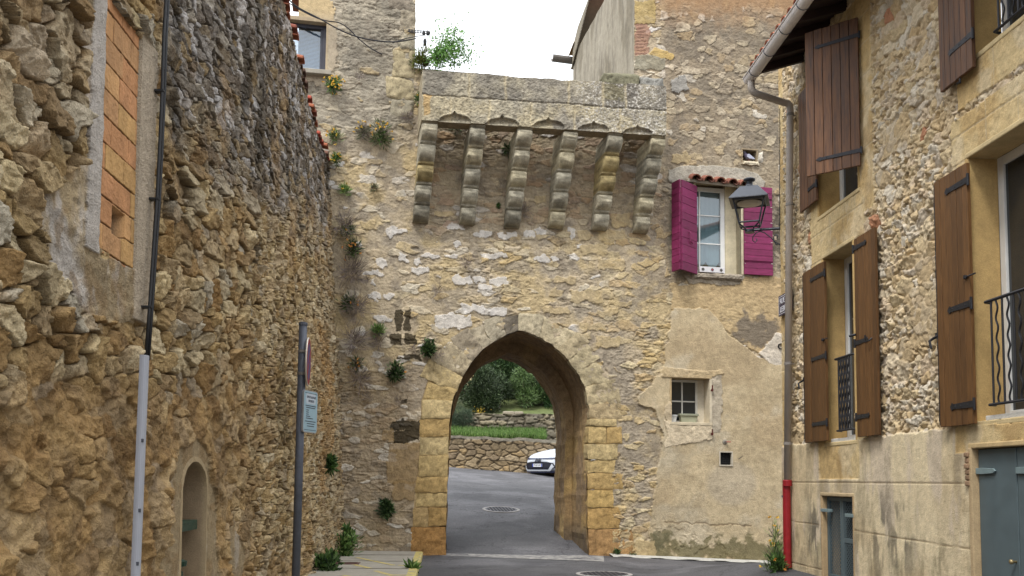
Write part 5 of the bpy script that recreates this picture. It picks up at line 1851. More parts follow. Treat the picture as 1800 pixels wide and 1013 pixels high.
    mb.prism([(x, 3.4, z) for x, z in ((xr0, rt(xr0)), (XR + 5.2, rt(XR + 5.2)), (XR + 5.2, rt(XR + 5.2) + .03), (xr0, rt(xr0) + .03))],
             [(x, ye - .05, z) for x, z in ((xr0, rt(xr0)), (XR + 5.2, rt(XR + 5.2)), (XR + 5.2, rt(XR + 5.2) + .03), (xr0, rt(xr0) + .03))])
    roof = mb.build('roof', mat_plain('dark_soffit', A(62, 46, 40, .7), .8, 0, .3, 8), t)
    yk = ye - .14
    for k in range(21):
        b = MB()
        b.prism([(x, yk, z) for x, z in ((xr0 + .03, rt(xr0) - .10), (XR + .3, rt(XR + .3) - .12), (XR + .3, rt(XR + .3) - .001), (xr0 + .03, rt(xr0 + .03) - .001))],
                [(x, yk - .08, z) for x, z in ((xr0 + .03, rt(xr0) - .10), (XR + .3, rt(XR + .3) - .12), (XR + .3, rt(XR + .3) - .001), (xr0 + .03, rt(xr0 + .03) - .001))])
        b.build('rafter', mat_plain('dark_rafter', A(58, 40, 32, .7), .8, 0, .3, 8), roof, bev=.006)
        yk -= .48
    mb = MB()
    yk = ye - .1
    while yk > 3.5:
        arc_tile(mb, (xr0 + .0, yk, rt(xr0) + .02), (XR + 5.2, yk, rt(XR + 5.2) + .12), .10, .10, NA(160, 92, 62), .016, 7)
        arc_tile(mb, (xr0 + .02, yk - .11, rt(xr0) + .11), (XR + 5.2, yk - .11, rt(XR + 5.2) + .2), .09, .09, NA(140, 80, 56), .016, 7, (0, 0, -1))
        yk -= .22
    mb.build('roof_tiles', M_PLAST, roof)
    # rounded rubble under the eaves end
    # downpipe: swan neck, straight run, red foot
    XP = XR - .12
    yp, zf = RW(1383, 985, XP)
    z_n = RW(1384, 181, XP)[1]; z_red = RW(1383, 851, XP)[1]
    yo = ye - .12
    zl_ = RW(1336, 174, XG + .12)[1]
    yt, z_n = RW(1389, 181, XP)
    ypz = lambda z: yp + (yt - yp) * (z - zf) / (z_n - zf)
    pts = [(XG, yo, gz - .06), (XG, yo, gz - .17), (XG + .012, yo + .0, gz - .215), (XG + .045, yo + .005, gz - .25), (XG + .10, yo + .015, gz - .265)]
    e0, e1 = Vector(pts[-1]), Vector((XP - .09, yt + .0, z_n + .0))
    pts += [tuple(e0.lerp(e1, .5)), tuple(e1), (XP - .035, yt, z_n - .012), (XP - .008, yt, z_n - .04), (XP, ypz(z_n - .10), z_n - .10), (XP, ypz(z_n - .2), z_n - .2), (XP, ypz(z_red), z_red)]
    dp = MB().tube(pts, .052, 14).build('downpipe', mat_plain('taupe_pipe', A(168, 158, 148, 1), .5, 0, .1, 3), t, smooth=True)
    for z in (z_n - .18, RW(1385, 362, XP)[1], RW(1384, 640, XP)[1], RW(1383, 780, XP)[1]):
        MB().tube([(XP, ypz(z), z - .02), (XP, ypz(z), z + .02)], .058, 14).tube([(XP, ypz(z), z), (XR, ypz(z) + .02, z)], .008, 5).build('pipe_collar', M_ZINC, dp)
    z_lo = RW(1383, 735, XP)[1]
    MB().lathe([(.056, z_red - .03), (.066, z_red - .03), (.066, z_red + .05), (.056, z_red + .06)], (XP, ypz(z_red), 0), 14).lathe([(.056, zf - .1), (.058, zf - .1), (.058, z_red), (.056, z_red)], (XP, ypz(.5 * (zf + z_red)), 0), 14).build('cast_iron_foot', M_REDPAINT, dp)
    zz = RW(1383, 873, XP)[1]
    MB().tube([(XP, yp, zz - .015), (XP, yp, zz + .015)], .065, 14).build('pipe_collar', M_STEEL, dp)
    MB().tube([(XP, yp, zf - .02), (XP, yp, zf + .03)], .066, 14).build('pipe_shoe', M_STEEL, dp)
    MB().tube([(XP, yp, zf - .2), (XP, yp, zf - .02)], .06, 14).build('pipe_shoe', M_IRON, dp)
    # thin cable beside the pipe down to the lamp
    pts = [RW(1377, y, XR - .03) for y in (185, 240, 300, 360, 400)]
    MB().tube([(XR - .03, p[0] + .16, p[1]) for p in pts], .008, 5).build('lamp_cable', M_BLACK, t)


build_stone_house()


# ------------------------------------------------------------------ street lamp on the corner of the stone house
def text_mesh(body, size, name, mat, parent, M, ext=.0015, sx=1.0, bold=True):
    cu = bpy.data.curves.new(name, 'FONT')
    cu.body = body
    cu.size = size
    cu.extrude = ext
    cu.align_x = 'CENTER'; cu.align_y = 'CENTER'
    cu.offset = size * .012 if bold else 0
    tmp = bpy.data.objects.new(name + '_tmp', cu)
    COL.objects.link(tmp)
    dg = bpy.context.evaluated_depsgraph_get()
    me = bpy.data.meshes.new_from_object(tmp.evaluated_get(dg))
    bpy.data.objects.remove(tmp)
    bpy.data.curves.remove(cu)
    V = np.zeros(len(me.vertices) * 3); me.vertices.foreach_get('co', V)
    V = V.reshape(-1, 3); V[:, 0] *= sx
    me.materials.clear()
    return link_mesh(name, V, me, mat, parent, M)


def build_lamp():
    yb = Y_CORNER + .06
    P = AT(1378, 404, yb)
    L_ = AT(1318, 404, yb + .22)
    t = thing('street_lamp', 'dark four sided lantern on a scrolled iron bracket at the house corner', 'street lamp', P)
    b = MB()
    b.box(P.x - .02, XR + .03, P.y - .02, P.y + .02, P.z - .42, P.z + .10)
    b.box(P.x - .012, P.x + .012, P.y - .05, P.y + .05, P.z - .10, P.z + .14)
    b.lathe([(0, -.0), (.075, .04), (.085, .2), (.07, .34), (.03, .44), (0, .46)], (P.x + .01, P.y - .02, P.z - .50), 12)
    b.build('wall_plate', M_IRON, t, bev=.006)
    end = Vector((L_.x - .07, L_.y + .02, L_.z - .03))
    d = end - P
    b = MB().tube([P + Vector((0, 0, .02)), P + d * .5 + Vector((0, 0, .02)), end + Vector((0, 0, .02))], [.022, .018, .022], 8)
    b.tube([P + Vector((0, 0, .035)), end + Vector((0, 0, .035))], .010, 6)
    b.build('arm', M_LAMPIRON, t)
    def scroll(c0, pts, r=.009):
        return MB().tube([P + d * a + Vector((0, 0, z)) for a, z in pts], r, 6).build('scroll', M_LAMPIRON, t, smooth=True)
    scroll(0, [(.0, -.26), (.10, -.24), (.22, -.19), (.36, -.10), (.50, -.03), (.62, .0)])
    scroll(0, [(.01, -.04), (.03, -.14), (.10, -.22), (.20, -.23), (.27, -.17), (.26, -.10), (.20, -.07), (.15, -.10), (.17, -.13)])
    scroll(0, [(.60, .0), (.72, -.03), (.80, -.09), (.80, -.15), (.74, -.18), (.69, -.15), (.71, -.12)])
    # lantern
    R = Matrix.Translation((L_.x, L_.y, 0)) @ Matrix.Rotation(math.radians(-22), 4, 'Z')
    z_rim = AT(1318, 354, yb + .22).z; z_top = AT(1318, 331, yb + .22).z; z_fin = AT(1318, 316, yb + .22).z; z_cage = AT(1318, 394, yb + .22).z; z_bot = AT(1318, 407, yb + .22).z
    def sq(h, z): return [(-h, -h, z), (h, -h, z), (h, h, z), (-h, h, z)]
    b = MB()
    a, c_ = sq(.30, z_rim), sq(.135, z_top)
    e = sq(.30, z_rim - .018)
    b.hexa(a + c_).hexa(e + [(x, y, z - .0005) for x, y, z in a])
    b.build('lantern_roof', M_LAMPIRON, t, R, bev=.006)
    b = MB().lathe([(.125, z_top - .005), (.07, z_top + .03), (.06, z_top + .05), (.05, z_top + .06), (.055, z_top + .10), (.09, z_fin - .02), (.095, z_fin), (.08, z_fin + .015), (0, z_fin + .02)], (0, 0, 0), 16)
    b.build('finial', M_LAMPIRON, t, R, smooth=False)
    MB().lathe([(.20, z_rim - .03), (.19, z_rim - .045), (.1, z_rim - .06), (0, z_rim - .065)], (0, 0, 0), 20).build('diffuser', mat_plain('cream_diffuser', A(196, 186, 168, .8), .4, 0, .05), t, R, smooth=True)
    b = MB(); b2 = MB()
    hi, lo = .235, .155
    for sx_, sy_ in ((1, 1), (1, -1), (-1, 1), (-1, -1)):
        MB().tube([(sx_ * hi, sy_ * hi, z_rim - .01), (sx_ * lo, sy_ * lo, z_cage)], .014, 6).build('post', M_LAMPIRON, t, R)
        MB().tube([(sx_ * lo, sy_ * lo, z_cage), (sx_ * lo * .9, sy_ * lo * .9, z_cage - .03), (sx_ * .07, sy_ * .07, z_cage - .07), (sx_ * .05, sy_ * .05, z_bot)], .012, 6).build('cradle', M_LAMPIRON, t, R, smooth=True)
    for k in range(4):
        p, q = sq(lo, z_cage)[k], sq(lo, z_cage)[(k + 1) % 4]
        b.tube([p, q], .015, 6)
        p, q = sq(hi, z_rim - .02)[k], sq(hi, z_rim - .02)[(k + 1) % 4]
        b2.tube([p, q], .016, 6)
    b.build('lower_ring', M_LAMPIRON, t, R)
    b2.build('upper_ring', M_LAMPIRON, t, R)
    MB().lathe([(.0, z_bot - .02), (.08, z_bot - .02), (.07, z_bot + .02), (0, z_bot + .03)], (0, 0, 0), 12).build('foot', M_LAMPIRON, t, R)


build_lamp()


def build_street_sign():
    yS = RW(1375, 540, XR - .02)[0]
    z0, z1 = RW(1378, 556, XR - .02)[1], RW(1378, 520, XR - .02)[1]
    W = .55
    M = Matrix(((0, 0, -1, XR - .075), (-1, 0, 0, yS - W / 2), (0, 1, 0, (z0 + z1) / 2), (0, 0, 0, 1)))   # local x = -Y, y = up, z = out of the wall
    H = z1 - z0
    navy = mat_plain('navy_enamel', A(38, 32, 72, .8), .3, 0, .1)
    white = mat_plain('white_enamel', A(214, 214, 220), .35, 0, .05)
    t = thing('street_sign', 'navy enamel street name plate half hidden behind the grey downpipe', 'sign', M @ Vector((0, 0, 0)))
    MB().box(-W / 2, W / 2, -H / 2, H / 2, -.02, .004).build('plate', navy, t, M, bev=.004)
    e = .022
    b = MB().box(-W / 2 + e, W / 2 - e, H / 2 - e - .008, H / 2 - e, .004, .006).box(-W / 2 + e, W / 2 - e, -H / 2 + e, -H / 2 + e + .008, .004, .006).box(-W / 2 + e, -W / 2 + e + .008, -H / 2 + e, H / 2 - e, .0045, .0065).box(W / 2 - e - .008, W / 2 - e, -H / 2 + e, H / 2 - e, .0045, .0065)
    b.build('border', white, t, M)
    text_mesh('RUE', .12, 'lettering', white, t, M @ Matrix.Translation((-.10, .06, .007)))
    text_mesh('LEBR', .12, 'lettering', white, t, M @ Matrix.Translation((-.07, -.07, .007)))


build_street_sign()


# ------------------------------------------------------------------ left side: cable, conduit, sign post, fountain
def build_left_things():
    top = [(294, -40), (288, 60), (285, 160), (281, 250), (276, 350), (269, 450), (263, 540), (256, 632)]
    def wall_pt(px_, py_, off):
        d = ray(px_, py_)
        lo, hi = 1.0, 40.0
        for _ in range(60):
            t_ = .5 * (lo + hi)
            P_ = CAMP + t_ * d
            if P_[0] > float(LX(P_[1], P_[2])) + off: lo = t_
            else: hi = t_
        return Vector(P_)
    pts = [wall_pt(x, y, .10) for x, y in top]
    # beyond the picture the cable goes on to the top of the wall
    e = pts[0]
    pts = [Vector((float(LX(e.y + .1, 7.6)) + .1, e.y + .1, 7.6))] + pts
    t = thing('cable', 'black twin cable running down the rubble wall into the pale conduit', 'cable', pts[-1])
    MB().tube(pts, .013, 8).build('wire', M_BLACK, t, smooth=True)
    MB().tube([p + Vector((.012, .022, 0)) for p in pts], .011, 8).build('wire', M_BLACK, t, smooth=True)
    for i in (2, 4, 6):
        p = pts[i + 1]
        MB().box(p.x - .10, p.x + .016, p.y - .015, p.y + .04, p.z - .009, p.z + .009).build('clip', M_BLACK, t, bev=.003)
    a, b_ = wall_pt(254, 625, .15), wall_pt(238, 1020, .15)
    dirn = (b_ - a).normalized()
    bt = a + dirn * (a.z / -dirn.z + .02) * 1.0
    mb = MB()
    prof = [(math.cos(an) * .03 + .0, math.sin(an) * .04) for an in np.linspace(-math.pi / 2, math.pi / 2, 9)] + [(-.02, .04), (-.02, -.04)]
    mb.prism([(a.x + x, a.y + y, a.z) for x, y in prof], [(bt.x + x, bt.y + y, bt.z) for x, y in prof])
    c = mb.build('conduit', M_PVC, bev=.003)
    tag(c, 'tall pale grey conduit cover fixed upright on the rubble wall', 'conduit')
    for q in (.25, .45, .6, .8, .95):
        p = a.lerp(bt, q)
        MB().box(p.x + .0, p.x + .0285, p.y - .036, p.y - .028, p.z - .012, p.z + .012).build('slot', M_STEEL, c)
    # sign post
    tp, bp = AT(533, 568, 11.7), AT(519, 1047, 11.7)
    bp = Vector((bp.x, bp.y, float(ground_z(bp.x, bp.y)) - .05))
    t = thing('sign_post', 'grey steel post carrying a round sign edge on and a small blue notice', 'sign post', bp)
    MB().tube([bp, tp], .052, 14).build('post', M_STEEL, t, smooth=True)
    MB().lathe([(.056, -.03), (.058, -.03), (.058, .004), (.03, .012), (0, .013)], tuple(tp), 14).build('post_cap', M_STEEL, t)
    ax = (tp - bp).normalized()
    at_ = lambda py_: bp + ax * ((AT(530, py_, 11.7).z - bp.z) / ax.z)
    # round no parking sign, seen almost from its edge
    c = at_(636)
    nd = Vector((math.cos(math.radians(-21)), math.sin(math.radians(-21)), 0))     # facing across the street
    nd = Vector((.996, .085, 0)).normalized()
    sd_ = Vector((-nd.y, nd.x, 0))
    Md = frame_matrix(c + nd * .075, sd_, Vector((0, 0, 1)), nd)
    lt = lambda r0, z0_, r1, z1_: [(r0, z0_), (r1, z0_), (r1, z1_), (r0, z1_)]
    s = MB().lathe([(0, -.012), (.295, -.012), (.31, -.010), (.315, 0), (.31, .010), (.295, .010), (0, .010)], (0, 0, 0), 40).build('round_sign', mat_plain('pale_sign_rim', A(206, 198, 184), .4, .2, .05), t, Md)
    MB().lathe([(.295, .0105), (.293, .0125), (.236, .0125), (.234, .0105)], (0, 0, 0), 40).build('red_ring', M_REDPAINT, s, Md)
    MB().lathe([(0, .0105), (.236, .0105), (.236, .012), (0, .012)], (0, 0, 0), 40).build('blue_face', mat_plain('sign_blue', A(52, 54, 128, .8), .4, 0, .08), s, Md)
    q = math.sqrt(.5)
    MB().hexa([(-.19, -.15, .0125), (-.15, -.19, .0125), (.19, .15, .0125), (.15, .19, .0125), (-.19, -.15, .0145), (-.15, -.19, .0145), (.19, .15, .0145), (.15, .19, .0145)]).build('red_bar', M_REDPAINT, s, Md)
    for py_ in (618, 657):
        p = at_(py_)
        MB().tube([p - ax * .018, p + ax * .018], .058, 12).build('clamp', M_ZINC, t)
    # notice
    c = at_(723)
    nn = Vector((.96, -.28, 0)).normalized(); ss = Vector((-nn.y, nn.x, 0))
    W, H = .40, .54
    cpos = c + nn * .072 + ss * .12
    Mn = frame_matrix(cpos, ss, Vector((0, 0, 1)), nn)
    def rrect(w_, h_, r, z):
        P = []
        for cx_, cy_, a0 in ((w_ - r, h_ - r, 0), (-w_ + r, h_ - r, 90), (-w_ + r, -h_ + r, 180), (w_ - r, -h_ + r, 270)):
            for k in range(5):
                a_ = math.radians(a0 + k * 22.5)
                P.append((cx_ + r * math.cos(a_), cy_ + r * math.sin(a_), z))
        return P
    s = MB().prism(rrect(W / 2, H / 2, .04, -.018), rrect(W / 2, H / 2, .04, .006)).build('notice', mat_plain('silver_edge', A(188, 190, 196, .8), .35, .6, .05), t, Mn)
    MB().prism(rrect(W / 2 - .012, H / 2 - .012, .034, .006), rrect(W / 2 - .012, H / 2 - .012, .034, .008)).build('notice_face', mat_plain('pale_blue_face', A(156, 186, 198, .85), .45, 0, .05), s, Mn)
    dk = mat_plain('sign_ink', A(34, 36, 60, .7), .5, 0, .1)
    b = MB()
    b.box(-W / 2 + .03, W / 2 - .03, H / 2 - .038, H / 2 - .032, .0085, .0095).box(-W / 2 + .03, W / 2 - .03, -H / 2 + .032, -H / 2 + .038, .0085, .0095)
    b.build('rule', dk, s, Mn)
    MB().prism(rrect(W / 2 - .06, .068, .03, .0082), rrect(W / 2 - .06, .068, .03, .0088), None).build('title_panel', mat_plain('title_grey', A(186, 196, 204), .5, 0, .04), s, Mn @ Matrix.Translation((.0, .165, 0)))
    text_mesh('DEPOTS SAUVAGES', .042, 'lettering', dk, s, Mn @ Matrix.Translation((.012, .185, .0095)), .0008, .72)
    text_mesh('INTERDITS', .042, 'lettering', dk, s, Mn @ Matrix.Translation((.012, .135, .0095)), .0008, .8)
    for y_, w_, x_ in ((.075, .30, .0), (.05, .26, .0), (.018, .07, -.09), (-.008, .07, -.09), (-.034, .07, -.09), (-.06, .12, -.07), (-.086, .20, -.03), (-.125, .30, 0), (-.155, .22, .01), (-.185, .2, .01)):
        MB().box(x_ - w_ / 2, x_ + w_ / 2, y_ - .006, y_ + .004, .0086, .0092).build('text_line', dk, s, Mn)
    # water point in the niche
    grn = mat_plain('dark_green_paint', A(34, 66, 52, .8), .45, .1, .25, 10)
    y0, z0 = LW(334, 925)
    x0 = float(LX(y0, 1.1))
    yc = (NI_Y0 + NI_Y1) / 2
    zs = LW(335, 918)[1]
    t = thing('metal_shelf', 'green metal ledge across the arched wall niche', 'shelf', (x0 - .2, yc, zs))
    MB().box(x0 - .4, x0 - .02, NI_Y0 + .01, NI_Y1 - .08, zs - .02, zs + .01).build('ledge', grn, t, bev=.005)
    MB().box(x0 - .035, x0 - .02, NI_Y0 + .01, NI_Y1 - .08, zs - .075, zs - .02).build('apron', grn, t, bev=.004)
    MB().tube([(x0 - .12, yc - .14, zs + .03), (x0 - .12, yc + .08, zs + .03)], .018, 8).build('spout', M_STEEL, t)
    zp = LW(330, 992)[1]
    g = MB().lathe([(.10, 0), (.10, .05), (.075, .08), (.07, zp - .16), (.085, zp - .13), (.085, zp - .06), (.07, zp - .05), (.07, zp - .02), (.11, zp - .01), (.115, zp + .03), (.06, zp + .05), (0, zp + .055)], (x0 - .10, NI_Y0 + .24, 0), 18).build('water_pump', grn, smooth=False)
    tag(g, 'green cast iron pump head standing low inside the wall niche', 'pump')


build_left_things()


# ------------------------------------------------------------------ cables on the corner house, pigeon, flower pots, ornaments
def build_gate_things():
    def gp(x, y, off): s, z = G(x, y, off); return (s, -off, z)
    def cable(pts, r, label):
        P = [MG @ Vector(gp(x, y, o)) for x, y, o in pts]
        # round the run off with a spline
        Q = []
        for i in range(len(P) - 1):
            p0, p1, p2, p3 = P[max(i - 1, 0)], P[i], P[i + 1], P[min(i + 2, len(P) - 1)]
            for k in range(6):
                u = k / 6
                Q.append(.5 * ((2 * p1) + (p2 - p0) * u + (2 * p0 - 5 * p1 + 4 * p2 - p3) * u * u + (3 * p1 - p0 - 3 * p2 + p3) * u ** 3))
        Q.append(P[-1])
        o = MB().tube(Q, r, 6).build('overhead_cable', M_IRON, smooth=True)
        tag(o, label, 'cable')
        return o
    cable([(440, -60, .5), (500, -8, .25), (522, 12, .2), (560, 32, .2), (600, 54, .2), (640, 68, .2), (690, 74, .2), (731, 68, .2)], .013, 'upper overhead cable sagging from the tower window to the iron bracket')
    cable([(436, -60, .5), (498, -2, .22), (540, 24, .2), (570, 36, .2), (595, 40, .15), (612, 50, .12), (628, 66, .08), (650, 84, .05), (672, 96, .03)], .011, 'thin overhead cable dropping onto the grey tower wall below')
    cable([(690, 76, .2), (706, 70, .2), (722, 66, .2), (745, 62, .12)], .008, 'short pale cable end looped up to the iron bracket')
    s, z = G(726, 55, .05); s1, _ = G(757, 57, .05)
    t = gate_thing('cable_bracket', 'perforated iron bracket with hanging insulators at the tower corner', 'bracket', s, z)
    b = MB()
    b.box(s - .1, s1, -.06, -.05, z - .03, z - .018); b.box(s - .1, s1, -.06, -.05, z + .018, z + .03)
    n = 7
    for k in range(n + 1):
        x = s - .08 + (s1 - s + .06) * k / n
        b.box(x - .012, x + .012, -.0595, -.0505, z - .018, z + .018)
    b.build('bar', M_IRON, t, MG)
    for (x, y, l) in ((745, 58, 1), (747, 72, 2), (752, 58, 1)):
        q = G(x, y, .05)
        MB().lathe([(.012, .05), (.03, .02), (.036, -.01), (.03, -.05 * l), (.016, -.055 * l), (0, -.06 * l)], (q[0], -.055, q[1]), 10).build('insulator', M_BLACK, t, MG)
    q0, q1 = G(747, 76, .05), G(741, 98, .05)
    MB().tube([(q0[0], -.055, q0[1]), (q0[0] + .0, -.055, (q0[1] + q1[1]) / 2), (q1[0], -.055, q1[1])], .008, 5).build('drop_wire', M_ZINC, t, MG)
    q0, q1 = G(755, 60, .05), G(756, 92, .05)
    MB().tube([(q0[0], -.055, q0[1]), (q1[0], -.055, q1[1])], .006, 5).build('drop_wire', M_ZINC, t, MG)
    # pigeon in the wall hole
    (s0, z1), (s1, z0) = PH
    pg = MB()
    zc, xc, yc = z0 + .0, (s0 + s1) / 2, .06
    spine = [((s1 - .03), .075, .012), ((s1 - .09), .095, .030), (xc + .03, .115, .058), (xc - .03, .125, .068), (xc - .075, .165, .052), (xc - .085, .205, .034), (xc - .095, .228, .036), (xc - .115, .232, .026), (xc - .14, .226, .008)]
    cols = [NA(196, 198, 210), NA(176, 178, 194), NA(130, 128, 150), NA(104, 100, 122), NA(70, 58, 84), NA(74, 66, 84), NA(88, 84, 100), NA(88, 84, 100), NA(150, 140, 136)]
    V = []; Cc = []
    for i, (x, z, r) in enumerate(spine):
        p0 = Vector((spine[max(i - 1, 0)][0], 0, spine[max(i - 1, 0)][1])); p1 = Vector((spine[min(i + 1, len(spine) - 1)][0], 0, spine[min(i + 1, len(spine) - 1)][1]))
        td = (p1 - p0).normalized(); u = Vector((0, 1, 0)); v = td.cross(u)
        for k in range(12):
            a = 2 * math.pi * k / 12
            V.append(Vector((x, yc, zc + z)) + u * math.cos(a) * r * .85 + v * math.sin(a) * r); Cc.append(cols[i])
    pg.grid(V, len(spine), 12, np.array(Cc), wrap=True)
    pg.add(V[:12], [tuple(range(12))], cols[0]); pg.add(V[-12:], [tuple(range(12))], cols[-1])
    bird = pg.build('pigeon', M_ATTR, None, MG, smooth=True)
    tag(bird, 'grey pigeon with pale wing and tail sitting in a hole of the wall', 'pigeon')
    wg = MB()
    P = [(xc - .05, .16), (xc - .0, .175), (xc + .06, .13), (s1 - .03, .075), (s1 - .06, .06), (xc + .0, .07), (xc - .055, .10)]
    wg.prism([(x, yc - .058, zc + z) for x, z in P], [(x, yc - .046, zc + z) for x, z in P], NA(168, 170, 190)).build('wing', M_ATTR, bird, MG, bev=.01)
    for dx in (0, .03):
        MB().tube([(xc + dx - .01, yc - .02, zc + .06), (xc + dx - .015, yc - .025, zc + .002)], .006, 5, NA(160, 80, 70)).build('leg', M_ATTR, bird, MG)
    MB().lathe([(0, -.006), (.006, 0), (0, .006)], (xc - .115, yc - .024, zc + .236), 6, NA(200, 120, 50)).build('eye', M_ATTR, bird, MG)
    # troughs in the small window
    (s0, z1), (s1, z0) = SW
    a, b_ = G(1196, 740, -.1)[0], G(1226, 740, -.1)[0]
    def trough(name, label, x0, x1, y, h, col, lip):
        mb = MB()
        w_ = .12
        mb.hexa([(x0 + .025, y, z0 + .008), (x1 - .025, y, z0 + .008), (x1 - .025, y + w_ * .8, z0 + .008), (x0 + .025, y + w_ * .8, z0 + .008), (x0, y - .015, z0 + h), (x1, y - .015, z0 + h), (x1, y + w_, z0 + h), (x0, y + w_, z0 + h)])
        mb2 = mb.build(name, mat_plain(name + '_plastic', col, .6, 0, .12, 10), None, MG, bev=.006)
        tag(mb2, label, 'planter')
        e = MB().box(x0 - lip, x1 + lip, y - .015 - lip, y + w_ + lip, z0 + h, z0 + h + .045)
        e.build('rim', mat_plain(name + '_rim', tuple(v * .8 for v in col), .6, 0, .12, 10), mb2, MG, bev=.006)
        s_ = MB().box(x0 + .012, x1 - .012, y, y + w_ - .015, z0 + h + .046, z0 + h + .05).build('soil', M_DARK, mb2, MG)
    trough('planter', 'pale green plastic trough on the small window ledge', a, b_, .10, .15, A(158, 160, 138), .02)
    a, b_ = G(1178, 740, -.05)[0] + .01, G(1190, 740, -.05)[0]
    trough('plant_pot', 'small white plastic pot left of the pale green trough', a, b_, .06, .12, A(196, 198, 196), .008)
    # white box with motifs on the sill of the magenta window
    (s0, z1), (s1, z0) = PW
    a, b_ = G(1230, 480, .06)[0], G(1273, 480, .06)[0]
    bx = MB().hexa([(a, -.075, z0 + .006), (b_, -.075, z0 + .006), (b_, .03, z0 + .006), (a, .03, z0 + .006), (a - .02, -.085, z0 + .125), (b_ + .01, -.085, z0 + .125), (b_ + .01, .04, z0 + .125), (a - .02, .04, z0 + .125)]).build('flower_box', mat_plain('white_tin', A(222, 220, 222), .5, 0, .04), None, MG, bev=.004)
    tag(bx, 'narrow white box with small dark and red motifs on the magenta window sill', 'flower box')
    for q, col in ((.12, (70, 66, 60)), (.5, (60, 58, 60)), (.86, (70, 66, 60))):
        x = a + (b_ - a) * q
        m = MB()
        for i in range(5):
            an = i * 1.26
            m.lathe([(.014, -.002), (.014, .002)], (0, 0, 0), 8, NA(*col), Matrix.Translation((x + .02 * math.cos(an), -.0835, z0 + .066 + .018 * math.sin(an))) @ Matrix.Rotation(math.pi / 2, 4, 'X'))
        if q == .5:
            m.lathe([(.016, -.002), (.016, .002)], (0, 0, 0), 8, NA(196, 60, 70), Matrix.Translation((x, -.0855, z0 + .066)) @ Matrix.Rotation(math.pi / 2, 4, 'X'))
        m.build('motif', M_ATTR, bx, MG)


build_gate_things()
# ------------------------------------------------------------------ pavement, kerb, covers
def ground_hit(px, py):
    d = ray(px, py)
    t = np.linspace(3, 70, 6000)
    P = CAMP[:, None] + d[:, None] * t
    below = P[2] < ground_z(P[0], P[1])
    i = int(np.argmax(below)) if below.any() else len(t) - 1
    return Vector(P[:, i])


def sheet(name, outline, z_off, mat, label, kind='structure', n=40, cat=None, parent=None):
    """thin sheet lying on the ground inside a four sided outline"""
    q = np.array([(p[0], p[1]) for p in outline], float)
    u = np.linspace(0, 1, n)[:, None]; v = np.linspace(0, 1, n)[None]
    P = (q[0] * ((1 - u) * (1 - v))[..., None] + q[1] * (u * (1 - v))[..., None] + q[2] * (u * v)[..., None] + q[3] * ((1 - u) * v)[..., None])
    z = ground_z(P[..., 0], P[..., 1]) + z_off
    V = np.stack([P[..., 0], P[..., 1], z], -1).reshape(-1, 3)
    mb = MB().grid(V, n, n)
    o = mb.build(name, mat, parent)
    if parent is None:
        tag(o, label, cat, None, kind)
    return o


def mat_worn(name, c1, c2, scale, lo, hi):
    m, t, b = _mat(name)
    tcn = t.nodes.new('ShaderNodeTexCoord')
    n = _noise(t, scale, 8, .7, tcn.outputs['Object'])
    n2 = _noise(t, 90, 3, .6, tcn.outputs['Object'])
    r = t.nodes.new('ShaderNodeValToRGB')
    r.color_ramp.elements[0].position = lo; r.color_ramp.elements[1].position = hi
    r.color_ramp.elements[0].color = (*c1, 1); r.color_ramp.elements[1].color = (*c2, 1)
    t.links.new(n.outputs['Fac'], r.inputs['Fac'])
    c = _mul(t, r.outputs['Color'], _map(t, n2.outputs['Fac'], .3, .7, .8, 1.2))
    t.links.new(c, b.inputs['Base Color'])
    b.inputs['Roughness'].default_value = .9
    return m


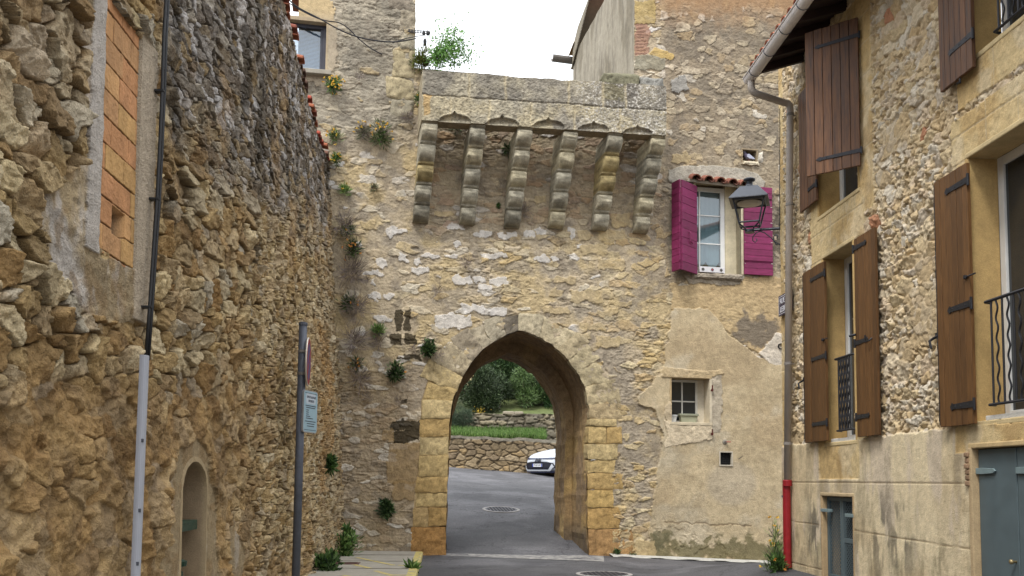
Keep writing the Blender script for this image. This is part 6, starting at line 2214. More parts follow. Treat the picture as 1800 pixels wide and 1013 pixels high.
def build_ground_details():
    M_PAV = mat_worn('pavement_concrete', A(150, 144, 132), A(172, 166, 152), 3, .35, .65)
    M_YEL = mat_worn('worn_yellow_paint', A(160, 150, 130), A(206, 188, 112), 9, .38, .54)
    k0, k1 = ground_hit(744, 974), ground_hit(733, 1013)
    dirn = (k1 - k0).normalized()
    X = lambda y: k0.x + (k1.x - k0.x) / (k1.y - k0.y) * (y - k0.y)
    ys = np.linspace(3, 18.2, 60)
    mb = MB()
    hp = .085
    V = []
    for y in ys:
        gz_ = float(ground_z(X(y), y))
        for x, z in ((-2.6, gz_ + hp + .015), (X(y) - .14, gz_ + hp), (X(y) - .135, gz_ + hp)):
            V.append((x, y, z))
    mb.grid(V, len(ys), 3)
    o = mb.build('pavement', M_PAV)
    tag(o, 'narrow pale concrete pavement with faded yellow zigzag along the left wall', 'pavement', None, 'structure')
    # joints between the slabs
    V = []
    mb = MB()
    for y in ys:
        gz_ = float(ground_z(X(y), y))
        V += [(X(y) - .136, y, gz_ + hp + .003), (X(y) - .02, y, gz_ + hp), (X(y), y, gz_ + hp - .02), (X(y) + .004, y, gz_ - .05)]
    mb.grid(V, len(ys), 4)
    o = mb.build('kerb', mat_worn('yellow_kerb', A(150, 144, 128), A(202, 184, 104), 7, .36, .52))
    tag(o, 'low kerb stone with worn yellow paint', 'kerb', None, 'structure')
    mj = mat_plain('joint_grey', A(110, 104, 92), .95)  # darker grey of the thin strips laid as slab joints
    jm = MB()
    for y in (17.2, 15.9, 14.6):
        gz_ = float(ground_z(-1.5, y)) + hp + .012
        jm.box(-2.3, X(y) - .15, y - .008, y + .008, gz_ - .004, gz_ + .001)
    tag(jm.build('pavement_joint', mj), 'dark joints across the pavement', 'joint', None, 'structure')
    # zigzag lines
    def line(p, q, wdt, i):
        d = ray(*p); zpl = float(ground_z(-1.6, 16)) + hp + .0125
        def hit(px, py):
            d = ray(px, py); t = (zpl - CAMP[2]) / d[2]
            return CAMP + d * t
        a, b_ = hit(*p), hit(*q)
        n = 12
        mb = MB(); V = []
        dd = (b_ - a)[:2]; nn = np.array([-dd[1], dd[0]]) / np.linalg.norm(dd) * wdt
        for k in range(n + 1):
            c = a + (b_ - a) * k / n
            zz = lambda x, y: float(ground_z(X(y), y)) + hp + .015 * np.clip((X(y) - .14 - x) / (X(y) - .14 + 2.6), 0, 1) + .004
            V += [(c[0] + nn[0], c[1] + nn[1], zz(c[0] + nn[0], c[1] + nn[1])), (c[0] - nn[0], c[1] - nn[1], zz(c[0] - nn[0], c[1] - nn[1]))]
        tag(mb.grid(V, n + 1, 2).build('road_marking', M_YEL), 'faded yellow zigzag line on the pavement', 'marking', None, 'structure')
    for i, (p, q) in enumerate((((627, 980), (692, 993)), ((613, 990), (652, 999)), ((660, 1003), (690, 1011)), ((700, 993), (722, 994)), ((690, 1010), (716, 1010)), ((604, 1011), (622, 1014)))):
        line(p, q, .045, i)
    g = ground_hit(640, 1005)
    gy, gx_ = 15.4, -1.95
    zz = float(ground_z(X(gy), gy)) + hp + .012
    t = MB().box(gx_ - .26, gx_ + .26, gy - .17, gy + .17, zz - .02, zz + .006).build('drain_cover', mat_plain('rusty_plate', A(112, 84, 76, .8), .75, .3, .25, 14), None, bev=.004)
    tag(t, 'small rusty brown drain cover in the left pavement', 'drain cover')
    b = MB()
    for k in range(7):
        b.box(gx_ - .22, gx_ + .22, gy - .13 + k * .042, gy - .115 + k * .042, zz + .006, zz + .010)
    b.build('tread', bpy.data.materials['rusty_plate'], t)
    # pale concrete strip along the foot of the gate wall
    M_STR = mat_worn('pale_strip', A(158, 154, 146), A(186, 184, 176), 6, .34, .6)
    P = [ground_hit(746, 976), ground_hit(1062, 988), ground_hit(1061, 978.5), ground_hit(752, 972.5)]
    o = sheet('threshold_strip', P, .006, mat_worn('worn_strip', A(92, 90, 92), A(158, 155, 148), 5, .4, .62), 'pale worn concrete strip across the road at the gate')
    V = []
    for u in np.linspace(G(1070, 975)[0], 8.6, 60):
        for o_, zz in ((.30 + .04 * math.sin(u * 9), .006), (.29, .02), (-.05, .05)):
            q = MG @ Vector((u, -o_, 0)); V.append((q.x, q.y, float(ground_z(q.x, q.y)) + zz))
    tag(MB().grid(V, 60, 3).build('foot_strip', M_STR), 'pale concrete strip at the foot of the plastered house', None, None, 'structure')
    # manhole covers
    def manhole(c, r, label, seed):
        gx0, gy0 = c.x, c.y
        n = Vector((-(float(ground_z(gx0 + .1, gy0)) - float(ground_z(gx0 - .1, gy0))) / .2, -(float(ground_z(gx0, gy0 + .2)) - float(ground_z(gx0, gy0 - .2))) / .4, 1)).normalized()
        Mm = Matrix.Translation((gx0, gy0, float(ground_z(gx0, gy0)) + .004)) @ n.to_track_quat('Z', 'Y').to_matrix().to_4x4()
        t = thing('manhole_cover', label, 'manhole', Mm @ Vector((0, 0, 0)))
        MB().lathe([(r, -.02), (r, .006), (r * .86, .008), (r * .86, -.02)], (0, 0, 0), 40).build('ring', mat_plain('ring_concrete', A(150, 146, 142), .9, 0, .25, 18), t, Mm)
        MB().lathe([(r * .85, -.02), (r * .85, .004), (0, .005)], (0, 0, 0), 40).build('lid', mat_plain('cast_iron_lid', A(78, 76, 80, .8), .6, .4, .3, 25), t, Mm)
        b = MB()
        for i in range(-4, 5):
            for j in range(-4, 5):
                x, y = i * r * .17, j * r * .17
                if math.hypot(x, y) < r * .76:
                    b.box(x - r * .05, x + r * .05, y - r * .03, y + r * .03, .004, .013)
        b.build('lid_pattern', bpy.data.materials['cast_iron_lid'], t, Mm)
    manhole(ground_hit(881, 896), .48, 'round manhole cover in the road just beyond the arch', 1)
    manhole(ground_hit(1062, 1010), .46, 'dark manhole cover at the bottom edge before the gate', 2)


build_ground_details()


# ------------------------------------------------------------------ beyond the arch: walls, terrace, shrubs, car
def stone_wall(name, label, a, b_, z0f, z1f, cu, cv, pal, mort, seed, relief=.06, thick=.5, flat=0, d=.03):
    a, b_ = Vector(a), Vector(b_)
    L = (b_ - a).length
    dx = (b_ - a).normalized()
    nrm = Vector((dx.y, -dx.x))
    if nrm.y > 0: nrm = -nrm
    U1 = np.arange(0, L, d); nv = int(2.2 / d)
    U = np.repeat(U1[:, None], nv, 1)
    vv = np.linspace(0, 1, nv)[None]
    z0, z1 = z0f(U), z1f(U) + (fbm(U * 2, U * 0, 3, seed) - .5) * .12
    Z = z0 + (z1 - z0) * vv
    e, gx_, gy_, lx, ly = cells(U, Z, cu, cv, seed, .4, 2.4, .5)
    ra, rb, rd = h2(gx_, gy_, 1), h2(gx_, gy_, 2), h2(gx_, gy_, 3)
    f1 = fbm(U * 6, Z * 6, 4, seed + 1); f2 = fbm(U * 16, Z * 16, 3, seed + 2)
    dome = sst(.0, .25, e)
    h = dome * (relief * (.5 + ra)) + (f1 - .5) * .06 + (f2 - .5) * .03
    c = pick(pal, rd) * (.8 + .4 * f2)[..., None]
    c = mixc(c, np.broadcast_to(mort, c.shape), (1 - sst(.02, .14, e)) * .85)
    dark = sst(.42, .62, fbm(U * 1.2, Z * 1.2, 4, seed + 3))
    c = mixc(c, np.broadcast_to(NA(92, 82, 64), c.shape), dark * .55 * sst(.45, .95, vv + 0 * U))
    cap = sst(.9, .93, vv + 0 * U) * flat
    c = mixc(c, np.broadcast_to(NA(134, 126, 110), c.shape) * (.7 + .6 * f1)[..., None], cap)
    h = h * (1 - cap) + cap * (.07 + (f1 - .5) * .04)
    P = np.stack([a.x + dx.x * U + nrm.x * h, a.y + dx.y * U + nrm.y * h, Z], -1)
    t = thing(name, label, 'wall', (a.x, a.y, float(z0[0, 0])))
    height_mesh('wall_face', P, c, np.ones((len(U1) - 1, nv - 1), bool), M_GATE, t)
    top = P[:, -1]; back = top.copy(); back[:, 0] -= nrm.x * thick; back[:, 1] -= nrm.y * thick
    mb = MB().grid(list(top) + list(back), 2, len(U1), NA(140, 132, 114))
    low = back.copy(); low[:, 2] = P[:, 0, 2]
    mb.grid(list(back) + list(low), 2, len(U1), NA(120, 108, 90))
    mb.build('wall_top', M_GATE, t)
    return t


def leaf_mesh(base, dirs, L, W, cols, seed=0, fold=.25):
    """many pointed leaves: base n x 3, dirs n x 3 (unit)"""
    rng = np.random.RandomState(seed)
    n = len(base)
    r = rng.normal(size=(n, 3))
    side = np.cross(dirs, r); side /= np.linalg.norm(side, axis=1, keepdims=True) + 1e-9
    up = np.cross(side, dirs)
    L = np.broadcast_to(L, (n,))[:, None]; W = np.broadcast_to(W, (n,))[:, None]
    mid = base + dirs * L * .5 + up * L * .06
    V = np.stack([base, mid + side * W * .5 - up * W * fold, base + dirs * L, mid - side * W * .5 - up * W * fold], 1).reshape(-1, 3)
    F = [(4 * i, 4 * i + 1, 4 * i + 2, 4 * i + 3) for i in range(n)]
    return V, F, np.repeat(cols, 4, 0)


def foliage(name, pts, dirs, L, W, pal, label, cat, seed=1, var=.35, group=None, parent=None, kind=None):
    rng = np.random.RandomState(seed)
    pal = np.array(pal)
    cols = pal[rng.randint(0, len(pal), len(pts))] * (1 + var * (rng.rand(len(pts), 1) * 2 - 1))
    V, F, Cc = leaf_mesh(np.asarray(pts), np.asarray(dirs), L, W, cols, seed)
    mb = MB().add(V, F, Cc)
    me = bpy.data.meshes.new(name)
    me.from_pydata([(0, 0, 0)] * len(V), [], F)
    at = me.color_attributes.new('Col', 'FLOAT_COLOR', 'POINT')
    at.data.foreach_set('color', np.concatenate([Cc, np.ones((len(V), 1))], 1).astype(np.float32).ravel())
    o = link_mesh(name, V, me, M_LEAF, parent, MW0)
    if parent is None:
        tag(o, label, cat, group, kind)
    return o


def unit(a):
    return a / (np.linalg.norm(a, axis=1, keepdims=True) + 1e-9)


GREEN_D = [NA(46, 72, 32), NA(62, 92, 42), NA(78, 108, 54), NA(38, 60, 32), NA(92, 116, 66)]
GREEN_M = [NA(70, 104, 40), NA(88, 124, 52), NA(58, 88, 36), NA(104, 138, 64)]
GREEN_L = [NA(104, 140, 58), NA(122, 156, 72), NA(88, 124, 50), NA(136, 160, 84)]
GREY_G = [NA(96, 110, 72), NA(118, 126, 86), NA(82, 98, 60), NA(134, 134, 98)]
DRY = [NA(122, 108, 96), NA(140, 124, 108), NA(104, 90, 84), NA(128, 112, 118), NA(150, 136, 112)]


def shrub(label, c, rad, n, L, W, pal, seed, name='shrub', cat='shrub', blobs=9, stem=True, var=.4):
    """a bush: leaf clumps through an uneven volume, on branching stems from the ground"""
    rng = np.random.RandomState(seed)
    c = np.array(c, float); rad = np.array(rad, float)
    t = thing(name, label, cat, tuple(c - np.array([0, 0, rad[2]])))
    bc = unit(rng.normal(size=(blobs, 3))) * (rng.rand(blobs, 1) ** .4) * rad * .72 + c
    br = (.28 + .3 * rng.rand(blobs)) * rad.mean()
    w_ = rng.randint(0, blobs, n)
    dv = unit(rng.normal(size=(n, 3)))
    p = bc[w_] + dv * (br[w_] * (.45 + .6 * rng.rand(n)))[:, None]
    d = unit(dv + rng.normal(size=(n, 3)) * .6 + np.array([0, 0, .25]))
    pal = np.array(pal)
    tone = (.65 + .7 * rng.rand(blobs))[w_]
    cols = pal[rng.randint(0, len(pal), n)] * tone[:, None] * (1 + var * (rng.rand(n, 1) - .5))
    V, F, Cc = leaf_mesh(p, d, L * (.7 + .6 * rng.rand(n)), W, cols, seed)
    me = bpy.data.meshes.new('crown'); me.from_pydata([(0, 0, 0)] * len(V), [], F)
    at = me.color_attributes.new('Col', 'FLOAT_COLOR', 'POINT')
    at.data.foreach_set('color', np.concatenate([Cc, np.ones((len(V), 1))], 1).astype(np.float32).ravel())
    link_mesh('crown', V, me, M_LEAF, t, MW0)
    if stem:
        mb = MB()
        foot = Vector((c[0], c[1], c[2] - rad[2]))
        for k in range(blobs):
            q = Vector(bc[k]); f = foot + Vector((rng.uniform(-.2, .2) * rad[0], 0, 0))
            m = f.lerp(q, .5) + Vector((rng.uniform(-.1, .1), rng.uniform(-.1, .1), .1)) * rad.mean()
            mb.tube([f, m, q], [.02 * rad[2] + .004, .014 * rad[2] + .003, .004], 5, NA(92, 80, 66))
        mb.build('trunk', M_ATTR, t)
    return t


def build_beyond():
    b0 = ground_hit(790, 821)
    d = (AT(930, 832, b0.y - .25) - b0); d.z = 0; d.normalize()
    a, b_ = b0 - d * 6, b0 + d * 4.6
    tL = lambda U: None
    zt0 = AT(790, 766, b0.y).z; zt1 = AT(972, 773, (b0 + d * 4.3).y).z
    slope = (zt1 - zt0) / 4.3
    gzf = lambda U: ground_z(a.x + d.x * U, a.y + d.y * U) - .15
    stone_wall('retaining_wall', 'low golden rubble retaining wall behind the white car', a, b_, gzf, lambda U: zt0 + slope * (U - 6), .36, .21,
               [NA(150, 130, 98), NA(134, 114, 82), NA(162, 142, 110), NA(126, 108, 82), NA(160, 134, 92)], NA(92, 80, 62), 801, .06, .45, 1.0)
    n2 = Vector((-d.y, d.x, 0)); n2 = n2 if n2.y > 0 else -n2
    off = 3.6
    e0 = b_ - d * .05
    zE = zt0 + slope * 4.0 + slope * 6
    stone_wall('retaining_wall', 'return of the retaining wall running back beside the car', e0, e0 + n2 * (off + .3), lambda U: ground_z(e0.x + n2.x * U, e0.y + n2.y * U) - .2, lambda U: zE + .02 * U, .42, .26,
               [NA(176, 150, 104), NA(160, 132, 86), NA(186, 164, 122), NA(150, 126, 90)], NA(112, 96, 70), 811, .06, .45, 1.0)
    a2 = a + n2 * off
    z20 = AT(830, 757, (b0 + n2 * off).y).z; z21 = AT(830, 727, (b0 + n2 * off).y).z
    stone_wall('terrace_wall', 'grey dry stone terrace wall above the grass strip', a2 - d * 3, a2 + d * 20, lambda U: z20 - 2.2 + 0 * U, lambda U: z21 + .0 * U, .55, .16,
               [NA(136, 128, 110), NA(120, 112, 94), NA(146, 134, 108), NA(110, 102, 88)], NA(60, 54, 42), 821, .08, .5, 0)
    # flat stones laid on its top
    mb = MB()
    for px0, px1 in ((884, 905), (904, 921)):
        p, q = AT(px0, 724, (b0 + n2 * off).y), AT(px1, 724, (b0 + n2 * off).y)
        mb = MB(); mb.box(p.x, q.x - .02, p.y + .02, p.y + .4, z21 - .05, z21 + .13, NA(150, 140, 120))
        o = mb.build('flat_stone', M_GATE, None, bev=.05)
        tag(o, ('left' if px0 < 890 else 'right') + ' one of the two flat stones on the terrace wall', 'stone')
    # the bank between, and the hill above
    V = []; nn = 46
    mb = MB()
    U1 = np.linspace(-2, 22, 60); Ub = np.linspace(-2, 9.9, 60); W1 = np.concatenate([np.linspace(.2, off + .3, 8)])
    Vg = [(a.x + d.x * u + n2.x * w_, a.y + d.y * u + n2.y * w_, (zt0 + slope * (u - 6) - .05) + (z20 + .06 - zt0) * (w_ / off)) for u in Ub for w_ in W1]
    M_SOIL = mat_worn('soil_and_grass', A(84, 90, 50, .8), A(104, 116, 62, .8), 3, .35, .65)
    o = mb.grid(Vg, 60, 8).build('bank', M_SOIL); tag(o, 'grass bank between the two walls', 'bank', None, 'structure')
    mb = MB()
    W2 = np.linspace(off + .3, 60, 40)
    Vh = [(a.x + d.x * u * 3 - d.x * 20 + n2.x * w_, a.y + d.y * u * 3 - d.y * 20 + n2.y * w_, z21 - .08 + max(0, w_ - off - 1.0) * .33 + .6 * (math.sin(u * .8) * math.sin(w_ * .3)) * min(1, max(0, w_ - 8) / 8)) for u in U1 for w_ in W2]
    o = mb.grid(Vh, 60, 40).build('hill', M_SOIL); tag(o, 'green hillside rising behind the walls', 'hill', None, 'structure')
    # long grass on the bank
    rng = np.random.RandomState(5)
    n = 16000
    u = rng.rand(n) * 6.9 + 3; w_ = .15 + rng.rand(n) ** 1.3 * (off - .2)
    p = np.stack([a.x + d.x * u + n2.x * w_, a.y + d.y * u + n2.y * w_, (zt0 + slope * (u - 6) - .05) + (z20 + .06 - zt0) * (w_ / off)], 1)
    dv = unit(rng.normal(size=(n, 3)) * np.array([.35, .35, .1]) + np.array([0, 0, 1]))
    foliage('grass', p, dv, .16 + .22 * rng.rand(n) * (fbm(u * 1.5, w_, 2, 3) * 1.4), .03, [NA(88, 124, 44), NA(104, 140, 56), NA(74, 106, 38), NA(122, 146, 76)], 'bright green grass on the bank between the walls', 'grass', 6, .3, None, None, 'stuff')
    # shrubs
    yb = (b0 + n2 * off).y + 1.3
    def at(px_, py_, dy=0): return tuple(AT(px_, py_, yb + dy))
    OL = [NA(44, 62, 32), NA(58, 78, 42), NA(74, 94, 56), NA(34, 48, 24), NA(100, 116, 80)]
    shrub('large grey green oleander in the middle behind the terrace wall', at(862, 682, .6), (1.75, 1.1, 1.35), 15000, .17, .035, OL, 31, 'oleander', 'shrub', 16)
    shrub('oleander at the right with a pale leafy top behind the terrace wall', at(925, 686, 1.2), (1.1, 1.0, 1.15), 9000, .16, .035, [NA(70, 94, 44), NA(90, 116, 58), NA(54, 76, 34), NA(110, 134, 76)], 32, 'oleander', 'shrub', 11)
    shrub('dark green bush at far right under the inner arch', at(975, 690, 1.6), (1.3, 1.0, 1.5), 8000, .15, .04, [NA(40, 70, 28), NA(52, 86, 34), NA(32, 54, 22)], 33, 'bush', 'shrub', 11)
    shrub('soft grey green broom bush at the left end of the terrace wall', at(803, 742, -1.7), (.95, .8, .95), 12000, .16, .012, [NA(70, 88, 62), NA(84, 100, 74), NA(58, 76, 52)], 34, 'bush', 'shrub', 12)
    shrub('tall leafy shrub with reddish tips at the top left behind the oleander', at(815, 640, 2.4), (1.5, 1.2, 1.6), 9000, .16, .04, [NA(62, 84, 40), NA(84, 104, 52), NA(124, 92, 56), NA(50, 70, 36)], 35, 'bush', 'shrub', 11)
    shrub('tall dark shrub closing the view at the back centre', at(890, 640, 3.4), (2.2, 1.4, 2.0), 12000, .2, .05, GREEN_D, 36, 'bush', 'shrub', 14)
    shrub('brown tipped shrub high on the bank at right back', at(950, 640, 3.6), (1.7, 1.2, 1.9), 9000, .18, .05, [NA(66, 88, 40), NA(92, 96, 52), NA(112, 84, 52), NA(54, 76, 36)], 37, 'bush', 'shrub', 11)
    shrub('dark bush far left on the bank beyond the arch', at(755, 690, 1.0), (1.6, 1.2, 1.7), 8000, .17, .04, GREEN_D, 38, 'bush', 'shrub', 10)
    # orange and cream flowering spray hanging near the left spring of the arch
    c = np.array(at(820, 655, -.6)); n = 130
    rng = np.random.RandomState(8)
    p = c + rng.normal(size=(n, 3)) * np.array([.17, .15, .24]); dv = unit(rng.normal(size=(n, 3)) + np.array([0, -.5, .1]))
    foliage('flowering_branch', p, dv, .13, .05, [NA(206, 180, 120), NA(196, 140, 60), NA(214, 200, 150), NA(122, 84, 48)], 'cream and orange flowering branch by the left side of the arch opening', 'branch', 9)
    c = np.array(at(842, 724, -1.0)); n = 60
    p = c + rng.normal(size=(n, 3)) * np.array([.17, .1, .10]); dv = unit(rng.normal(size=(n, 3)) * .5 + np.array([0, -.5, .6]))
    foliage('yellow_flowers', p, dv, .06, .05, [NA(226, 196, 40), NA(214, 180, 30)], 'small yellow flowers above the terrace wall at left', 'flowers', 10)
    return b0, d


B0, BD = build_beyond()


def build_car():
    fc = ground_hit(948, 837)
    yaw = math.radians(-90 - 52)
    MC = Matrix.Translation((fc.x, fc.y, float(ground_z(fc.x, fc.y)))) @ Matrix.Rotation(yaw, 4, 'Z') @ Matrix.Scale(1.06, 4) @ Matrix.Translation((-2.1, 0, .0))
    MC = Matrix.Translation((.02, .35, -.08)) @ MC
    t = thing('parked_car', 'white hatchback with dark grille parked by the retaining wall, half behind the arch', 'car', MC @ Vector((0, 0, 0)), yaw)
    white = mat_plain('white_car_paint', A(214, 220, 228, .8), .25, 0, .02, 4, spec=.6)
    dark = mat_plain('dark_trim', (.012, .013, .022), .35, 0, .2)
    blue = mat_plain('dark_lamp_glass', (.02, .025, .06), .12, 0, .2, spec=.7)
    xs = [2.13, 2.06, 1.95, 1.75, 1.4, 1.0, .7, 0, -1.0, -1.7, -2.0, -2.13]
    hw = [.62, .74, .80, .85, .885, .89, .89, .89, .89, .87, .82, .74]
    zt = [.64, .76, .86, .94, 1.02, 1.10, 1.13, 1.08, 1.0, 1.0, .96, .80]
    zb = [.32, .27, .25, .24, .24, .24, .24, .24, .24, .26, .3, .4]
    V = []
    for x, w_, a, b_ in zip(xs, hw, zt, zb):
        m = (a + b_) / 2
        pr = [(w_ * .86, b_), (w_ * .98, b_ + .06), (w_, m), (w_ * .97, a - .12), (w_ * .86, a - .02), (w_ * .5, a + .02), (0, a + .035)]
        ring = pr + [(-y, z) for y, z in pr[-2::-1]]
        V += [(x, y, z) for y, z in ring]
    nr = 13
    mb = MB().grid(V, len(xs), nr, None, wrap=True)
    mb.add(V[:nr], [tuple(range(nr))]); mb.add(V[-nr:], [tuple(range(nr))])
    body = mb.build('body', white, t, MC, smooth=True)
    sm = body.modifiers.new('s', 'SUBSURF'); sm.levels = 1; sm.render_levels = 2
    cab = [(1.0, .70, 1.02, 1.06), (.9, .70, 1.02, 1.12), (.3, .62, 1.0, 1.36), (-.2, .60, 1.0, 1.44), (-1.2, .58, 1.0, 1.42), (-1.75, .56, 1.0, 1.30), (-2.02, .62, .95, 1.02)]
    V = []
    for x, w_, b_, a in cab:
        pr = [(.80, b_ - .05), (.80 - (.80 - w_) * .5, (a + b_) / 2), (w_, a - .04), (w_ * .8, a), (0, a + .015)]
        ring = pr + [(-y, z) for y, z in pr[-2::-1]]
        V += [(x, y, z) for y, z in ring]
    mb = MB().grid(V, len(cab), 9, None, wrap=True); mb.add(V[:9], [tuple(range(9))]); mb.add(V[-9:], [tuple(range(9))])
    mb.build('windows', M_GLASS, t, MC, smooth=True)
    V = []
    for x, w_, b_, a in cab[2:6]:
        V += [(x - .02, y, a + dz) for y, dz in ((w_ + .01, -.05), (w_ * .8, .012), (0, .03), (-w_ * .8, .012), (-w_ - .01, -.05))]
    MB().grid(V, 4, 5).build('car_roof', white, t, MC, smooth=True)
    # front: mask, lip, slit, emblem, plate, lamps
    def front(pts, off):
        """points across the nose (y, z) laid on its rounded front"""
        out_ = []
        for y, z in pts:
            ay = abs(y)
            x = np.interp(ay, [0, .45, .62, .74, .80, .85, .9], [2.15, 2.145, 2.12, 2.05, 1.94, 1.76, 1.4]) - max(0, z - .62) * .55 - max(0, .36 - z) * .35
            out_.append((x + off, y, z))
        return out_
    def patch(name, top, bot, mat, off=.02, n=28, parent=t):
        ys_ = np.linspace(-1, 1, n)
        V = []
        for q in ys_:
            y0, z0 = bot(q); y1, z1 = top(q)
            for k in range(6):
                V.append(front([(y0 + (y1 - y0) * k / 5, z0 + (z1 - z0) * k / 5)], off)[0])
        return MB().grid(V, n, 6).build(name, mat, parent, MC, smooth=True)
    gr = patch('grille', lambda q: (.72 * q, .60 - .05 * abs(q) ** 3), lambda q: (.80 * q, .30 + .08 * abs(q) ** 5), dark)
    patch('lower_lip', lambda q: (.70 * q, .31 + .22 * max(0, abs(q) - .82) / .18), lambda q: (.76 * q, .255 + .16 * max(0, abs(q) - .82) / .18), white, .05)
    patch('lower_skirt', lambda q: (.74 * q, .25), lambda q: (.74 * q, .20), blue, .03)
    patch('headlight', lambda q: (.80 * q, .735 + .02 * abs(q)), lambda q: (.82 * q, .69 + .015 * abs(q)), blue, .03)
    E_ = front([(0, .655)], .035)[0]
    Me = MC @ Matrix.Translation(E_) @ Matrix.Rotation(math.radians(70), 4, 'Y')
    MB().prism([(-.07, -.10, -.01), (.05, -.16, -.01), (.07, .0, -.01), (.05, .16, -.01), (-.07, .10, -.01)][::-1], [(-.07, -.10, .012), (.05, -.16, .012), (.07, .0, .012), (.05, .16, .012), (-.07, .10, .012)][::-1]).build('badge_plate', dark, t, Me)
    eb = MB()
    for rx, ry in ((.055, .085), (.05, .032), (.022, .06)):
        eb.tube([(rx * math.sin(a_), ry * math.cos(a_), .016) for a_ in np.linspace(0, 2 * math.pi, 24, endpoint=False)], .007, 5, None, False, True)
    eb.build('emblem', M_STEEL, t, Me)
    # plate
    px0 = front([(0, .47)], .045)[0]
    Mp = MC @ Matrix(((0, 0, 1, px0[0]), (1, 0, 0, 0), (0, 1, 0, .47), (0, 0, 0, 1)))
    pl = MB().box(-.26, .26, -.055, .055, -.01, .004).build('number_plate', mat_plain('plate_white', A(222, 224, 228), .4, 0, .03), t, Mp)
    for x0, x1 in ((-.26, -.215), (.215, .26)):
        MB().box(x0, x1, -.055, .055, .004, .006).build('plate_band', mat_plain('plate_blue', A(40, 70, 170, .8), .4, 0, .05), pl, Mp)
    text_mesh('FY-057-HW', .092, 'lettering', M_BLACK, pl, Mp @ Matrix.Translation((0, 0, .006)), .001, .82)
    # wheels
    for wx in (1.35, -1.35):
        for sy in (1, -1):
            Mw = MC @ Matrix.Translation((wx, sy * .80, .32)) @ Matrix.Rotation(math.pi / 2, 4, 'X')
            w_ = MB().lathe([(.19, -.1), (.30, -.1), (.325, -.07), (.325, .07), (.30, .1), (.19, .1)], (0, 0, 0), 28).build('wheel', M_BLACK, t, Mw, smooth=True)
            MB().lathe([(.0, -.08), (.19, -.08), (.19, .08), (0, .08)], (0, 0, 0), 20).build('rim', M_STEEL, w_, Mw)
            MB().lathe([(0, -.112), (.375, -.112), (.375, .112), (0, .112)], (0, 0, 0), 28).build('wheel_arch', dark, t, MC @ Matrix.Translation((wx, sy * .79, .33)) @ Matrix.Rotation(math.pi / 2, 4, 'X'))


build_car()


# ------------------------------------------------------------------ plants on the walls and at their feet
def tuft(pos, nrm, R, n, L, W, pal, label, seed, flowers=0, fcol=None, name='wall_plant', cat='plant', droop=0.0, up=.5, flat=1.0, dry=0, fsize=.036):
    rng = np.random.RandomState(seed)
    pos = np.array(pos, float); nrm = np.array(nrm, float)
    dv = unit(rng.normal(size=(n, 3)) + nrm * .9)
    ns = 7
    tang = unit(rng.normal(size=(ns, 3)) - 0 * nrm)
    sub_ = (tang - (tang @ nrm)[:, None] * nrm / (nrm @ nrm)) * R * .55 * rng.rand(ns, 1) + np.array([0, 0, 1]) * R * rng.uniform(-.45, .35, (ns, 1))
    siz = .35 + .45 * rng.rand(ns)
    which = rng.randint(0, ns, n)
    p = pos + (sub_[which] + dv * R * (siz[which] * (.2 + .8 * rng.rand(n) ** .7))[:, None]) * np.array([1, 1, flat])
    d = unit(dv + rng.normal(size=(n, 3)) * .45 + np.array([0, 0, up - droop]))
    pl = list(pal)
    o = foliage(name, p, d, L * (.6 + .8 * rng.rand(n)), W, pl, label, cat, seed, .5)
    if dry:
        m = dry
        dq = unit(rng.normal(size=(m, 3)) + nrm * .8 + np.array([0, 0, .1]))
        foliage('dry_stems', pos + dq * R * .1, dq, R * (.8 + .7 * rng.rand(m)), .012, DRY, None, None, seed + 1, .3, None, o)
    if flowers:
        fd = unit(rng.normal(size=(flowers, 3)) + nrm * 1.1 + np.array([0, 0, .3]))
        ctr = pos + fd * R * (.95 + .3 * rng.rand(flowers, 1)) * np.array([1, 1, flat])
        k = 6
        base = np.repeat(ctr, k, 0)
        pd = unit(rng.normal(size=(flowers * k, 3)) + np.repeat(fd, k, 0) * .7)
        foliage('blossoms', base, pd, fsize, fsize * .8, fcol or [NA(236, 186, 28), NA(228, 168, 20)], None, None, seed + 2, .12, None, o)
    return o


def dry_weed(pos, nrm, R, n, label, seed, w_=.006, name='dry_weed'):
    rng = np.random.RandomState(seed)
    pos = np.array(pos, float); nrm = np.array(nrm, float)
    d = unit(rng.normal(size=(n, 3)) * .8 + nrm * .8 + np.array([0, 0, .15]))
    p = pos + rng.normal(size=(n, 3)) * R * .22 + d * R * .25 * rng.rand(n, 1)
    return foliage(name, p, d, R * (.5 + .9 * rng.rand(n)), w_, DRY, label, 'weed', seed, .35)


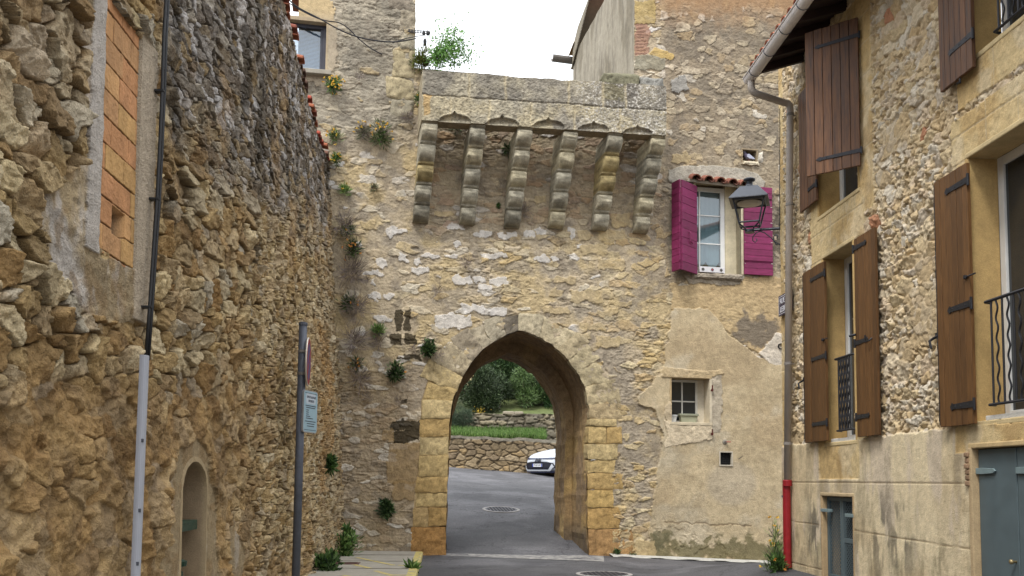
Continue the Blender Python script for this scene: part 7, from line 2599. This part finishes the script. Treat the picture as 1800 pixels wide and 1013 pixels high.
def build_plants():
    NG = np.array([math.sin(TH), -math.cos(TH), 0])
    g = lambda x, y, off=.06: tuple(MG @ Vector((G(x, y, off)[0], -off, G(x, y, off)[1])))
    YEL = [NA(240, 200, 30), NA(234, 178, 24)]
    ORG = [NA(236, 166, 34), NA(226, 150, 34)]
    T = lambda *a, **k: tuft(*a, **k)
    T(g(586, 150, .12), NG, .20, 260, .10, .022, GREEN_M, 'yellow flowered tuft just under the tower window sill', 901, 26, YEL, droop=.3, flat=.75)
    T(g(668, 236, .10), NG, .26, 420, .12, .018, GREY_G + GREEN_M, 'wide bushy tuft with few yellow flowers on the grey tower wall', 902, 12, YEL, flat=.85, dry=90)
    T(g(640, 232, .08), NG, .17, 160, .10, .014, GREY_G, 'thin greyish tuft with yellow flowers beside the wide bushy one', 903, 8, YEL, dry=120)
    T(g(588, 243, .08), NG, .15, 200, .12, .016, GREEN_M + GREY_G, 'upright flowering tuft at the edge of the tiled wall top', 904, 9, YEL, up=.9)
    T(g(592, 281, .08), NG, .12, 170, .09, .02, GREEN_M, 'small round yellow flowered tuft below the upright one', 905, 8, YEL)
    T(g(605, 335, .07), NG, .12, 170, .13, .014, GREEN_L, 'pale green grassy tuft below the flowering ones on the tower wall', 906, 2, YEL, up=.8)
    T(g(657, 331, .06), NG, .08, 80, .08, .014, GREY_G, 'tiny grey green tuft left of the first corbel', 907, 0, dry=50)
    T(g(752, 617, .08), NG, .17, 420, .09, .035, GREEN_D, 'dark green leafy plant above the left shoulder of the arch', 908)
    T(g(696, 654, .08), NG, .19, 460, .10, .03, GREEN_D, 'dark green plant with one orange flower on the lower left wall', 909, 1, ORG, flat=.8, dry=60)
    T(g(664, 583, .08), NG, .13, 200, .12, .018, GREEN_L, 'light green tuft over dead twigs left of the mossy stones', 910, 0, up=.8, dry=80)
    T(g(681, 892, .08), NG, .15, 420, .10, .03, GREEN_D, 'round dark green plant low on the wall left of the jamb', 911, 0, up=.3)
    T(g(737, 176, .12), NG, .11, 160, .09, .02, GREEN_M, 'green tuft with a yellow flower at the corner beside the parapet', 912, 2, YEL, dry=60)
    T(g(737, 104, .05), NG, .24, 800, .09, .02, [NA(110, 122, 40), NA(92, 100, 36), NA(128, 134, 52), NA(84, 84, 36)], 'mossy yellow green clump at the left end of the parapet', 913, name='moss_clump')
    T(g(893, 265, .04), NG, .13, 160, .12, .02, GREEN_D, 'dark fern hanging between two corbels', 914, 0, droop=.8)
    T(g(800, 222, .05), NG, .12, 140, .10, .016, GREEN_D, 'dark weed under the parapet in the first bay', 915, 0, droop=.6)
    T(g(876, 362, .03), NG, .05, 40, .06, .03, GREEN_M, 'tiny green sprig below the second corbel', 916)
    k = 920
    for x, y, R, n, lab in ((921, 372, .18, 160, 'dry grey weed beside the third corbel foot'), (820, 462, .14, 90, 'thin dry weed in the middle of the upper wall'), (770, 512, .11, 80, 'small dry weed above the large white stone'), (644, 494, .11, 70, 'dry tuft near the left edge beside a white stone'),
                            (664, 604, .16, 120, 'dead twigs under the light green tuft'), (725, 612, .10, 60, 'dead sprig left of the dark leafy plant'), (648, 700, .14, 90, 'dry weed below the dark plant with the orange flower'), (700, 705, .12, 70, 'short dry weed above the mossy blocks'),
                            (716, 205, .14, 120, 'purple grey dry weed beside the parapet corner'), (634, 136, .12, 90, 'dry purple tuft right of the tower window'), (770, 625, .14, 80, 'dry wisp hanging right of the dark leafy plant'), (912, 325, .10, 70, 'reddish dry sprig right of the third corbel')):
        dry_weed(g(x, y, .05), NG, R, n, lab, k); k += 1
    for x, y, R, n, lab in ((607, 400, .26, 260, 'topmost dry tangle where the rubble wall meets the gate'), (618, 478, .30, 300, 'second dry tangle down the corner of the rubble wall'), (624, 540, .28, 280, 'third dry tangle down the corner of the rubble wall'), (622, 600, .30, 260, 'fourth dry tangle down the corner, with long twigs'), (632, 668, .26, 200, 'lowest dry tangle in the corner above the pavement')):
        dry_weed(g(x, y, .16), NG + np.array([.2, 0, 0]), R, n, lab, k, .008); k += 1
    T(g(620, 440, .16), NG, .20, 260, .11, .02, GREEN_D + GREEN_M, 'green tuft with orange flowers high in the corner', 950, 8, ORG, dry=80)
    T(g(612, 405, .12), NG, .14, 160, .10, .02, GREEN_M, 'small green tuft topping the corner growth', 951, 2, YEL)
    T(g(612, 535, .16), NG, .20, 260, .10, .022, GREY_G + GREEN_D, 'grey green tuft with an orange flower halfway down the corner', 952, 3, ORG)
    T(g(628, 640, .16), NG, .14, 120, .10, .02, GREY_G, 'sparse tuft with small orange flowers low in the corner', 953, 8, ORG, dry=90)
    # plants rooted in the rubble wall
    def lw(x, y, off=.06):
        Y, z = LW(x, y); return (float(LX(Y, z)) + off, Y, z)
    NL = np.array([1, -.2, 0])
    T(lw(571, 815), NL, .16, 420, .09, .04, GREEN_M + GREEN_D, 'green leafy plant on the rubble wall right of the sign post', 960, 0, droop=.3)
    T(lw(605, 850), NL, .10, 160, .09, .03, GREEN_D, 'small dark plant near the foot of the rubble wall', 961)
    T(lw(612, 905), NL, .16, 260, .10, .035, GREEN_D + GREEN_M, 'dark green plant in the lower corner by the gate', 962, 0, flat=1.5)
    NU = np.array([.2, -.3, .8])
    gh = lambda x, y: tuple(ground_hit(x, y))
    T((-2.14, 17.0, .16), NU, .24, 600, .10, .04, GREEN_M + GREEN_L, 'bright green weeds growing up the corner of the pavement', 963, 0, flat=1.4)
    T((-2.2, 15.7, .10), NU, .17, 360, .10, .04, GREEN_D + GREEN_M, 'dark weeds by the drain cover under the rubble wall', 964)
    T((-2.12, 14.3, .06), NU, .25, 800, .10, .045, GREEN_M + GREEN_D, 'large green weed clump at the bottom edge beside the post', 965)
    T((-2.2, 17.6, .3), NU, .24, 360, .11, .045, GREEN_M, 'green weeds in the innermost pavement corner', 966, 0, flat=1.5)
    p = ground_hit(681, 970); T((p.x, p.y - .02, p.z + .06), NU, .22, 420, .10, .025, [NA(56, 78, 48), NA(66, 86, 58), NA(46, 64, 40)], 'low blue green cushion at the wall foot on the pavement', 967, 0, flat=.5, name='ground_plant')
    p = ground_hit(738, 971); T((p.x, p.y, p.z + .04), NU, .12, 220, .09, .025, GREEN_D + GREEN_M, 'dark weed at the foot of the left jamb', 968, name='ground_plant')
    p = ground_hit(771, 973); T((p.x, p.y, p.z + .03), NU, .11, 180, .08, .025, GREEN_D, 'second dark weed at the inner edge of the left jamb', 969, 0, flat=.7, name='ground_plant')
    p = ground_hit(722, 1008); T((p.x, p.y, p.z + .05), NU, .12, 90, .15, .04, GREEN_L + GREEN_M, 'bright dandelion leaves sprouting on the yellow kerb', 970, 0, up=.1, flat=.5, name='dandelion')
    p = ground_hit(1082, 978); T((p.x, p.y, p.z + .04), NU, .10, 120, .08, .02, GREEN_D, 'small weed at the foot of the right jamb', 971, 0, flat=.7, name='ground_plant')
    p = ground_hit(1110, 979); T((p.x, p.y, p.z + .03), NU, .12, 90, .06, .015, GREY_G, 'thin weeds at the foot of the wall right of the gate', 972, 0, flat=.5, name='ground_plant')
    xw = XR - .22; yw = RW(1374, 985, xw)[0] + .1
    zg = float(ground_z(xw, yw))
    T((xw - .06, yw, zg + .06), NU, .19, 360, .13, .02, GREEN_L + GREY_G, 'tall wild plants with yellow flowers beside the red pipe foot', 973, 6, YEL, up=1.2, flat=1.6, name='ground_plant')
    T((xw - .02, yw + .1, zg + .45), NU, .13, 90, .10, .012, GREEN_L, 'thin stalks with yellow flowers climbing by the red pipe', 974, 5, YEL, up=1.2, flat=2.2, name='ground_plant', dry=30)
    T((xw - .10, yw - .2, zg + .06), NU, .15, 200, .10, .03, GREEN_M, 'low weeds with an orange flower at the pipe base', 975, 2, ORG, name='ground_plant')
    T((XR - .09, RW(1392, 1000)[0] - .05, zg + .08), NU, .12, 200, .09, .025, GREEN_D, 'dark weed right of the red pipe on the house foot', 976, name='ground_plant')
    # young tree on the wall behind the parapet
    base = MG @ Vector((G(744, 112, .2)[0], -.1, G(744, 112, .2)[1]))
    t = thing('young_tree', 'young bright green tree sprouting from the wall top beside the tower', 'tree', base)
    rng = np.random.RandomState(77)
    tips = [(792, 45), (812, 66), (832, 92), (818, 108), (776, 68), (790, 82), (760, 100), (806, 96), (768, 118), (800, 60), (786, 100), (826, 84)]
    mb = MB()
    P = []; D = []
    root = np.array(base)
    fork = np.array(MG @ Vector((G(762, 100, .2)[0], -.2, G(762, 100, .2)[1])))
    mb.tube([root, fork], [.035, .022], 6, NA(84, 74, 58))
    for i, (x, y) in enumerate(tips):
        s, z = G(x, y, .25)
        tip = np.array(MG @ Vector((s, -.25 + rng.uniform(-.35, .35), z)))
        mid = (fork * .5 + tip * .5) + rng.normal(size=3) * .06 + np.array([0, 0, -.05])
        mb.tube([fork, mid, tip], [.014, .009, .003], 5, NA(84, 74, 58))
        m = 170
        u = rng.rand(m, 1) ** .6
        q = np.where(u < .5, fork + (mid - fork) * u * 2, mid + (tip - mid) * (u * 2 - 1))
        P.append(q + rng.normal(size=(m, 3)) * np.array([.11, .11, .10]) * (.3 + .9 * u)); D.append(unit(rng.normal(size=(m, 3)) + np.array([.3, 0, .3])))
    P = np.concatenate(P); D = np.concatenate(D)
    mb.build('trunk', M_ATTR, t)
    foliage('crown', P, D, .075, .028, [NA(110, 164, 62), NA(92, 144, 48), NA(128, 178, 82), NA(80, 124, 44)], None, None, 78, .3, None, t)


build_plants()
